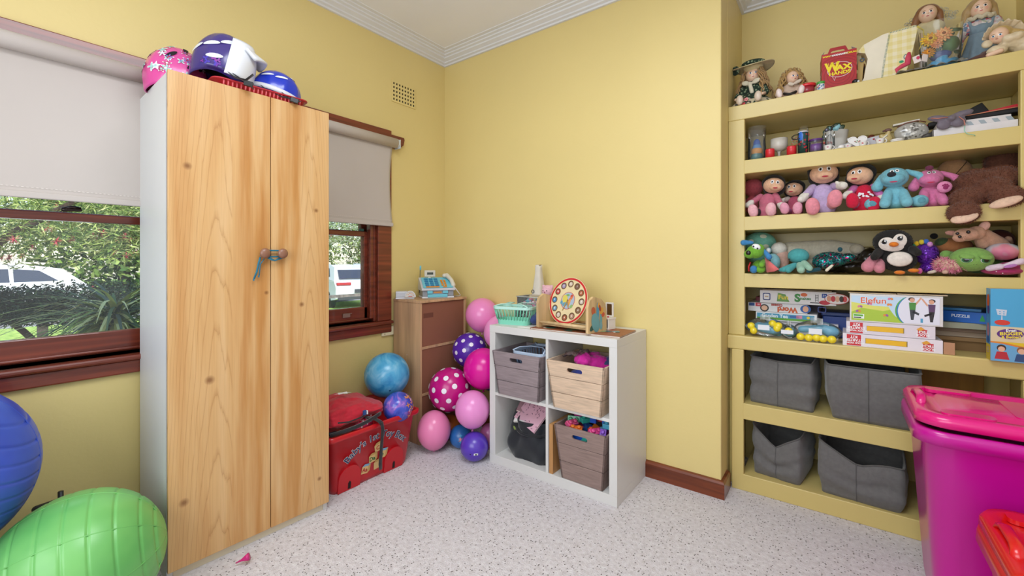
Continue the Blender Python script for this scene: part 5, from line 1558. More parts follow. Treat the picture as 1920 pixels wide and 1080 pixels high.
# green dog
t = toy('plush_dog', 'lime green plush dog with blue ears and a pink cape', (2.038, .20, Z4))
LM = mat('74B032', .9, 'plush'); BE = mat('3F86C0', .9, 'plush')
h = (2.035, 0.155, 1.198)
part(t, 'head', LM, [('e', h, (.040, .036, .034)), ('e', P3(h, (-.022, -.022, -.012)), (.026, .024, .022)), ('e', P3(h, (.016, .008, .012)), (.026, .028, .026))], .0035)
part(t, 'body', LM, [('e', (2.048, 0.2, 1.128), (.032, .03, .030)), ('l', (2.069, 0.18, 1.15), (2.064, 0.14, 1.132), .012, .014)], .0035)
part(t, 'foot', BE, [('e', (2.028, 0.155, 1.11), (.018, .02, .020))])
part(t, 'foot', LM, [('e', (2.057, 0.16, 1.11), (.022, .02, .018))])
part(t, 'ear', BE, [('l', (2.02, 0.16, 1.243), (1.984, 0.15, 1.244), .009, .015)], .003)
part(t, 'ear', BE, [('l', (2.069, 0.16, 1.208), (2.095, 0.15, 1.171), .007, .014)], .003)
b = wb(t, WHI); b.ball((2.043, 0.13, 1.221), (.020, .010, .015), WHI, rt=(0, 25, 0)); b.obj('eye_patch', t)
beads(t, 'pupil', [((2.032, 0.121, 1.223), .0042, BEAD), ((2.049, 0.121, 1.213), .0042, BEAD)])
b = wb(t, BEAD); b.ball((2.011, 0.11, 1.192), (.0115, .009, .0115)); b.obj('nose', t)
b = wb(t, mat('E0706E', .75, 'fabric'))
P_ = [(2.075, 0.17, 1.171), (2.139, 0.13, 1.112), (2.118, 0.14, 1.101), (2.086, 0.15, 1.095), (2.08, 0.16, 1.124)]
b.add(P_, [(0, 1, 2, 3, 4)]); b.obj('cape', t, solid=.003)
b = wb(t, mat('C8202A', .6)); b.tube([(2.016, 0.14, 1.145), (2.01, 0.13, 1.124), (2.01, 0.135, 1.1)], .003); b.obj('ribbon', t)
t = toy('soft_toy', 'pale blue plush peeking out behind the pink cape', (2.106, .26, Z4))
PB = mat('86BCC4', .9, 'plush'); part(t, 'body', PB, [('e', (2.101, 0.24, 1.145), (.034, .035, .045)), ('e', (2.08, 0.27, 1.205), (.014, .012, .017))], .004)
beads(t, 'eye', [((2.098, 0.165, 1.155), .003, BEAD)])
b = wb(t, WHI); c = (2.08, 0.262, 1.205); b.ball(c, (.010, .010, .013), WHI); b.obj('badge', t)
# white long plush
t = toy('soft_toy', 'long cream plush lying stretched along the back of the fourth shelf', (2.296, .40, Z4))
CW = mat('CFC8B4', .9, 'plush')
part(t, 'body', CW, [('l', (2.163, 0.36, 1.2), (2.34, 0.4, 1.209), .052, .050), ('l', (2.34, 0.4, 1.209), (2.434, 0.4, 1.202), .048, .036), ('e', (2.307, 0.4, 1.15), (.08, .06, .04))], .006)
part(t, 'head', mat('D9D4C8', .6, 'plush'), [('e', (2.123, 0.3, 1.213), (.037, .036, .036))], .004)
part(t, 'paw', mat('C9C0AA', .6, 'plush'), [('e', (2.435, 0.37, 1.209), (.030, .025, .026))], .004)
part(t, 'cone', mat('C8A090', .8, 'plush'), [('l', (2.135, 0.3, 1.177), (2.14, 0.3, 1.109), .034, .024)], .004)
t = toy('soft_toy', 'teal speckled plush octopus with pale frilly legs on the fourth shelf', (2.217, .22, Z4))
TE = mat('4BA3A4', .9, 'plush')
part(t, 'head', TE, [('e', (2.21, 0.22, 1.176), (.045, .04, .037))], .004)
part(t, 'leg', TE, [('l', (2.197, 0.19, 1.132), (2.156, 0.16, 1.111), .013, .014), ('e', (2.147, 0.165, 1.109), (.016, .014, .010))], .003)
part(t, 'leg', TE, [('l', (2.197, 0.19, 1.132), (2.174, 0.155, 1.109), .013, .015)], .003)
PT = mat('9CC4AC', .9, 'plush')
part(t, 'leg', PT, [('l', (2.218, 0.19, 1.132), (2.225, 0.15, 1.11), .016, .017)], .003)
part(t, 'leg', PT, [('l', (2.235, 0.19, 1.14), (2.258, 0.15, 1.118), .016, .014)], .003)
beads(t, 'eye', [((2.177, 0.165, 1.16), .004, BEAD)])
SEQ = [mat(h_, .15, '', .7) for h_ in ('1E7A80', '2A9A98', '58C8C0', '12484E', 'C8206A')]
def sequins(t, shapes, n, mats, wts, r=.003):
    b = B(mats[0])
    for _ in range(n):
        c, rr = random.choice(shapes)
        d = V((random.gauss(0, 1), -abs(random.gauss(0, 1)), random.gauss(0, 1))).normalized()
        b.sticker(c, rr, d, circ(r, 5), random.choices(mats, wts)[0], .001 + random.random() * .0015, random.uniform(0, 360), 1)
    b.v = [p - V(t.location) for p in b.v]
    b.obj('sequins', t, kind='stuff')
t = toy('sequin_toy', 'sequinned teal and magenta fish plush on the fourth shelf', (2.341, .22, Z4))
sh = [((2.333, 0.24, 1.158), (.068, .045, .036)), ((2.311, 0.2, 1.145), (.045, .035, .030)), ((2.4, 0.24, 1.167), (.030, .03, .018))]
part(t, 'body', mat('154A54', .6, 'plush'), [('e', a_, r_) for a_, r_ in sh], .005)
part(t, 'fin', mat('154A54', .6, 'plush'), [('e', (2.371, 0.23, 1.205), (.010, .01, .012)), ('l', (2.292, 0.17, 1.113), (2.252, 0.155, 1.103), .010, .009)], .003)
part(t, 'tag', mat('E0D6C0', .8), [('l', (2.342, 0.155, 1.131), (2.322, 0.145, 1.109), .006, .007)], .003)
sequins(t, sh, 1500, SEQ, (5, 4, 3, 5, 2), .0032)
t = toy('black_bag', 'crumpled black plastic bag filling the gap left of the penguin', (2.422, .36, Z4), 'bag')
part(t, 'bag_body', mat('17120F', .35, 'plastic'), [('e', (2.422, 0.34, 1.125), (.08, .08, .03)), ('e', (2.483, 0.38, 1.163), (.05, .06, .05)), ('e', (2.361, 0.36, 1.119), (.07, .06, .025))], .006, .02)
t = toy('soft_toy', 'pink knitted plush legs leaning against the penguin', (2.474, .20, Z4))
PK = mat('D08490', .9, 'plush')
part(t, 'leg', PK, [('l', (2.497, 0.22, 1.174), (2.469, 0.17, 1.127), .016, .026)], .004); part(t, 'leg', PK, [('l', (2.514, 0.2, 1.15), (2.506, 0.16, 1.118), .014, .020)], .004)
# penguin
t = toy('plush_penguin', 'black and white plush penguin with orange beak and feet on the fourth shelf', (2.566, .22, Z4))
hc = (2.552, 0.21, 1.234); bc_ = (2.57, 0.215, 1.155)
part(t, 'body', BLKP, [('e', hc, (.067, .05, .055)), ('e', bc_, (.064, .05, .048))], .005)
fur([(tuple(V(hc) - V(t.location)), (.067, .05, .055)), (tuple(V(bc_) - V(t.location)), (.064, .05, .048))], 4500, .005, BLKP, t, wd=.0009)
part(t, 'wing', BLKP, [('l', (2.506, 0.19, 1.192), (2.49, 0.16, 1.169), .018, .016)], .004)
part(t, 'wing', BLKP, [('l', (2.616, 0.19, 1.2), (2.627, 0.165, 1.186), .018, .015)], .004)
WF = mat('E6DCD0', .95, 'plush')
b = wb(t, WF); b.sticker(bc_, (.064, .05, .048), (.05, -1, .10), circ(.047, 24, .034), WF, .006, 0, 5); b.obj('belly', t, solid=.003)
b = wb(t, WF)
b.sticker(hc, (.067, .05, .055), (-.48, -1, -.22), circ(.030, 22, .032), WF, .003, 0, 5); b.sticker(hc, (.067, .05, .055), (.42, -1, .04), circ(.025, 22, .037), WF, .003, -18, 5); b.sticker(hc, (.067, .05, .055), (0, -1, -.55), circ(.038, 22, .020), WF, .0028, 0, 5)
b.obj('face_patch', t)
b = wb(t, mat('E8801E', .7, 'plush')); b.ball(P3(hc, (.0, -.060, -.012)), (.016, .016, .0105)); b.obj('beak', t)
for d in ((-.62, -1, -.02), (.42, -1, .25)):
    b = wb(t, BEAD); b.sticker(hc, (.067, .05, .055), d, circ(.0105), WHI, .0045); b.sticker(hc, (.067, .05, .055), d, circ(.009), BEAD, .0055); b.sticker(hc, (.067, .05, .055), (d[0] + .06, d[1], d[2] + .08), circ(.0026), WHI, .0062); b.obj('eye', t)
    b = wb(t, BEAD)
    for k in range(3): b.sticker(hc, (.067, .05, .055), (d[0] * 1.28 + .03 * k, d[1], d[2] + .02 + .07 * k), [(-.006, -.0006), (.006, -.0006), (.006, .0006), (-.006, .0006)], BEAD, .0055, 30 + k * 15, 1)
    b.obj('eyelash', t)
for p in ((2.57, 0.145, 1.103), (2.614, 0.15, 1.112)):
    b = wb(t, mat('E8801E', .7, 'plush')); b.ball(p, (.018, .02, .0085)); b.obj('foot', t)
t = toy('plush_owl', 'purple sequinned plush owl with rainbow crest behind the penguin', (2.667, .26, Z4))
sh = [((2.666, 0.26, 1.182), (.040, .04, .046)), ((2.67, 0.24, 1.123), (.028, .03, .022))]
part(t, 'body', mat('5E1E96', .8, 'plush'), [('e', a_, r_) for a_, r_ in sh], .004)
sequins(t, sh, 500, [mat('6A22B0', .3, '', .4), mat('8A3ACC', .3, '', .4), mat('4A1478', .3, '', .4)], (3, 2, 2), .003)
for i, (p, h_) in enumerate((((2.624, 0.25, 1.215), '2A8A5A'), ((2.634, 0.25, 1.226), 'E0B820'), ((2.648, 0.24, 1.232), 'D8C030'), ((2.663, 0.24, 1.234), '3A6AC0'), ((2.673, 0.23, 1.222), 'D890D0'))):
    part(t, 'crest_tuft', mat(h_, .8, 'plush'), [('e', p, (.010, .010, .012))], .003)
part(t, 'foot', mat('C85A90', .8, 'plush'), [('e', (2.635, 0.17, 1.11), (.009, .01, .013))], .003)
t = toy('soft_toy', 'orange-brown plush with dark green cap behind the green turtle', (2.763, .34, Z4))
part(t, 'body', mat('A86A3C', .9, 'plush'), [('e', (2.757, 0.32, 1.214), (.060, .05, .038)), ('e', (2.757, 0.34, 1.15), (.06, .05, .05))], .005)
part(t, 'cap', mat('3E4E2A', .9, 'plush'), [('e', (2.722, 0.31, 1.23), (.026, .03, .022))], .004)
part(t, 'ear', mat('1E1818', .9, 'plush'), [('e', (2.707, 0.4, 1.263), (.014, .01, .014))], .003)
# green turtle
t = toy('plush_turtle', 'green plush turtle head with sleepy dark green eyes on the fourth shelf', (2.787, .20, Z4))
GT = mat('7EA852', .9, 'plush'); hc = (2.784, 0.175, 1.158); hr = (.064, .052, .048)
part(t, 'head', GT, [('e', hc, hr)], .005, sm=1)
part(t, 'flipper', GT, [('e', (2.72, 0.22, 1.176), (.020, .02, .020)), ('l', (2.72, 0.22, 1.176), (2.759, 0.26, 1.168), .018, .02)], .004)
part(t, 'body', mat('5E8A3E', .9, 'plush'), [('e', (2.835, 0.3, 1.135), (.07, .06, .035))], .005)
for d, sp in (((-.42, -1, -.05), 0), ((.72, -1, -.10), 0)):
    b = wb(t, WHI); b.sticker(hc, hr, d, circ(.0165, 18, .0105), WHI, .001); b.sticker(hc, hr, d, circ(.0150, 18, .0098), mat('2E6A3A', .3), .002); b.sticker(hc, hr, (d[0] - .01, d[1], d[2] + .03), circ(.0080), BEAD, .003); b.obj('eye', t)
    b = wb(t, GT); b.sticker(hc, hr, (d[0], d[1], d[2] + .26), circ(.022, 18, .0085), GT, .0045, -8); b.obj('eyelid', t, solid=.004)
beads(t, 'nostril', [(P3(hc, (-.002, -.0525, -.020)), .0012, BEAD), (P3(hc, (.006, -.0525, -.020)), .0012, BEAD)])
# pink furry
t = toy('soft_toy', 'shaggy pink and cream plush lying under the green flipper', (2.725, .19, Z4))
sh = [((2.727, 0.17, 1.135), (.040, .03, .024)), ((2.7, 0.18, 1.139), (.022, .025, .022))]
part(t, 'body', mat('D8B49C', .9, 'plush'), [('e', sh[0][0], sh[0][1]), ('e', sh[1][0], sh[1][1]), ('e', (2.708, 0.155, 1.107), (.011, .011, .009))], .004)
fur([(tuple(V(c) - V(t.location)), r) for c, r in sh], 900, .018, mat('E08AA0', .9), t, wd=.002, cover=None)
part(t, 'wing_tip', mat('C9BBA8', .8, 'plush'), [('l', (2.66, 0.15, 1.104), (2.676, 0.15, 1.109), .006, .007)], .003)
# tan chihuahua-like toy
t = toy('plush_dog', 'tan short-haired plush dog with big ears draped over the turtle', (2.831, .28, Z4))
TD = mat('C99A80', .75, 'plush')
hc = (2.77, 0.17, 1.256)
part(t, 'head', TD, [('e', hc, (.038, .036, .026)), ('e', (2.748, 0.145, 1.243), (.022, .022, .017)), ('e', (2.8, 0.19, 1.262), (.028, .03, .028))], .004)
part(t, 'body', TD, [('l', (2.817, 0.22, 1.257), (2.873, 0.27, 1.21), .030, .038), ('l', (2.809, 0.2, 1.256), (2.823, 0.22, 1.218), .02, .02)], .005)
m, q, bs = nodes_mat('tie_dye_plush')
co = N(q, 'ShaderNodeTexCoord'); nn = N(q, 'ShaderNodeTexNoise', {'Vector': co.outputs['Object'], 'Scale': 11, 'Detail': 2})
q.links.new(ramp(q, nn.outputs[0], [(.3, '7EA0A8'), (.45, 'C0B4BC'), (.55, 'D88A98'), (.68, 'C86A88'), (.8, '9ABCB4')]), bs.inputs['Base Color']); bs.inputs['Roughness'].default_value = .6
part(t, 'tie_dyed_back', m, [('e', (2.878, 0.22, 1.188), (.050, .05, .034))], .004)
part(t, 'ear', mat('D8A898', .8, 'plush'), [('e', (2.823, 0.19, 1.289), (.016, .009, .020), (0, 30, 0))], .003)
part(t, 'ear', mat('C08A7A', .8, 'plush'), [('e', (2.737, 0.22, 1.266), (.022, .009, .011), (0, 10, 0))], .003)
part(t, 'paw', TD, [('l', (2.919, 0.33, 1.224), (2.909, 0.3, 1.24), .012, .012)], .003)
beads(t, 'eye', [((2.737, 0.118, 1.259), .0058, BEAD), ((2.768, 0.125, 1.264), .0068, BEAD), ((2.743, 0.114, 1.246), .0058, BEAD)])
b = wb(t, BEAD)
for i in range(8): b.ball(P3((2.756, 0.122, 1.242), (random.uniform(-.006, .006), .002, random.uniform(-.005, .004))), .0009, seg=6)
b.obj('muzzle_dots', t, kind='stuff')
t = toy('soft_toy', 'magenta glitter plush with pale lilac ear right of the green turtle', (2.873, .20, Z4))
sh = [((2.869, 0.19, 1.113), (.058, .05, .016)), ((2.899, 0.22, 1.129), (.04, .05, .02))]
part(t, 'body', mat('B0306A', .5, 'plush'), [('e', a_, r_) for a_, r_ in sh], .004)
part(t, 'ear', mat('DCC8D4', .8, 'plush'), [('l', (2.828, 0.15, 1.123), (2.854, 0.14, 1.13), .012, .012), ('l', (2.868, 0.14, 1.134), (2.908, 0.14, 1.15), .008, .013)], .003)
part(t, 'ear_lining', mat('B878B8', .8, 'plush'), [('e', (2.879, 0.13, 1.132), (.020, .006, .007), (0, -15, 0))], .003)
beads(t, 'glitter', [((2.845, 0.142, 1.111), .0016, WHI), ((2.862, 0.144, 1.105), .0016, WHI), ((2.89, 0.15, 1.11), .0016, WHI)])
t = toy('soft_toy', 'dark maroon plush far back at the right end of the fourth shelf', (2.925, .45, Z4))
part(t, 'body', mat('5A2420', .9, 'plush'), [('e', (2.913, 0.45, 1.237), (.05, .04, .05)), ('e', (2.913, 0.45, 1.173), (.06, .05, .07))], .005)
# ---------------- games ledge ----------------
def gbox(label, x0, x1, y0, y1, z0, z1, col, art=None, rz=0, cat='game box', side=None, name='game_box', group=None):
    t = thing(name, label, cat, ((x0 + x1) / 2, y0, z0), rz, group)
    w, h, d = x1 - x0, z1 - z0, y1 - y0
    b = B(mat(col, .45, 'carton')); b.box((-w / 2, 0, 0), (w / 2, d, h)); b.obj('carton', t, bev=.0015)
    if art:
        b = B(WHI); b.T = frame('front', (-w / 2, 0, 0)); art(b, w, h); b.obj('front_print', t)
    if side:
        b = B(WHI); b.T = frame('left', (-w / 2, d, 0)); side(b, d, h); b.obj('side_print', t)
    return t
def C_(h, r=.5): return mat(h, r)
def art_snake(b, w, h):
    b.ring(rrect(.034, .036, .006, 4, .030, h * .5), rrect(.026, .028, .005, 4, .030, h * .5), .0002, .0008, C_('2A3A7A')); b.rect(.022, h * .45, .038, h * .55, C_('C8A888'))
    b.poly([(.075, .010), (.130, .010), (.112, h - .018), (.080, h - .012)], C_('6A9A4A'), .0004); b.text('Fun', .030, C_('E8D038'), .0010, bold=.03, warp=lambda x, y: (x + .103, y + h * .48))
    b.text('S', .052, C_('3A8A3A'), .0008, bold=.05, warp=lambda x, y: (x + .163, y + h * .46)); b.text('nakes', .020, C_('2E7A3A'), .0008, bold=.03, warp=lambda x, y: (x + .196, y + h * .46))
    b.disc(.190, h * .74, .014, .009, C_('D8642A'), .0006)
    for k in range(4): b.rect(.236, .022 + k * .008, .248, .024 + k * .008, C_('2A2A2A'))
    b.rect(.2355, .016, .2375, .052, C_('2A2A2A')); b.rect(.2465, .016, .2485, .052, C_('2A2A2A')); b.rect(.215, .009, .262, .013, C_('2A2A2A'))
    b.disc(.320, h * .52, .048, .026, C_('C02A2A'), .0004, n=30); b.disc(.320, h * .52, .045, .0235, C_('F0E8E4'), .0008, n=30)
    for x, c in ((.290, 'E0A080'), (.306, 'C8303A'), (.322, 'E8B898'), (.338, '3A2A20'), (.350, 'D84A4A')): b.disc(x, h * .52, .009, .014, C_(c), .0012)
    b.rect(w - .056, h - .028, w - .036, h - .008, C_('2A4A9A')); b.text('3+', .013, WHI, .001, warp=lambda x, y: (x + w - .046, y + h - .018)); b.disc(w - .045, .014, .022, .011, C_('C02A3A'), .0006)
def art_who(b, w, h):
    b.rect(.004, h - .018, .030, h - .002, C_('2A4A8A')); b.rect(.034, h - .020, .060, h - .001, C_('C02A3A'))
    b.text('18', .012, WHI, .001, warp=lambda x, y: (x + .047, y + h - .010)); b.disc(.075, h * .42, .020, .019, C_('2A2420'), .0005); b.disc(.075, h * .42, .014, .013, C_('E0B090'), .0009)
    b.text('Word', .034, C_('C85A2A'), .0008, bold=.06, flip=True, warp=lambda x, y: (x + .175, y + h * .35)); b.text('Guess', .020, C_('A83A2A'), .0008, bold=.05, flip=True, warp=lambda x, y: (x + .13, y + h * .80))
    b.disc(.252, h * .52, .022, .020, C_('2A5AA0'), .0005); b.disc(.252, h * .52, .012, .015, C_('E0A888'), .0009)
    b.ring(rrect(.034, .028, .006, 4, .318, h * .55), rrect(.026, .020, .005, 4, .318, h * .55), .0002, .0008, C_('2A3A7A'))
def art_garden(b, w, h):
    b.rect(.006, .006, w - .010, h - .006, C_('4A98B8'), .0003); b.rect(.006, .006, w - .010, h * .38, C_('6AA83A'), .0005)
    b.text('Garden Tea', .024, C_('E8F0F4'), .001, bold=.03, warp=lambda x, y: (x + .085, y + h * .58)); b.disc(w - .035, h * .6, .007, m=C_('E8D038'), w=.0008)
    b.rect(.15, h * .5, .19, h * .72, C_('3A5AA0'), .0008); b.rect(w - .085, h * .45, w - .060, h * .8, C_('D88AA8'), .0008)
def art_white(b, w, h):
    b.text('Games', .022, C_('2A3A8A'), .0008, bold=.03, warp=lambda x, y: (x + w * .35, y + h * .5)); b.rect(w * .82, h * .4, w * .88, h * .65, C_('2A2A2A'))
BX = 2.03
gbox('white game box with blue lettering at the bottom of the left stack of games', 2.065, 2.365, .30, .50, Z5, Z5 + .069, 'DDDAE0', art_white)
gbox('flat game box with blue sky and green grass print in the left stack', 2.019, 2.282, .29, .50, Z5 + .070, Z5 + .113, 'E4E4E4', art_garden, -1)
gbox('white game box with an upside-down orange title, second from the left stack top', 1.983, 2.243, .30, .50, Z5 + .114, Z5 + .159, 'E2E0E0', art_who, 1)
gbox('white game box with green lettering and a red oval, topmost of the left stack', 2.039, 2.357, .29, .50, Z5 + .1605, Z5 + .226, 'E6E2E2', art_snake, 1)
def spill(b, w, h):
    for i in range(7): b.disc(random.uniform(.03, w - .03), random.uniform(.02, h - .02), .018, .012, C_(random.choice(('D87A2A', 'E8C23A', '4AA0C8', 'D84A3A'))), .0004 + i * .0001)
t = gbox('open flap of a crushed game box lid on the left stack', 2.049, 2.34, .31, .48, Z5 + .2265, Z5 + .231, 'CDB79A', None, 1, 'lid', name='cardboard_box')
b = B(C_('8A2A3A')); b.box((-.018, -.05, 0), (.018, .05, .18)); tag(b.obj('red_folder', loc=(1.985 + .035, .47, Z5), bev=.002), 'dark red upright folder in the shaded left corner of the games ledge', 'folder')
b = B(C_('2A5A8A')); b.box((-.012, -.05, 0), (.012, .05, .17)); tag(b.obj('blue_folder', loc=(1.985 + .072, .53, Z5), bev=.002), 'dark blue upright folder in the shaded left corner of the games ledge', 'folder')
# dark blue case behind
t = toy('storage_case', 'dark blue plastic case in the shade between the two game stacks', (2.372, .42, Z5), 'case')
b = B(C_('1E3C84', .4)); b.box((-.07, -.07, 0), (.12, .10, .105)); b.obj('case_body', t, bev=.006); b = B(C_('16306A', .4)); b.box((-.075, -.075, .106), (.125, .105, .125)); b.obj('lid', t, bev=.005)
t = toy('storage_tub', 'grey tub with purple trinkets behind the left stack of games', (2.248, .51, Z5), 'tub')
b = B(C_('4A3A4A')); b.box((-.05, -.03, 0), (.05, .04, .16)); b.obj('tub_body', t, bev=.01); b = B(C_('6A3A6A')); b.ball((0, 0, .165), (.045, .03, .02)); b.obj('contents', t)
# clear bags with yellow balls
def ballbag(label, c, w, h, balls, cloth):
    t = thing('plastic_bag', label, 'toy bag', (c[0], c[1], Z5 + .001))
    b = B(mat('D8E4E6', .12, 'clear'))
    def f(u, v):
        a = u * 2 * PI; e = math.sin(v * PI) ** .5
        q = 1 + .10 * noise.noise(V((math.cos(a) * 2, math.sin(a) * 2, v * 5 + c[0] * 9)))
        return (w * math.cos(a) * e * q, .05 * math.sin(a) * e * q, h * v * (1 + .15 * math.cos(a * 2 + 1)) )
    b.surf(f, 30, 16, cu=True, smooth=True); b.obj('bag_film', t)
    b = B(mat('F0D828', .35, 'plastic'))
    for (x, y, z) in balls:
        q = B(mat('F0D828', .35, 'plastic')); q.ball((x, y, z), .0175, seg=18); q.obj('foam_ball', t)
    b = B(mat('5FA6C4', .4, 'plastic'))
    for s_ in cloth: soft(b, [s_])
    b.obj('toy_blaster', t, remesh=.004)
    b = B(mat('E8ECEC', .3, 'veil')); b.surf(lambda u, v: (-.25 * w + u * .5 * w, -.03 + .02 * math.sin(u * 5), h * 1.02 + v * .025), 12, 3); b.obj('bag_top', t)
    b = B(C_('E4E6EA')); b.box((-.03, -.052, h * .45), (.02, -.051, h * .75)); b.obj('label_card', t)
    return t
ballbag('clear bag of yellow foam balls at the left end of the games ledge', (2.077, .20), .092, .082, [(-.062, -.03, .050), (-.050, -.035, .028), (.030, -.025, .068), (.050, -.035, .048), (.055, -.030, .060)], [('l', (-.03, 0, .045), (.05, 0, .03), .024, .026), ('e', (.02, .01, .05), (.03, .02, .03))])
ballbag('small clear bag with one yellow foam ball between the two larger bags', (2.175, .195), .038, .062, [(.0, -.035, .040)], [('e', (.005, 0, .03), (.026, .02, .026))])
ballbag('clear bag with a row of five yellow foam balls in front of the left stack', (2.285, .19), .095, .085, [(-.062, -.040, .020), (-.030, -.042, .019), (.000, -.042, .022), (.024, -.040, .019), (.056, -.040, .019)], [('l', (-.06, 0, .05), (.03, 0, .06), .016, .020), ('e', (.05, 0, .05), (.035, .025, .026))])
# block kits
RK = C_('C8202A', .4); YK = C_('E8B418', .4)
def art_kit(b, w, h):
    b.rect(w * .045, h * .06, w * .20, h * .94, RK, .0004)
    for k, s_ in enumerate(('KIT', 'STARTER', 'BLOCK WORLD')):
        b.text(s_, (.017, .015, .010)[k], WHI, .001, bold=.03, flip=True, warp=lambda x, y, k=k: (x + w * .122, y + h * (.76, .50, .27)[k]))
    b.rect(w * .245, h * .30, w * .67, h * .72, C_('8A7434'), .0003); b.rect(w * .250, h * .31, w * .66, h * .70, YK, .0006)
    b.rect(w * .815, h * .14, w * .915, h * .70, RK, .0004); b.poly([(w * .80, h * .72), (w * .85, h * .92), (w * .89, h * .74), (w * .84, h * .60)], C_('E0A030'), .0006)
    b.text('TECH', .014, WHI, .001, bold=.03, flip=True, warp=lambda x, y: (x + w * .865, y + h * .52)); b.text('BLOCK', .013, WHI, .001, bold=.03, flip=True, warp=lambda x, y: (x + w * .865, y + h * .28))
ky = .150
gbox('white block kit box with red corner and yellow window, lower of the two', 2.38, 2.701, ky, ky + .20, Z5, Z5 + .054, 'E6DEE2', art_kit, -.6)
gbox('white block kit box with red corner and yellow window, upper of the two', 2.393, 2.68, ky + .006, ky + .20, Z5 + .055, Z5 + .108, 'DDD4DA', art_kit, -.8)
b = B(mat('B98A66', .8, 'carton')); b.box((0, -.002, 0), (.032, .0, .048)); b.box((0, 0, 0), (.032, .10, .002)); tag(b.obj('carton_flap', loc=(2.703, .153, Z5 + .001), rz=-6), 'open brown cardboard flap at the right end of the lower kit box', 'flap')
def art_ele(b, w, h):
    b.rect(.006, .006, w - .010, h - .008, C_('BFD6E8'), .0003)
    b.poly([(.006, .006), (w * .60, .006), (w * .50, h * .30), (w * .44, h * .55), (w * .25, h * .50), (.006, h * .62)], C_('A8C43A'), .0005)
    b.poly([(.006, h * .34), (w * .14, h * .50), (w * .38, h * .42), (w * .46, h * .48), (w * .44, h * .58), (w * .25, h * .60), (.006, h * .70)], C_('D8D868'), .0006)
    cx, cy = w * .80, h * .46
    arc = [(cx - w * .29 * math.cos(a), cy + h * .62 * math.sin(a)) for a in [-.90 + i * .12 for i in range(16)]]
    def clip(p): return (min(max(p[0], .006), w - .01), min(max(p[1], .006), h - .008))
    b.poly([clip(p) for p in arc] + [(w - .010, h - .008), (w - .010, .006)], C_('5AA83A'), .0008)
    arc = [(cx - w * .275 * math.cos(a), cy + h * .62 * math.sin(a)) for a in [-.88 + i * .118 for i in range(16)]]
    b.poly([clip(p) for p in arc] + [(w - .010, h - .008), (w - .010, .006)], C_('2A7AB8'), .0010)
    arc = [(cx - w * .26 * math.cos(a), cy + h * .62 * math.sin(a)) for a in [-.86 + i * .116 for i in range(16)]]
    b.poly([clip(p) for p in arc] + [(w - .010, h - .008), (w - .010, .006)], C_('E0E0EA'), .0012)
    b.text('Elefun', .036, C_('E8ECF4'), .0014, bold=.05, warp=lambda x, y: (x + w * .27, y + h * .77 + x * .02)); b.text('Elefun', .036, C_('D85A28'), .0020, bold=.01, warp=lambda x, y: (x + w * .27, y + h * .77 + x * .02))
    for x, y in ((.12, .55), (.10, .38), (.45, .66), (.46, .86), (.41, .28), (.23, .66)):
        for k in (-1, 1): b.disc(w * x + k * .004, h * y, .0042, .0055, C_(random.choice(('E08A3A', '9A5AA0', 'D87A9A'))), .0016, k * .5)
    b.rect(.012, .014, .050, .034, C_('E8F0E0'), .0012); b.rect(.014, .024, .046, .032, C_('5AA83A'), .0015); b.rect(.014, .016, .040, .021, C_('3A3A4A'), .0015)
    # two jumping children
    def kid(x, y, s_, top, leg, k):
        b.disc(x, y + .052 * s_, .008 * s_, .009 * s_, C_('D8A080'), .0016); b.disc(x + k * .002, y + .056 * s_, .010 * s_, .008 * s_, C_('2A2020'), .0015)
        b.poly([(x - .010 * s_, y + .042 * s_), (x + .012 * s_, y + .042 * s_), (x + .010 * s_, y + .012 * s_), (x - .008 * s_, y + .012 * s_)], top, .0016)
        b.poly([(x - .008 * s_, y + .013 * s_), (x + .010 * s_, y + .013 * s_), (x + .004 * s_, y - .030 * s_), (x - .004 * s_, y - .030 * s_)], leg, .0015)
        b.poly([(x + .004 * s_, y + .010 * s_), (x + .022 * s_ * -k, y - .002 * s_), (x + .020 * s_ * -k, y - .010 * s_), (x, y)], leg, .0015)
        b.poly([(x + .010 * s_ * -k, y + .040 * s_), (x + .026 * s_ * -k, y + .066 * s_), (x + .030 * s_ * -k, y + .062 * s_), (x + .012 * s_ * -k, y + .032 * s_)], C_('D8A080'), .0014)
    kid(w * .69, h * .42, 1.0, C_('4A8A3A'), C_('3A3A40'), -1); kid(w * .885, h * .38, 1.0, C_('5A3A60'), C_('2A2428'), 1)
    b.rect(w * .775, h * .10, w * .80, h * .24, C_('4A9AC0'), .0016)
gbox('large game box with green field print and orange title on top of the kit boxes', 2.405, 2.702, .156, .34, Z5 + .109, Z5 + .232, 'DAD6D2', art_ele, -1.2)
b = B(mat('CDB79A', .8, 'carton')); b.box((-.16, 0, 0), (.0, .12, .003)); b.box((.003, 0, .001), (.155, .12, .004)); tag(b.obj('box_lid', loc=(2.561, .162, Z5 + .2335), rz=-1), 'torn cardboard lid flaps on the large green-field game box', 'lid')
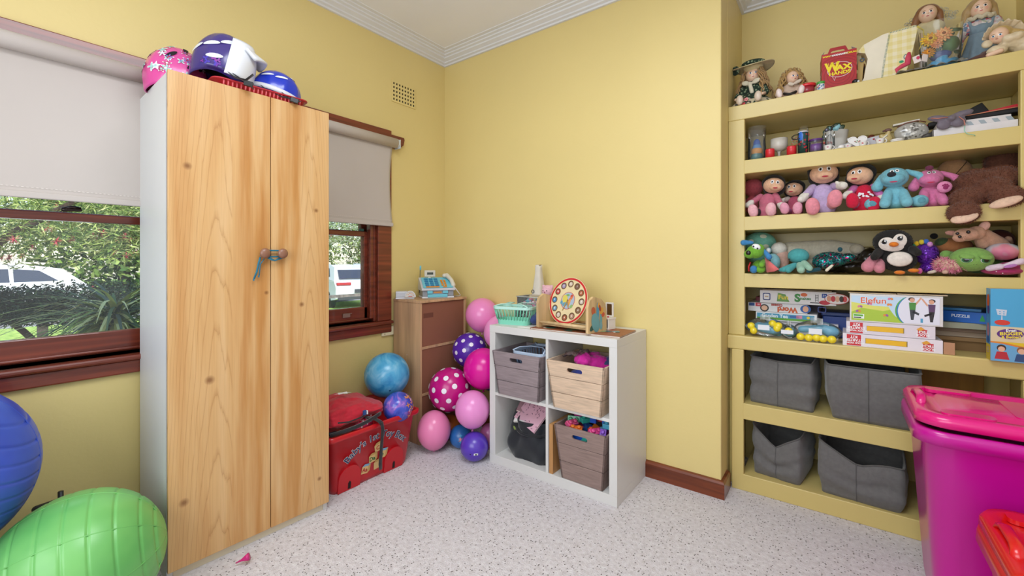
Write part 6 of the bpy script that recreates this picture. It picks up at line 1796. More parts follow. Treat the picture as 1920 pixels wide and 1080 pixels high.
# brown cardboard and flat boxes
KR = mat('8E6E46', .8, 'carton')
z = Z5
for i, (h_, x0, x1, y0, c_, lb) in enumerate(((.040, 2.665, 2.88, .30, '7E5F38', 'flat brown cardboard box at the bottom right of the games ledge'), (.016, 2.64, 2.885, .29, '8E6E46', 'thin brown cardboard sleeve above the flat brown box'), (.022, 2.60, 2.89, .30, 'A8957E', 'pale cardboard tray in the middle of the right stack'), (.014, 2.62, 2.89, .28, '6E5A48', 'dark cardboard sheet under the grey board'), (.024, 2.63, 2.892, .27, 'A5A68E', 'grey-green board game lying under the blue puzzle box'))):
    b = B(mat(c_, .75, 'carton')); b.box((0, 0, 0), (x1 - x0, .20, h_)); o = b.obj('cardboard_box', loc=(x0, y0, z), bev=.001); tag(o, lb, 'box'); z += h_ + .0008
t = thing('puzzle_box', 'bright blue puzzle box with a small green tree, lying askew at the right', 'game box', (2.745, .30, z), -24)
b = B(C_('1E62B8', .35)); b.box((-.10, 0, 0), (.13, .13, .045)); b.obj('carton', t, bev=.001)
b = B(WHI); b.T = frame('front', (-.10, 0, 0)); b.text('PUZZLE', .016, C_('DCE8F4'), .0008, bold=.03, warp=lambda x, y: (x + .13, y + .026)); b.poly([(.185, .010), (.203, .010), (.194, .038)], C_('2E9A4A'), .0008); b.obj('front_print', t)
b = B(C_('2A7AB0', .4)); b.box((-.10, 0, 0), (.10, .13, .010)); tag(b.obj('flat_box', loc=(2.74, .33, z + .046), rz=-20), 'thin light blue box on top of the bright blue puzzle box', 'box')
# tall blue game box at the right
def art_pig(b, w, h):
    b.rect(0, 0, w, h, C_('4AA4D0', .4), .0003); b.rect(0, 0, w, h * .48, C_('D8C8A0', .4), .0005)
    b.poly([(0, 0), (w, 0), (w, h * .14), (w * .5, h * .27), (0, h * .27)], C_('E0C020', .4), .0007)
    b.poly([(0, 0), (.125, 0), (.118, .035), (.085, .060), (.03, .072), (0, .074)], C_('D8822A', .4), .0009)
    b.poly([(0, 0), (.115, 0), (.108, .032), (.078, .055), (.03, .066), (0, .068)], C_('6AA8D0', .4), .0011)
    for x, y, c1_, c2_ in ((.028, .030, 'B82A34', '3A2418'), (.078, .026, '2E4A78', '8A5A34')):
        b.disc(x, y + .020, .012, .013, C_(c2_), .0013); b.disc(x, y + .016, .009, .010, C_('E0B090'), .0015); b.poly([(x - .018, y - .022), (x + .020, y - .022), (x + .013, y + .006), (x - .012, y + .006)], C_(c1_), .0014)
    b.disc(.050, h * .385, .034, .019, C_('5A2A7A', .4), .0012, .1, 30)
    for s_, sz, dy, c in (('Even', .014, .013, 'F0F0F0'), ('BIGGER', .017, .001, 'F0DC3A'), ('& Better!', .013, -.012, 'F0DC3A')):
        b.text(s_, sz, C_(c), .0018, bold=.03, warp=lambda x, y, dy=dy: (x + .052, y + h * .385 + dy + x * .1))
    # spatula
    b.poly([(.018, h * .64), (.040, h * .63), (.042, h * .71), (.014, h * .72)], C_('C8D0DC', .3), .0012)
    for i in range(2):
        for j in range(2): b.disc(.024 + i * .010, h * (.655 + j * .03), .0022, m=C_('4AA4D0'), w=.0015, n=8)
    b.poly([(.027, h * .56), (.031, h * .56), (.030, h * .64), (.028, h * .64)], C_('C8D0DC', .3), .0011); b.disc(.030, h * .535, .020, .010, C_('D03A2A', .4), .0013)
    b.poly([(.105, h * .86), (.155, h * .92), (.155, h * .80)], C_('D83A2A', .4), .0014)
    b.poly([(.110, h * .86), (.155, h * .90), (.155, h * .82)], C_('F0C83A', .4), .0016)
def side_pig(b, w, h):
    b.rect(0, 0, w, h, C_('4A98CC', .4), .0003); b.rect(0, 0, w, h * .22, C_('D8C040', .4), .0005)
    b.disc(w * .5, h * .82, w * .3, h * .10, C_('D8622A'), .0007); b.disc(w * .55, h * .70, w * .25, h * .06, C_('5A3A80'), .0009); b.disc(w * .5, h * .42, w * .3, h * .10, C_('B87A8A'), .0007); b.disc(w * .5, h * .28, w * .32, h * .05, C_('2A5AA0'), .0007)
    for k in range(3): b.rect(w * .2, h * (.10 + .03 * k), w * .7, h * (.112 + .03 * k), C_('B8A8C0'), .0009)
gbox('tall bright blue game box with purple bubble at the front right of the games ledge', 2.824, 2.824 + .185, .112, .1665, Z5, 1.047, 'C8B89A', art_pig, 0, side=side_pig)
# ---------------- grey fabric bins ----------------
GF = mat('6A6866', .85, 'fabric')
def fbin(label, cx, y0, z, w, d, h, rz=0, sag=(0, 0, 0, 0), seed=1, bulge=.0, crease=.010, flare=.02):
    """soft open bin; sag = rim drop at front middle, left, right, back"""
    t = thing('fabric_bin', label, 'storage bin', (cx, y0, z), rz, 'grey fabric bins on the low shelves')
    base = rrect(w, d, .018, 3)
    n0 = len(base)
    loop = []
    for i in range(n0):
        a, c = base[i], base[(i + 1) % n0]
        L = math.dist(a, c); k = max(1, int(L / .02))
        loop += [(a[0] + (c[0] - a[0]) * j / k, a[1] + (c[1] - a[1]) * j / k) for j in range(k)]
    n = len(loop); NV = 16
    def pt(i, v, off=0):
        x, y = loop[i]
        u, q = x / (w / 2), y / (d / 2)
        drop = sag[0] * max(0, -q) * (1 - abs(u)) * 1.6 + sag[1] * max(0, -u) ** 2 + sag[2] * max(0, u) ** 2 + sag[3] * max(0, q)
        zz = v * (h - drop)
        pnt = V((x * 3, y * 3, seed * 7.3 + v * 2.2))
        nx = noise.noise(pnt * 2.0) * crease * 1.6 * math.sin(min(1, v * 1.2 + .1) * PI * .9) + noise.noise(pnt * 5) * crease * .35
        bl = bulge * math.sin(v * PI) + flare * v
        nrm = V((x, y)).normalized()
        s_ = 1 - off / max(w, d)
        # centre seam pinch on the front
        pin = .006 * math.exp(-(u / .05) ** 2) if q < -.9 else 0
        X_, Y_ = x + nrm.x * (nx + bl), y + nrm.y * (nx + bl) + pin
        lim = d / 2 + .01
        return (X_ * s_ if off else X_, (Y_ * s_ if off else Y_) + d / 2, zz)
    vs, fs = [], []
    for j in range(NV + 1): vs += [pt(i, j / NV) for i in range(n)]
    for j in range(NV + 1): vs += [pt(i, 1 - j / NV * .96, .010) for i in range(n)]
    for j in range(2 * NV + 1):
        for i in range(n): fs.append((j * n + i, j * n + (i + 1) % n, (j + 1) * n + (i + 1) % n, (j + 1) * n + i))
    fs.append(tuple(range(n))[::-1]); fs.append(tuple(range((2 * NV + 1) * n, (2 * NV + 2) * n)))
    b = B(GF); b.add(vs, fs, GF); b.obj('bin_body', t)
    b = B(mat('5A5856', .85, 'fabric')); b.tube([V(pt(i, .995)) + V((0, 0, .001)) for i in range(n)], .0035, closed=True, seg=6); b.obj('rim_piping', t)
    # vertical seams: front middle and corners
    mid = min(range(n), key=lambda i: abs(loop[i][0]) + (0 if loop[i][1] < 0 else 9))
    for i in (mid,):
        b = B(mat('5A5856', .85, 'fabric')); b.tube([V(pt(i, j / NV)) + V((0, -.0012, 0)) for j in range(NV + 1)], .0022, seg=6); b.obj('seam', t)
    return t
ZA, ZB = .4385, .0825
def bx(px0, px1, y): pass
fbin('grey fabric bin with a creased front at the left of the upper low shelf', (2.006 + 2.269) / 2, .185, ZA, 2.269 - 2.006, .30, .232, -4, (.008, 0, .006, 0), 1, .008, .010, -.004)
fbin('wide smooth grey fabric bin right of centre on the upper low shelf', (2.326 + 2.635) / 2, .162, ZA, 2.614 - 2.341, .33, .245, 0, (.0, 0, 0, 0), 2, .016, .004, .032)
fbin('slumped grey fabric bin with a sagging rim at the left of the bottom shelf', (2.021 + 2.218) / 2, .185, ZB, 2.218 - 2.021, .30, .235, -8, (.052, -.01, .01, 0), 3, .010, .014, .006)
fbin('wide grey fabric bin tilting right in the middle of the bottom shelf', (2.302 + 2.578) / 2, .165, ZB, 2.578 - 2.302, .33, .235, -4, (.045, -.01, .045, 0), 4, .016, .010, .012)
fbin('grey fabric bin mostly hidden behind the pink storage tub on the bottom shelf', 2.80, .20, ZB, .20, .30, .22, 3, (.02, 0, .01, 0), 5, .008, .010, .005)
b = B(mat('A87828', .5, 'wood')); b.box((0, 0, 0), (.26, .03, .26)); tag(b.obj('wooden_board', loc=(2.62, .50, ZA), bev=.002), 'amber wooden board standing behind the pink tub on the upper low shelf', 'board')
# ---------------- big plastic tubs ----------------
def storage_tub(label, x0, x1, y0, y1, zr, col, col2, lidh, gap=.0, rz=0):
    w, d = x1 - x0, y1 - y0
    t = thing('storage_tub', label, 'storage tub', ((x0 + x1) / 2, (y0 + y1) / 2, 0), rz)
    m = mat(col, .28, 'plastic'); ml = mat(col2, .25, 'plastic')
    def lp(w_, d_, z_, r=.07): return [(x, y, z_) for x, y in rrect(w_, d_, r, 8)]
    loops = [lp(w * .80, d * .74, 0, .05), lp(w * .80 + .01, d * .74 + .01, .03, .06), lp(w * .93, d * .90, zr - .05), lp(w * .94, d * .91, zr - .045), lp(w, d, zr - .042), lp(w, d, zr - .012, .08), lp(w * .985, d * .98, zr), lp(w * .93, d * .90, zr), lp(w * .90, d * .86, zr - .05), lp(w * .78, d * .71, .006, .05)]
    n = len(loops[0])
    b = B(m); b.add([p for l in loops for p in l], [(j * n + i, j * n + (i + 1) % n, (j + 1) * n + (i + 1) % n, (j + 1) * n + i) for j in range(len(loops) - 1) for i in range(n)] + [tuple(range(n))[::-1], tuple(range((len(loops) - 1) * n, len(loops) * n))], m)
    b.obj('tub_body', t)
    # lid: stepped, with raised border, centre panel and clip handles
    L = [lp(w * .93, d * .93, zr + gap), lp(w * .985, d * .985, zr + gap + .006), lp(w * .985, d * .985, zr + gap + .028, .08), lp(w * .95, d * .94, zr + gap + .040, .07), lp(w * .86, d * .80, zr + gap + .040, .06), lp(w * .84, d * .77, zr + gap + .030, .05), lp(w * .74, d * .60, zr + gap + .030, .04), lp(w * .72, d * .57, zr + gap + .038, .04), lp(w * .3, d * .2, zr + gap + .040, .02)]
    b = B(ml); b.add([p for l in L for p in l], [(j * n + i, j * n + (i + 1) % n, (j + 1) * n + (i + 1) % n, (j + 1) * n + i) for j in range(len(L) - 1) for i in range(n)] + [tuple(range(n))[::-1], tuple(range((len(L) - 1) * n, len(L) * n))], ml)
    lid = b.obj('lid', t)
    zt_ = zr + gap + .040
    for s_ in (-1, 1):
        b = B(ml); xx = s_ * w * .455
        b.tube([(xx, -.075, zt_ - .012), (xx - s_ * .004, -.062, zt_ + .010), (xx - s_ * .006, -.04, zt_ + .017), (xx - s_ * .006, .04, zt_ + .017), (xx - s_ * .004, .062, zt_ + .010), (xx, .075, zt_ - .012)], .013, seg=10, flat=.6); b.obj('handle', lid)
    for y in (-d * .36, d * .36):
        b = B(ml); b.prism(rrect(.12, .05, .018, 5, -w * .30, y), zt_ - .008, zt_ + .004); b.obj('raised_panel', lid, bev=.003)
    b = B(ml); b.prism(rrect(w * .30, d * .48, .015, 5, .02, 0), zt_ - .006, zt_ + .003); b.obj('raised_panel', lid, bev=.003)
    return t
storage_tub('tall magenta storage tub with pink lid standing before the shelves', 2.556, 3.19, -.433, .009, .622, 'C40A92', 'E0107C', .04, .010)
storage_tub('red storage tub with shiny red lid in the bottom right corner of the view', 2.665, 3.25, -.93, -.50, .425, 'CC1420', 'D81418', .04, .0)
# ---------------- second shelf: cups, candles, glassware ----------------
GL = mat('DCE6E8', .04, 'clear')
def vessel(t, nm, prof, m, loc=(0, 0, 0), seg=28, parent=None):
    if m is GL or 'clear' in m.name: prof = prof[:max(range(len(prof)), key=lambda i: prof[i][1]) + 1]
    b = B(m); b.shell(prof, m=m, seg=seg); return b.obj(nm, parent or t, loc=loc)
t = thing('hurricane_glass', 'tall glass cylinder with blue and orange filling, left corner of second shelf', 'glass', (2.027, .27, Z2))
t.scale = (1.2, 1.2, 1.15)
vessel(t, 'glass_wall', [(.030, 0), (.034, .004), (.036, .04), (.033, .10), (.036, .158), (.034, .158), (.031, .10), (.034, .04), (.030, .006), (0, .006)], GL)
for z, r, h_ in ((.025, .024, '4A7A78'), (.05, .022, 'D0904A'), (.085, .014, '3A58A0'), (.065, .018, '5A88B8')):
    b = B(mat(h_, .6)); b.ball((0, 0, z), (r, r, .022)); b.obj('filling', t)
for px, x_, y_, lb in ((0, 2.091, .225, 'short red pillar candle left of the frosted goblet'), (0, 2.182, .225, 'short red pillar candle right of the frosted goblet')):
    t = thing('pillar_candle', lb, 'candle', (x_, y_, Z2), group='red candles')
    b = B(mat('D8222E', .45, 'plastic')); b.lathe([(.0205, 0), (.0205, .046), (.019, .050), (.014, .048), (0, .046)], m=b.m, seg=24); b.obj('wax', t)
    b = B(mat('2A2020', .8)); b.tube([(0, 0, .045), (.001, 0, .053)], .001); b.obj('wick', t)
t = thing('goblet', 'frosted white glass goblet on a stem between the two red candles', 'goblet', (2.125, .28, Z2))
FG = mat('C9C2B4', .35, 'veil')
vessel(t, 'bowl', [(.010, .045), (.030, .052), (.038, .070), (.038, .108), (.036, .108), (.035, .072), (.008, .050)], mat('CFC8BC', .4, 'plastic'))
b = B(mat('C0B8AA', .3, 'plastic')); b.lathe([(.028, 0), (.028, .004), (.007, .010), (.006, .035), (.012, .047)], seg=24); b.obj('stem', t)
t = thing('tumbler', 'tall dark tumbler with blue top and red flower pattern on the second shelf', 'cup', (2.229, .225, Z2))
b = B(mat('123E3C', .2, 'plastic')); b.lathe([(.021, 0), (.0225, .105), (.021, .108)], seg=28); b.obj('tumbler_body', t)
b = B(mat('1E5AB8', .3)); 
for i in range(16):
    b.sticker((0, 0, .05), (.0225, .0225, .2), (random.uniform(-1, 1), -1, random.uniform(-3, 3)), flower(.0055, 5), C_(random.choice(('C8242E', 'C8242E', '8A1A24'))), .0008, 0, 1)
b.sticker((0, 0, .05), (.0225, .0225, .2), (-.4, -1, 1.9), circ(.010, 14, .022), C_('2A6AC8', .2), .0014)
b.obj('flower_pattern', t)
b = B(mat('D8D4DC', .2, 'plastic')); b.lathe([(.0215, .108), (.0215, .113), (.018, .115)], seg=24); b.obj('lid', t)
t = thing('beaded_bracelets', 'dark beaded bracelets hanging over the floral tumbler', 'bracelet', (2.216, .225, Z2 + .09))
b = B(mat('2A1E1A', .3, 'plastic'))
for k in range(22):
    a = 2 * PI * k / 22; b.ball((-.012 + .020 * math.cos(a), -.010 + .012 * math.sin(a), .014 * math.sin(a)), .0030, seg=8)
b.obj('dark_beads', t, kind='stuff')
b = B(mat('C03A3A', .3, 'plastic'))
for k in range(18):
    b.ball((-.022 + .010 * math.sin(k), -.006, .0 - k * .0026), .0026, random.choice((b.m, mat('B8B8C0', .2, '', 1), mat('E0C060', .3, '', 1))), seg=8)
for k in range(10): b.ball((.034 + .002 * math.sin(k), -.004, .012 - k * .004), .0028, seg=8)
b.obj('red_beads', t, kind='stuff')
t = thing('clear_vase', 'slim clear glass vase standing behind the floral tumbler', 'vase', (2.224, .36, Z2))
vessel(t, 'glass_wall', [(.018, 0), (.020, .02), (.020, .172), (.0185, .172), (.0185, .02), (0, .01)], GL)
t = thing('candle_jar', 'small clear jar of purple wax beside the floral tumbler', 'candle', (2.28, .22, Z2))
vessel(t, 'jar_glass', [(.026, 0), (.0275, .004), (.0275, .052), (.0265, .058), (.0255, .056), (.0255, .01), (0, .008)], GL)
b = B(mat('6E1E8A', .4, 'plastic')); b.lathe([(.0250, .012), (.0250, .042), (0, .042)], seg=24); b.obj('wax', t)
b = B(mat('5A2A78', .3, 'plastic')); b.lathe([(.028, .058), (.028, .066), (.02, .068)], seg=24); b.obj('lid', t)
t = thing('pot', 'small white pot with coral rim behind the purple jar', 'pot', (2.314, .285, Z2))
b = B(mat('E2DCD4', .4, 'plastic')); b.lathe([(.022, 0), (.026, .048)], seg=24); b.obj('pot_body', t)
b = B(mat('D8604A', .4, 'plastic')); b.lathe([(.028, .048), (.028, .058), (.02, .059)], seg=24); b.obj('rim', t)
def teacup(label, x, y, s, deco='C05A7A', hd=1, grp='miniature teacups'):
    t = thing('toy_teacup', label, 'cup', (x, y, Z2), group=grp)
    b = B(mat('E9E4DE', .25, 'plastic')); b.shell([(.0, .0015), (.010 * s, .0), (.012 * s, .004 * s), (.0165 * s, .024 * s), (.0155 * s, .024 * s), (.011 * s, .005 * s), (0, .004 * s)], m=b.m, seg=24); b.obj('cup_body', t)
    b = B(mat('E9E4DE', .25, 'plastic')); b.tube([(hd * (.0145 * s + .008 * s * math.sin(a)), 0, .013 * s + .008 * s * math.cos(a)) for a in [PI * i / 8 for i in range(9)]], .0018 * s); b.obj('handle', t)
    b = B(C_(deco)); b.sticker((0, 0, .013 * s), (.0148 * s, .0148 * s, .03 * s), (-.1, -1, .1), flower(.005 * s), C_(deco), .0008); b.obj('painted_flower', t)
teacup('miniature white teacup with pink circle print below the coral-rimmed pot', 2.327, .192, 1.0)
teacup('miniature white teacup with red cherry print in front of the white heart dish', 2.452, .200, .95, 'C8202A')
teacup('miniature white teacup with red lettering right of the heart dish', 2.51, .195, 1.0, 'B83A3A')
teacup('miniature white teacup with tiny pink flower left of the heart dish', 2.4, .215, .9, 'D86A8A', -1)
t = thing('heart_dish', 'white heart-shaped dish standing upright among the miniature cups', 'dish', (2.434, .230, Z2 + .001), rt=(-12, 0, 2))
b = B(mat('ECE8E4', .25, 'plastic')); b.T = frame('front', (0, 0, .030))
hp = [(.0021 * 16 * math.sin(a) ** 3, .0021 * (13 * math.cos(a) - 5 * math.cos(2 * a) - 2 * math.cos(3 * a) - math.cos(4 * a)) * .9 + .004) for a in [2 * PI * i / 40 for i in range(40)]]
b.prism(hp, 0, .004); b.ring([(x * 1.05, y * 1.05) for x, y in hp], [(x * .92, y * .92) for x, y in hp], .004, .0065); b.obj('dish_body', t)
b = B(C_('B8542A')); b.T = frame('front', (0, 0, .030))
for x, y in ((-.008, .004), (0, .006), (.008, .004), (.004, 0), (-.004, -.001)): b.disc(x, y, .0035, .0022, C_(random.choice(('B8542A', '8A3A1E', '6A8A4A'))), .0046)
b.obj('painted_motif', t)
b = B(mat('E9E4DE', .3, 'plastic')); b.ball((0, 0, .004), (.020, .012, .004)); b.ball((.006, 0, .010), (.012, .008, .009)); tag(b.obj('cracked_shell', loc=(2.369, .195, Z2 + .001)), 'tiny white broken china piece beside the pink-print teacup', 'ornament')
t = thing('greeting_card', 'pale grey card with small red hearts propped behind the heart dish', 'card', (2.443, .275, Z2), rt=(-14, 0, -6))
b = B(mat('C9C6CC', .6)); b.box((-.065, 0, 0), (.072, .002, .052), r=(0, -8, 0)); b.obj('card_sheet', t)
b = B(C_('B82A3A'))
for x, z in ((-.055, .030), (-.045, .014), (.05, .046), (.058, .038), (-.03, .024)): b.ball((x, -.0015, z), (.004, .001, .004), seg=8)
b.obj('heart_prints', t, kind='stuff')
# white bucket character pot with greenery, glass with butterfly
t = thing('plant_pot', 'white handled pot holding dark green leaves on the second shelf', 'pot', (2.355, .33, Z2))
b = B(mat('D8D4CC', .4, 'plastic')); b.shell([(0, .002), (.033, 0), (.036, .02), (.050, .115), (.048, .115), (.034, .02), (0, .012)], m=b.m); b.obj('pot_body', t)
for s_ in (-1, 1):
    b = B(mat('D8D4CC', .4, 'plastic')); b.limb((s_ * .042, 0, .070), (s_ * .066, -.005, .070 + .004 * s_), .007, .005); b.obj('side_handle', t)
b = B(mat('1E3A1E', .5, 'plastic'))
for x, z, a in ((-.022, .135, 30), (.004, .145, -10), (.022, .130, -50), (-.040, .115, 70), (-.044, .095, 100), (-.032, .122, 50)):
    b.ball((x, -.01, z), (.016, .003, .011), rt=(0, a, 0), seg=12)
for x in (-.02, 0, .015): b.tube([(x * .5, 0, .06), (x, -.005, .13)], .0012)
b.obj('leaves', t, kind='stuff')
t = thing('bud_vase', 'slim clear glass holding a pale blue butterfly ornament in front of the white pot', 'vase', (2.333, .235, Z2))
vessel(t, 'glass_wall', [(.016, 0), (.018, .004), (.0185, .075), (.020, .098), (.0185, .098), (.0170, .075), (.0165, .01), (0, .008)], GL)
b = B(mat('9AA0A0', .3, 'clear')); b.ball((0, 0, .05), (.014, .014, .035)); b.obj('filling', t)
b = B(mat('8ABCC4', .4)); b.add([(.010, 0, .112), (.035, -.004, .126), (.040, -.002, .118), (.030, 0, .098), (.012, 0, .100)], [(0, 1, 2, 3, 4)]); b.add([(.004, 0, .112), (-.002, -.004, .122), (.0, 0, .104)], [(0, 1, 2)]); b.obj('butterfly_wing', t, solid=.001)
b = B(mat('1A1A18', .6)); b.limb((.004, 0, .102), (.010, -.002, .122), .003, .004); b.tube([(.004, 0, .10), (0, 0, .04)], .001); b.obj('butterfly_body', t)
b = B(mat('6A6A78', .2, '', .6)); b.ball((-.012, -.006, .106), .009); b.obj('glass_bead', t)
# brown figurines
for i, (px, py, r, lb) in enumerate(((2.432, .36, .014, 'small brown ornament farthest left behind the hearts card'), (2.467, .37, .013, 'small dark brown ornament in the middle behind the hearts card'), (2.489, .365, .015, 'reddish brown ornament rising highest behind the hearts card'))):
    t = thing('wooden_figurine', lb, 'ornament', (px, py, Z2))
    b = B(mat(('5E3A22', '2E2018', '6A2E1A')[i], .6)); soft(b, [('e', (0, 0, .03), (.022, .018, .03)), ('e', (0, 0, .062 + i * .004), (r, r * .9, r * 1.1))]); b.obj('figure_body', t, remesh=.003)
b = B(mat('C9C2BC', .6)); b.ball((0, 0, .045), (.020, .01, .014)); b.ball((-.02, 0, .04), (.006, .005, .006), C_('1A1A1A')); b.lathe([(.014, 0), (.012, .035)], seg=16); tag(b.obj('grey_trinket', loc=(2.406, .335, Z2)), 'pale grey trinket left of the brown ornaments', 'ornament')
t = thing('shell_figurine', 'cream shell-like figurine left of the cut glass bowl', 'ornament', (2.536, .25, Z2))
b = B(mat('BFA96E', .35, 'plastic')); soft(b, [('e', (0, 0, .028), (.022, .018, .026)), ('l', (0, 0, .035), (.006, -.008, .060), .014, .008), ('e', (-.016, -.006, .045), (.012, .008, .010), (0, 30, 0))]); b.obj('shell_body', t, remesh=.003)
b = B(mat('6A4A44', .5)); b.ball((.004, -.008, .068), (.013, .010, .008)); b.ball((-.010, -.010, .066), (.005, .005, .005)); b.obj('head', t)
b = B(mat('E6E0CC', .4)); b.tube([(-.022, -.008, .010), (-.016, -.016, .030), (.0, -.018, .045)], .004); b.obj('ribbon_edge', t)
t = thing('cut_glass_bowl', 'round cut-glass dish standing on its edge between figurine and white boxes', 'bowl', (2.616, .245, Z2 + .002))
b = B(mat('A8A49C', .12, 'plastic')); c0 = (0, 0, .044)
b.ball(c0, (.056, .022, .042), seg=36); b.obj('glass_body', t)
b = B(mat('B8B4AC', .1, '', .7))
for i in range(70):
    z = random.uniform(-1, 1); a = random.uniform(-PI, 0)
    d = (math.cos(a) * math.sqrt(1 - z * z), math.sin(a) * math.sqrt(1 - z * z), z)
    b.sticker(c0, (.056, .022, .042), d, circ(random.uniform(.003, .0055), 6), mat(random.choice(('C8C4BC', '7A766E', 'E8E4DC', '5A564E')), .12, 'plastic'), .0012, 0, 1)
b.obj('cut_facets', t, kind='stuff')
b = B(mat('7A4A3A', .4)); b.tube([(-.046, -.005, .072), (-.02, -.01, .084), (.02, -.01, .088), (.046, -.005, .078)], .0025); b.obj('rim_edge', t)
b = B(mat('DCD6C8', .5)); b.box((-.042, 0, 0), (.045, .03, .007), r=(0, -6, 0)); tag(b.obj('white_strip', loc=(2.6, .262, Z2 + .092)), 'narrow cream strip resting across the top of the cut-glass dish', 'strip')
t = thing('small_lids', 'two stacked small white plastic lids in front of the cut-glass dish', 'lids', (2.566, .192, Z2 + .0005))
for z in (0, .0062): b = B(mat('E6E2DC', .3, 'plastic')); b.lathe([(.021, 0), (.022, .002), (.022, .005), (0, .0055)], c=(0, 0, z), seg=28); b.obj('lid', t)
b = B(mat('3E3A36', .5)); b.ball((0, 0, .012), (.022, .018, .012)); b.tube([(-.02, -.01, .002), (-.005, -.014, .018), (.018, -.01, .030)], .003, C_('A89A78')); tag(b.obj('jewellery_scrap', loc=(2.666, .215, Z2 + .001), remesh=.003), 'small dark jewellery scrap beside the white flat box', 'jewellery')
# white flat boxes
wx0, wx1 = 2.677, 2.913
t = thing('flat_box', 'long open white cardboard tray at the right of the second shelf', 'box', (wx0, .19, Z2 + .0005))
b = B(mat('DCD6D6', .55, 'carton')); L = wx1 - wx0
b.box((0, 0, 0), (L, .22, .002)); b.box((0, 0, 0), (L, .003, .030)); b.box((0, .217, 0), (L, .22, .030)); b.box((0, 0, 0), (.003, .22, .030)); b.box((L - .003, 0, 0), (L, .22, .030)); b.obj('tray', t, bev=.0008)
t2 = thing('flat_box', 'white flat box with grey diagonal stripes lying in the open white tray', 'box', (wx0 + .012, .196, Z2 + .003))
b = B(mat('D6D0CE', .55, 'carton')); b.box((0, 0, 0), (L - .03, .20, .052)); b.obj('carton', t2, bev=.001)
b = B(C_('8E9AA0')); b.T = frame('front', (0, 0, 0))
for k in range(8):
    x = .01 + k * .036
    b.poly([(x, .044), (x + .016, .044), (x + .026, .026), (x + .010, .026)], C_('9AA4AA'), .0006)
b.obj('stripe_print', t2)
t = thing('folded_umbrella', 'long black and red folded fabric with coppery edge lying on the striped box', 'umbrella', (2.671, .262, Z2 + .0565), rt=(0, -2.5, 0))
b = B(C_('1A1718', .7)); b.box((-.002, -.03, 0), (.300, .04, .018)); b.obj('black_fold', t, bev=.004)
b = B(C_('C8202A', .6)); b.prism([(.10, .018), (.31, .020), (.31, .034), (.24, .033)], -.02, .02); b.v = [V((p.x, p.z, p.y)) for p in b.v]; b.obj('red_fold', t)
b = B(mat('C08060', .35, '', .5)); b.box((.04, -.033, .0175), (.300, -.028, .0205)); b.obj('copper_edge', t)
b = B(C_('C8202A', .5)); b.limb((-.025, 0, .008), (.0, 0, .010), .006, .007); b.ball((-.034, 0, .008), .005, WHI, seg=10); b.obj('handle_tip', t)
t = thing('fabric_bow', 'grey-purple satin bow with ribbons draped over the white flat boxes', 'bow', (2.729, .182, Z2 + .066))
SB = mat('6A606A', .55, 'fabric')
b = B(SB); soft(b, [('e', (-.035, 0, .006), (.038, .012, .014), (0, 12, 0)), ('e', (.030, 0, .012), (.036, .012, .014), (0, -14, 0)), ('e', (-.022, -.002, -.022), (.022, .010, .022), (0, 30, 0)), ('e', (.022, -.002, -.018), (.024, .010, .020), (0, -30, 0)), ('e', (0, -.006, 0), (.014, .012, .013))]); b.obj('bow_loops', t, remesh=.003, disp=.006)
b = B(mat('C07A6A', .4)); b.tube([(-.06, -.012, .010), (-.04, -.016, .004), (-.012, -.014, .004)], .0018); b.tube([(.02, -.014, .0), (.034, -.016, -.018), (.036, -.018, -.040)], .0016); b.obj('ribbon', t)
b = B(mat('8AC8A8', .4)); b.tube([(.036, -.018, -.040), (.034, -.022, -.062), (.040, -.024, -.074), (.060, -.022, -.082), (.064, -.02, -.086)], .0013); b.obj('curled_ribbon_end', t)
# black folders at the back
for (x, z, a, c_, w_, lb) in ((2.825, .094, -28, '1A1A1C', .12, 'black folder leaning nearest the front at the back of the second shelf'), (2.809, .085, -34, '22386A', .11, 'navy folder slanting behind the black one'), (2.802, .080, -36, '3A4238', .12, 'grey-green folder slanting farthest back on the second shelf')):
    yy = {'1': .40, '2': .445, '3': .48}[c_[0]]
    b = B(C_(c_, .4)); b.box((-w_ / 2, -.006, -.05), (w_ / 2, .006, .05)); tag(b.obj('folder', loc=(x, yy, Z2 + z), rt=(0, a, 0), bev=.002), lb, 'folder')
b = B(C_('5A5448', .6)); b.box((0, 0, 0), (.20, .10, .045)); tag(b.obj('storage_carton', loc=(2.774, .412, Z2 + .001), bev=.002), 'drab carton under the slanting folders on the second shelf', 'box')
# ---------------- top shelf: dolls and gift things ----------------
def curls(t, c, r, n, m, length=.06, front=-.2, rad=.0042, L0=0):
    """spiral locks hanging from a head"""
    b = B(m)
    c = V(c)
    for i in range(n):
        a = random.uniform(0, 2 * PI); e = random.uniform(-.1, 1.45)
        d = V((math.cos(a) * math.cos(e), math.sin(a) * math.cos(e), math.sin(e)))
        if d.y < front and abs(d.x) < .62: continue
        p = c + V((d.x * r * 1.04, d.y * r * 1.04, d.z * r * 1.08))
        L = length * random.uniform(.5, 1.1); ph = random.uniform(0, 6); out = V((d.x, d.y, 0)) * .35
        pts = []
        for k in range(13):
            q = k / 12
            pts.append(p + V((out.x * L * q, out.y * L * q, -L * q)) + V((math.cos(ph + q * 11), math.sin(ph + q * 11), 0)) * rad * 1.1)
        b.tube(pts, [rad * .55] * 12 + [rad * .2], m, 5)
    b.ball(c + V((0, r * .42, r * .10)), (r * 1.04, r * .92, r * 1.0), m)
    return b.obj('hair', t, kind='stuff')
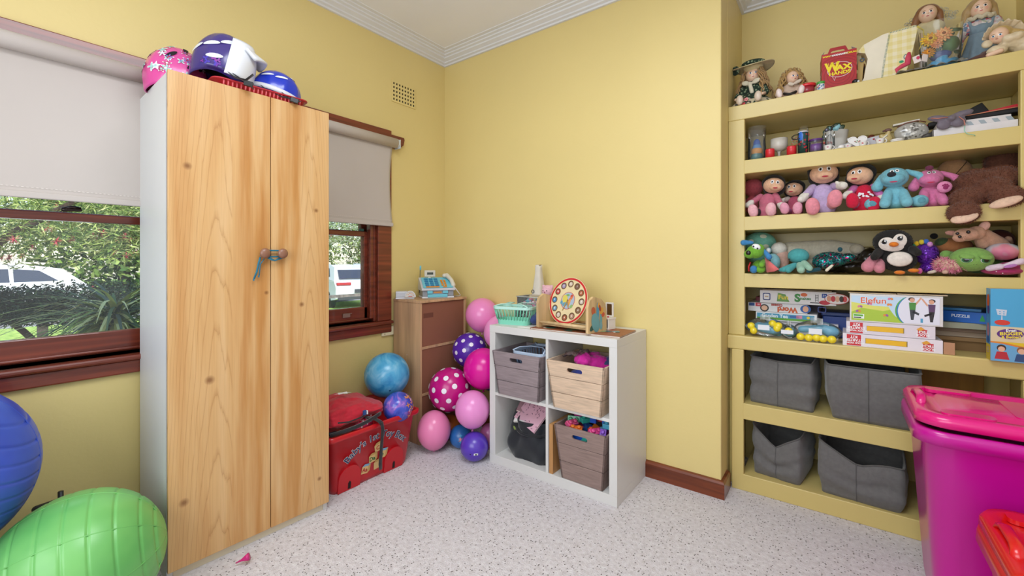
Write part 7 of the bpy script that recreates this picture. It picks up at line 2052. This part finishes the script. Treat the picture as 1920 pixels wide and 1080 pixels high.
def facep(t, c, r, d=(0, -1, 0), eye='3A5A8A', lips='B8303A', s_=1):
    b = B(PSK); b.ball(c, (r * .88, r * .92, r), PSK, seg=28); b.ball(V(c) + V(d) * r * .9 + V((0, 0, -r * .12)), r * .10, PSK, seg=10); hd = b.obj('head', t)
    dv = V(d).normalized(); side = V((-dv.y, dv.x, 0))
    rr = (r * .88, r * .92, r)
    for k in (-1, 1):
        e = B(WHI); ed = dv + side * .36 * k + V((0, 0, .08))
        e.sticker(c, rr, ed, circ(r * .17, 12, r * .12), WHI, .0006); e.sticker(c, rr, ed, circ(r * .10, 10), C_(eye, .2), .001); e.sticker(c, rr, ed, circ(r * .05, 8), BEAD, .0014)
        e.sticker(c, rr, ed + V((0, 0, .24)), circ(r * .18, 10, r * .03), C_('8A6A44'), .0008, 0, 1); e.obj('eye', hd)
    e = B(C_(lips)); e.sticker(c, rr, dv + V((0, 0, -.45)), circ(r * .14, 10, r * .055), C_(lips), .0008); e.obj('lips', hd)
    e = B(C_('E8A08A', .5)); 
    for k in (-1, 1): e.sticker(c, rr, dv + side * .55 * k + V((0, 0, -.25)), circ(r * .16, 12), C_('E8AE96', .5), .0005)
    e.obj('cheeks', hd)
    return hd
m, q, bs = nodes_mat('green_floral_cotton')
co = N(q, 'ShaderNodeTexCoord'); nn = N(q, 'ShaderNodeTexVoronoi', {'Vector': co.outputs['Object'], 'Scale': 110})
q.links.new(ramp(q, nn.outputs['Distance'], [(.0, 'D8D0B8'), (.25, '8A9A78'), (.45, '24382A'), (.9, '1A2A20')]), bs.inputs['Base Color']); bs.inputs['Roughness'].default_value = .9
FLG = m
m, q, bs = nodes_mat('pastel_floral_cotton')
co = N(q, 'ShaderNodeTexCoord'); nn = N(q, 'ShaderNodeTexVoronoi', {'Vector': co.outputs['Object'], 'Scale': 95})
sc_ = N(q, 'ShaderNodeSeparateColor', {0: nn.outputs['Color']})
q.links.new(ramp(q, sc_.outputs[0], [(.2, 'C8C4C0'), (.4, 'B8505A'), (.55, 'D8D4D0'), (.7, '5A7A9A'), (.85, 'D8C8B8'), (1, '7A9A7A')]), bs.inputs['Base Color']); bs.inputs['Roughness'].default_value = .9
FLP = m
def skirt(t, nm, m, c, r0, r1, h, waves=9, amp=.1, sx=1, sy=1):
    b = B(m)
    b.surf(lambda u, v: (c[0] + sx * (r0 + (r1 - r0) * v) * math.cos(u * 2 * PI) * (1 + amp * v * math.cos(waves * u * 2 * PI)), c[1] + sy * (r0 + (r1 - r0) * v) * math.sin(u * 2 * PI) * (1 + amp * v * math.cos(waves * u * 2 * PI)), c[2] - h * v), 72, 10, cu=True)
    return b.obj(nm, t, solid=.002)
SHOE = mat('D8C4B0', .4, 'plastic')
# doll with straw hat
t = thing('porcelain_doll', 'curly blonde doll in straw hat and dark green floral dress', 'doll', (2.006, .30, Z1 + .001), -8)
t.scale = (1.5, 1.3, 1.55)
facep(t, (0, 0, .120), .026, (.25, -1, 0))
curls(t, (0, .004, .120), .032, 150, mat('A8824E', .6, 'fabric'), .085)
b = B(FLG); soft(b, [('e', (0, 0, .058), (.034, .028, .045)), ('l', (-.028, 0, .08), (-.042, -.03, .045), .014, .013), ('l', (.028, 0, .08), (.044, -.03, .045), .014, .013)]); b.obj('dress', t, remesh=.004)
skirt(t, 'skirt', FLG, (0, -.012, .052), .026, .070, .048, 11, .12)
skirt(t, 'petticoat', mat('CDBE9C', .8, 'fabric'), (0, -.014, .020), .060, .074, .018, 17, .14)
b = B(mat('CDBB8C', .8, 'fabric')); b.surf(lambda u, v: ((.030 + .036 * v) * math.cos(u * 2 * PI), (.030 + .030 * v) * math.sin(u * 2 * PI), .150 - .006 * v + .006 * v * math.cos(u * 2 * PI * 2)), 48, 6, cu=True); b.ball((0, 0, .148), (.031, .031, .020)); b.obj('hat', t, solid=.002)
b = B(FLG); b.tube([(.032 * math.cos(a), .032 * math.sin(a), .157) for a in [2 * PI * i / 24 for i in range(24)]], .007, closed=True); b.ball((-.055, -.01, .148), (.014, .008, .016)); b.obj('hat_band', t)
b = B(mat('D6CDB4', .7, 'fabric')); soft(b, [('e', (-.016, -.034, .088), (.014, .005, .009), (0, 20, 0)), ('e', (.018, -.034, .088), (.014, .005, .009), (0, -20, 0)), ('l', (-.002, -.036, .084), (.006, -.040, .052), .006, .007)]); b.obj('neck_bow', t, remesh=.0025)
for s_ in (-1, 1):
    b = B(mat('D6CDB4', .7, 'fabric')); b.limb((s_ * .020, -.03, .016), (s_ * .028 + .01, -.092, .012), .012, .010); l = b.obj('leg', t)
    b = B(SHOE); b.ball((s_ * .028 + .012, -.104, .016), (.011, .010, .016)); b.obj('shoe', l)
    b = B(PSK); b.limb((s_ * .044, -.034, .040), (s_ * .042, -.055, .034), .006, .005); b.obj('hand', t)
# box with berries
t = thing('gift_box', 'small black and red tin with berries and pink flowers on it, at the shelf corner', 'box', (1.963, .205, Z1 + .001), -6)
b = B(C_('2A2622', .5)); b.box((-.022, -.02, 0), (.050, .05, .016)); b.obj('tin', t, bev=.003)
b = B(C_('C02A30')); b.box((.0, -.0212, .003), (.026, -.0206, .012)); b.obj('red_patch', t)
b = B(mat('2A4A2A', .6))
for i in range(26): b.ball((random.uniform(-.02, .048), random.uniform(-.018, .03), .018 + random.uniform(0, .018)), random.uniform(.003, .006), mat(random.choice(('C8242A', '2A4A2A', 'D8747A', '3A5A34', 'D8D0C0')), .5), seg=8)
b.obj('berries', t, kind='stuff')
b = B(mat('E08A8A', .6))
for (x, z) in ((.030, .026), (-.008, .028)):
    for k in range(5): a = 2 * PI * k / 5; b.ball((x + .006 * math.cos(a), -.02, z + .006 * math.sin(a)), (.0045, .002, .0045), seg=8)
b.obj('flowers', t)
# second curly doll
t = thing('porcelain_doll', 'curly honey-blonde doll in pale pink dress slouched beside the red tub', 'doll', (2.167, .30, Z1 + .001), 6)
t.scale = (1.32, 1.2, 1.36)
facep(t, (.010, -.012, .090), .024, (.45, -1, -.05))
curls(t, (.008, -.004, .092), .033, 170, mat('B08A4C', .6, 'fabric'), .085, front=-.35)
b = B(mat('D8BCA4', .7, 'fabric')); soft(b, [('e', (0, 0, .040), (.034, .03, .034)), ('l', (.024, 0, .055), (.045, -.03, .04), .013, .013), ('l', (-.024, 0, .055), (-.035, -.035, .03), .013, .013)]); b.obj('dress', t, remesh=.004)
skirt(t, 'skirt', mat('D8BCA4', .7, 'fabric'), (0, -.020, .034), .026, .058, .030, 9, .12)
b = B(mat('D8C8B4', .7, 'fabric')); soft(b, [('e', (.026, -.040, .064), (.014, .006, .007), (0, -25, 0)), ('e', (.004, -.038, .060), (.012, .006, .007), (0, 25, 0))]); b.obj('collar_bow', t, remesh=.0025)
for s_ in (-1, 1):
    b = B(PSK); b.limb((s_ * .018, -.03, .014), (s_ * .032, -.088, .012), .009, .008); l = b.obj('leg', t)
    b = B(mat('E6D4CC', .3, 'plastic')); b.ball((s_ * .034, -.100, .016), (.010, .009, .017), rt=(0, s_ * 12, 0)); b.obj('shoe', l)
b = B(C_('2A2420', .7)); b.tube([(-.02, -.07, .02), (0, -.08, .012), (.02, -.07, .02)], .005); b.obj('dark_lace', t)
b = B(mat('C9A98C', .8, 'plush')); soft(b, [('e', (0, 0, .032), (.03, .03, .032)), ('e', (.010, 0, .064), (.020, .015, .012), (0, 40, 0)), ('e', (-.018, 0, .060), (.008, .006, .018), (0, -30, 0))]); tag(b.obj('soft_toy', loc=(2.273, .37, Z1 + .001), remesh=.004), 'small cream plush with floppy ears half hidden behind the red carton', 'soft toy')
# tub and jar
t = thing('dough_tub', 'see-through red plastic tub with bright red lid on the top shelf', 'tub', (2.247, .21, Z1 + .001))
b = B(mat('9A2A34', .25, 'plastic')); b.lathe([(.026, 0), (.029, .034)], seg=32); b.obj('tub_body', t)
b = B(mat('D81E2A', .3, 'plastic')); b.lathe([(.033, .034), (.034, .036), (.034, .044), (.030, .046), (0, .046)], seg=32); b.obj('lid', t)
b = B(mat('C8D038', .6)); b.box((-.036, -.01, 0), (-.030, .0, .022)); tag(b.obj('yellow_tag', loc=(2.247, .218, Z1 + .001)), 'thin yellow-green tag standing left of the red tub', 'tag')
t = thing('spice_jar', 'small white printed jar with green lid between red tub and carton', 'jar', (2.299, .205, Z1 + .001))
b = B(mat('D8D8DC', .3, 'plastic')); b.lathe([(.015, 0), (.016, .003), (.016, .030), (.014, .034)], seg=28); b.obj('jar_body', t)
b = B(mat('4AA848', .35, 'plastic')); b.lathe([(.0165, .034), (.0165, .044), (.0, .045)], seg=28); b.obj('lid', t)
b = B(C_('2A6A9A'))
for i in range(12): b.sticker((0, 0, .018), (.016, .016, .05), (random.uniform(-1, 1), -1, random.uniform(-1, 1)), circ(.0032, 6), C_(random.choice(('2A6A9A', 'C8303A', '3A9AC0', '2A2A3A'))), .0006, 0, 1)
b.obj('label_print', t)
# wax hands carton
t = thing('carry_carton', 'red handled carry carton with yellow and white lettering on the top shelf', 'carton', (2.367, .205, Z1 + .001), 5)
t.scale = (1.18, 1.1, 1.1)
CR = mat('B01E22', .45, 'carton')
wc, hc2, dc = (2.43 - 2.321), .152, .095
b = B(CR); b.box((-wc / 2, 0, 0), (wc / 2, dc, hc2)); b.obj('carton_body', t, bev=.0008)
b = B(CR)
b.T = frame('front', (0, dc * .5, 0))
ho = [(-wc * .36, hc2), (wc * .36, hc2), (wc * .27, hc2 + .034), (wc * .20, hc2 + .040), (-wc * .20, hc2 + .040), (-wc * .27, hc2 + .034)]
inn = rrect(wc * .42, .017, .008, 4, 0, hc2 + .018)
out = []
for (x, y) in inn:
    a = math.atan2(y - hc2 - .018, x * .42); ex, ey = math.cos(a), math.sin(a); s_ = max(abs(ex), abs(ey))
    yy = hc2 + .020 + .020 * ey / s_
    hw_ = wc * (.36 - .13 * max(0, (yy - hc2)) / .04)
    out.append((hw_ * ex / s_, yy))
b.ring(out, inn, -.001, .001, CR); b.obj('handle', t)
for s_ in (-1, 1):
    b = B(CR); b.add([(-wc / 2, 0 if s_ < 0 else dc, hc2), (wc / 2, 0 if s_ < 0 else dc, hc2), (wc * .34, dc * .5, hc2 + .012), (-wc * .34, dc * .5, hc2 + .012)], [(0, 1, 2, 3)], CR, False); b.obj('top_flap', t, solid=.001)
    b = B(mat('C8C4C4', .6)); b.add([(s_ * wc / 2, 0, hc2), (s_ * wc / 2, dc, hc2), (s_ * wc * .40, dc * .5, hc2 + .030)], [(0, 1, 2)], b.m, False); b.obj('side_gusset', t, solid=.001)
YL = C_('F0D820', .5)
b = B(WHI); b.T = frame('front', (0, 0, 0))
for k in range(7):
    r_ = .016 + k * .011
    pts_o = [(min(max(r_ * math.cos(a), -wc / 2 + .001), wc / 2 - .001), min(max(.055 + r_ * math.sin(a), .001), hc2 - .004)) for a in [2 * PI * i / 40 for i in range(40)]]
    pts_i = [(min(max((r_ - .0035) * math.cos(a), -wc / 2 + .001), wc / 2 - .001), min(max(.055 + (r_ - .0035) * math.sin(a), .001), hc2 - .004)) for a in [2 * PI * i / 40 for i in range(40)]]
    b.ring(pts_o, pts_i, .0002, .0004, C_('981A1E', .5))
b.ring([(wc * .36 * math.cos(a) + .002, .078 + .032 * math.sin(a)) for a in [2 * PI * i / 30 for i in range(30)]], [((wc * .36 - .002) * math.cos(a) + .002, .078 + .030 * math.sin(a)) for a in [2 * PI * i / 30 for i in range(30)]], .0004, .0008, C_('D8C8C8'))
b.poly([(-.022, .052), (-.010, .048), (-.014, .032), (-.018, .044)], C_('D8C8C8'), .0008)
b.poly([(-.021, .051), (-.011, .049), (-.0145, .036), (-.0178, .046)], CR, .0010)
b.text('W', .052, YL, .0012, bold=.05, warp=lambda x, y: (x * .8 - wc * .20, y + .090)); b.text('AX', .030, YL, .0012, bold=.05, warp=lambda x, y: (x * 1.1 + wc * .13, y + .084))
for x in (-.034, -.026, -.019, -.010, -.004): b.poly([(x, .102), (x + .003, .102), (x + .001, .114)], YL, .0012)
b.text('HANDS', .019, YL, .0012, bold=.04, sx=1.05, warp=lambda x, y: (x + .002, y + .063)); b.text('WWW.', .0095, YL, .0012, bold=.05, warp=lambda x, y: (x - wc * .33, y + hc2 - .012)); b.text('WAXHANDS', .0095, WHI, .0012, bold=.05, warp=lambda x, y: (x, y + hc2 - .012)); b.text('.COM.AU', .0095, YL, .0012, bold=.05, warp=lambda x, y: (x + wc * .33, y + hc2 - .012))
b.obj('lettering', t, label='yellow and white lettering on the carton front')
b = B(YL); b.T = frame('left', (-wc / 2, dc, 0)); b.text('YOUR', .022, WHI, .0008, bold=.05, warp=lambda x, y: (x + dc / 2, y + .075 + x * .3)); b.text('HAND', .022, YL, .0008, bold=.05, warp=lambda x, y: (x + dc / 2, y + .050 + x * .3)); b.rect(.005, .105, dc - .005, .109, YL); b.obj('side_lettering', t)
# items behind
t = thing('porcelain_doll', 'brown-clothed doll mostly hidden between the red carton and the gingham bag', 'doll', (2.468, .37, Z1 + .001))
b = B(mat('5A3A34', .8, 'fabric')); soft(b, [('e', (0, 0, .06), (.05, .04, .06)), ('e', (-.02, -.03, .02), (.05, .03, .02))]); b.obj('dress', t, remesh=.005)
b = B(mat('B87A6A', .5)); b.ball((-.02, -.02, .13), (.018, .016, .018)); b.obj('head', t)
b = B(C_('2A1E1A', .8)); b.ball((.01, -.03, .09), (.03, .02, .035)); b.obj('hair', t)
b = B(mat('B89A58', .6, 'carton')); b.box((-.010, -.002, 0), (.010, .002, .125), r=(0, 4, 0)); tag(b.obj('paper_strip', loc=(2.444, .245, Z1 + .001)), 'tan folded paper strip beside the red carton', 'paper')
b = B(C_('14141A', .3)); b.ball((0, 0, .010), (.013, .012, .011)); b.ball((.010, -.008, .006), .0045, WHI, seg=10); tag(b.obj('trinket', loc=(2.426, .19, Z1 + .001)), 'tiny black and silver trinket by the red carton corner', 'trinket')
# gingham paper bag
m, q, bs = nodes_mat('yellow_gingham_paper')
co = N(q, 'ShaderNodeTexCoord'); sx_ = N(q, 'ShaderNodeSeparateXYZ', {0: co.outputs['Object']})
def stripes(ax):
    k = N(q, 'ShaderNodeMath', {0: sx_.outputs[ax], 1: 36}, operation='MULTIPLY'); s2 = N(q, 'ShaderNodeMath', {0: k.outputs[0], 1: 6.283}, operation='MULTIPLY')
    s3 = N(q, 'ShaderNodeMath', {0: s2.outputs[0]}, operation='SINE'); return N(q, 'ShaderNodeMath', {0: s3.outputs[0], 1: 0}, operation='GREATER_THAN')
ad = N(q, 'ShaderNodeMath', {0: stripes(0).outputs[0], 1: stripes(2).outputs[0]}, operation='ADD'); hf = N(q, 'ShaderNodeMath', {0: ad.outputs[0], 1: .5}, operation='MULTIPLY')
q.links.new(ramp(q, hf.outputs[0], [(0, 'F0E4C0'), (.5, 'EBDCA4'), (1, 'E6D48E')]), bs.inputs['Base Color']); bs.inputs['Roughness'].default_value = .7
t = thing('paper_gift_bag', 'pale yellow gingham paper gift bag with dashed stitching, on the top shelf', 'gift bag', (2.54, .245, Z1 + .001), 4)
t.scale = (1.12, 1.1, 1.12)
pb_ = mat('EEE4CC', .7, 'carton')
FQ = frame('front', (0, 0, 0))
sil = [(-.088, .004), (-.060, -.0), (-.020, .002), (.052, .020), (.066, .07), (.078, .13), (.088, .190), (.080, .2), (.04, .197), (-.015, .190), (-.075, .165), (-.095, .140), (-.070, .130), (-.062, .105), (-.070, .06), (-.074, .03)]
b = B(m); b.T = FQ; b.prism(sil, -.05, .0, m); b.obj('bag_body', t, bev=.003)
b = B(pb_); b.T = FQ; b.poly([(-.088, .004), (-.060, -.0), (-.020, .002), (-.006, .10), (.002, .192), (-.015, .190), (-.075, .165), (-.070, .130), (-.062, .105), (-.070, .06), (-.074, .03)], pb_, .0008); b.obj('plain_panel', t)
b = B(mat('8A9A84', .6)); b.T = FQ
for k in range(34):
    q_ = k / 34; x = -.020 + .024 * q_ ** 1.3; y = .004 + .182 * q_
    b.box((x - .002, y, .0008), (x + .004, y + .0022, .0016))
for k in range(18): b.box((.006 + k * .0045, .188 + k * .0003, .0008), (.008 + k * .0045, .193 + k * .0003, .0016))
b.obj('stitching', t, kind='stuff')
b = B(mat('D2C79A', .7, 'carton')); b.T = FQ; b.prism([(-.095, .140), (-.090, .150), (-.080, .148), (-.078, .05), (-.09, .05)], -.03, -.028); b.obj('side_fold', t)
b = B(mat('E0D060', .4)); b.tube([(.082, -.02, .185), (.100, -.02, .165), (.100, -.02, .130), (.088, -.02, .095)], .007, flat=.2); b.obj('ribbon_handle', t)
b = B(C_('D0405A', .6)); b.T = FQ
b.tube([(.045, .026, .003), (.030, .024, .003), (.026, .040, .003), (.042, .050, .003), (.058, .056, .003), (.060, .080, .003), (.062, .098, .003)], [.003, .006, .007, .008, .010, .009, .004], seg=10, flat=.4); b.obj('pink_motif', t, label='curled pink printed motif')
b = B(C_('2A9A6A', .6)); b.T = FQ; b.disc(.040, .068, .007, .005, w=.0012); b.disc(.052, .084, .006, .010, C_('7A8A8A'), .0012); b.disc(.052, .084, .003, .006, C_('F0E8D0'), .0016); b.obj('green_motif', t)
b = B(C_('3A4A5A', .5)); b.T = FQ; b.ring(circ(.008, 18), circ(.004, 18), -.0501, -.0490); b.v = [p + V((-.080, -.051, .105)) for p in b.v]; b.obj('round_button', t)
# doll with brown hair and lace
t = thing('porcelain_doll', 'brown-haired doll with lace collar standing behind the clear vase', 'doll', (2.69, .40, Z1 + .001))
t.scale = (1.1, 1.05, 1.18)
facep(t, (-.005, -.02, .262), .032, (-.15, -1, -.1), '2A2A3A')
b = B(mat('8A5A30', .5, 'fabric')); soft(b, [('e', (-.004, .004, .272), (.040, .036, .036)), ('l', (-.036, -.006, .265), (-.048, -.004, .215), .014, .012), ('l', (.030, -.006, .265), (.036, -.004, .225), .012, .010)]); b.obj('hair', t, remesh=.004, disp=.004)
b = B(mat('C9B98C', .8, 'fabric')); soft(b, [('e', (0, 0, .15), (.045, .035, .10)), ('e', (0, 0, .215), (.05, .03, .03)), ('l', (0, 0, .02), (0, 0, .12), .045, .045)]); b.obj('dress', t, remesh=.006)
b = B(mat('CFC6A8', .85, 'fabric'))
for i in range(60):
    a = random.uniform(0, PI); r_ = random.uniform(.045, .08); b.tube([(.01 + r_ * math.cos(a) + .006 * math.cos(k), .03, .245 + r_ * .7 * math.sin(a) + .006 * math.sin(k)) for k in range(0, 7)], .0012, seg=5)
b.obj('lace_bonnet', t, kind='stuff')
# clear vase with flowers
t = thing('flower_vase', 'large clear plastic vase holding orange flowers, leaves and blue paper', 'vase', (2.706, .245, Z1 + .001))
t.scale = (1.15, 1.1, 1.12)
vessel(t, 'vase_wall', [(0, .001), (.048, 0), (.052, .01), (.060, .175), (.0585, .175), (.050, .01), (0, .004)], mat('E6EEDC', .1, 'clear'))
b = B(mat('2E9ACA', .6, 'fabric')); 
for i in range(7): b.ball((random.uniform(-.025, .025), random.uniform(-.025, .02), .022 + random.uniform(-.006, .018)), (.022, .02, .014), rt=(0, random.uniform(-40, 40), 0))
b.obj('blue_paper', t, remesh=.003, disp=.008)
def bloom(t, c, r, h1, h2):
    b = B(C_(h1, .6))
    for ring_, (k, rr, up) in enumerate(((14, 1.0, .0), (11, .72, .35), (8, .45, .6))):
        for i in range(k):
            a = 2 * PI * i / k + ring_
            d = V((math.cos(a), -up * .6 - .35, math.sin(a)))
            p = V(c) + V((math.cos(a) * r * .5 * rr, -.006 * ring_, math.sin(a) * r * .5 * rr))
            b.ball(p, (r * .50 * rr, .003, r * .16), C_(random.choice((h1, h2)), .6), rt=(0, -math.degrees(a), 0), seg=8)
    b.ball(V(c) + V((0, -.012, 0)), r * .22, C_('8A4A1A', .7), seg=10)
    b.obj('flower', t)
bloom(t, (-.030, -.028, .118), .028, 'E8A020', 'E8C030'); bloom(t, (.004, -.030, .126), .028, 'E89A60', 'E8B070'); bloom(t, (-.034, -.026, .070), .020, 'E89A20', 'D88A1E'); bloom(t, (-.012, -.030, .095), .018, 'D8804A', 'E8A060')
b = B(C_('2E4A26', .6))
for i in range(30): b.ball((random.uniform(-.04, .045), random.uniform(-.02, .02), random.uniform(.06, .15)), (random.uniform(.008, .018), .002, random.uniform(.006, .012)), C_(random.choice(('2E4A26', '3E5A34', '24401E'))), rt=(random.uniform(-30, 30), random.uniform(0, 90), 0), seg=8)
b.obj('leaves', t, kind='stuff')
b = B(mat('4A6A3A', .7, 'fabric')); b.ball((.022, .0, .095), (.028, .025, .030)); b.ball((0, .0, .06), (.03, .02, .02), mat('2A3A78', .6)); b.obj('tissue', t, disp=.01)
b = B(C_('8A7A60')); b.tube([(0, 0, .006), (-.02, -.01, .11)], .002); b.tube([(0, 0, .006), (.004, -.015, .12)], .002); b.obj('stems', t)
t = thing('greeting_card', 'small folded white and pink card beside the clear vase', 'card', (2.641, .195, Z1 + .001), 10)
for s_ in (-1, 1):
    b = B(mat('E4D4CC', .6)); b.box((-.011, -.001, 0), (.011, .001, .030)); b.T = M.Identity(4); b.obj('card_leaf', t, loc=(s_ * .010, 0, .040), rt=(0, s_ * 12, s_ * 25))
b = B(C_('C83A5A')); b.ball((-.010, -.0045, .058), (.006, .001, .007), seg=10); b.obj('printed_spot', t)
b = B(mat('B8B0A8', .5, 'veil')); b.box((-.003, -.006, 0), (.003, .006, .042)); b.obj('stand', t)
b = B(mat('C8C4B4', .12, 'veil'))
b.surf(lambda u, v: (-.105 + u * .21, -.035 + v * .07, .004 + .020 * abs(noise.noise(V((u * 7, v * 4, 3)))) + .012 * v + .014 * u * v), 40, 14)
tag(b.obj('cellophane', loc=(2.67, .205, Z1 + .001), solid=.0008), 'crumpled clear cellophane lying in front of the flower vase', 'wrapping')
# standing doll with blue pinafore
t = thing('porcelain_doll', 'standing doll in pale blue pinafore with floral sleeves at the shelf right end', 'doll', (2.842, .36, Z1 + .001))
t.scale = (1.0, 1.0, 1.1)
facep(t, (0, -.012, .238), .036, (-.12, -1, -.05), '2A2A3A', 'C05A5A')
b = B(mat('B0905C', .5, 'fabric')); soft(b, [('e', (0, .006, .252), (.044, .040, .038)), ('l', (-.038, .0, .245), (-.050, .0, .185), .015, .013), ('l', (.038, .0, .245), (.046, .0, .190), .013, .012)]); b.obj('hair', t, remesh=.004, disp=.004)
b = B(FLP); soft(b, [('e', (0, 0, .175), (.048, .034, .032)), ('l', (-.042, 0, .185), (-.066, -.012, .135), .022, .018), ('l', (-.066, -.012, .135), (-.068, -.018, .098), .018, .014), ('l', (.042, 0, .185), (.066, -.01, .130), .022, .018)]); b.obj('blouse', t, remesh=.004)
BP = mat('7E93A0', .8, 'fabric')
b = B(BP); soft(b, [('e', (0, -.008, .160), (.036, .032, .028)), ('l', (-.026, -.024, .165), (-.036, -.012, .200), .008, .008), ('l', (.026, -.024, .165), (.036, -.012, .200), .008, .008)]); b.obj('pinafore_bib', t, remesh=.004)
skirt(t, 'pinafore_skirt', BP, (0, 0, .148), .032, .066, .115, 9, .12)
b = B(mat('CFC2A4', .8, 'fabric')); b.tube([(.040 * math.cos(a), .030 * math.sin(a) - .004, .204 + .005 * math.sin(a * 9)) for a in [2 * PI * i / 40 for i in range(40)]], .008, closed=True); b.obj('lace_collar', t)
b = B(PSK); b.limb((-.068, -.02, .092), (-.066, -.024, .062), .008, .006); b.obj('hand', t)
for s_ in (-1, 1):
    b = B(PSK); b.limb((s_ * .018, 0, .010), (s_ * .018, 0, .04), .010, .011); l = b.obj('leg', t); b = B(C_('E6E0D8', .4)); b.ball((s_ * .018, -.008, .008), (.011, .018, .008)); b.obj('shoe', l)
# reclining bonnet doll
t = thing('porcelain_doll', 'blonde doll in cream satin bonnet and gown reclining at the top shelf end', 'doll', (2.896, .25, Z1 + .001))
facep(t, (-.028, -.028, .090), .031, (-.45, -1, -.35), '2E7A9A', 'C87A6A')
b = B(mat('C0A060', .5, 'fabric')); soft(b, [('e', (-.020, -.014, .103), (.034, .030, .028)), ('l', (.012, -.02, .095), (.055, -.02, .075), .014, .012)]); b.obj('hair', t, remesh=.003, disp=.003)
SAT = mat('DCC8A4', .4, 'fabric')
b = B(SAT)
b.surf(lambda u, v: (-.014 + (.038 + .022 * v) * math.cos(PI * (.02 + u * .98)) , -.006 - .030 * v + .004 * math.sin(u * 40) * v, .088 + (.036 + .018 * v) * math.sin(PI * (.0 + u * 1.02)) + .003 * math.sin(u * 60) * v), 90, 8); b.obj('bonnet', t, solid=.002)
b = B(SAT); soft(b, [('l', (.0, -.02, .060), (.055, -.01, .050), .030, .040), ('l', (.05, -.01, .03), (.10, .0, .035), .040, .036), ('l', (-.01, -.045, .065), (.02, -.05, .070), .016, .016), ('e', (-.035, -.04, .030), (.03, .02, .02))]); b.obj('gown', t, remesh=.004, disp=.008)
b = B(PSK); b.limb((-.060, -.055, .012), (-.030, -.055, .020), .009, .010); b.obj('foot', t)
b = B(SAT); b.ball((-.060, -.028, .066), (.016, .010, .016)); b.obj('bonnet_bow', t)
b = B(mat('5A3A30', .8, 'fabric')); b.ball((0, 0, .018), (.04, .03, .018)); b.ball((.02, 0, .03), (.025, .02, .02), mat('3A3A44', .8, 'fabric')); tag(b.obj('dark_cloth', loc=(2.821, .245, Z1 + .001), remesh=.004, disp=.008), 'crumpled brown lace cloth between the two dolls at the right end', 'cloth')
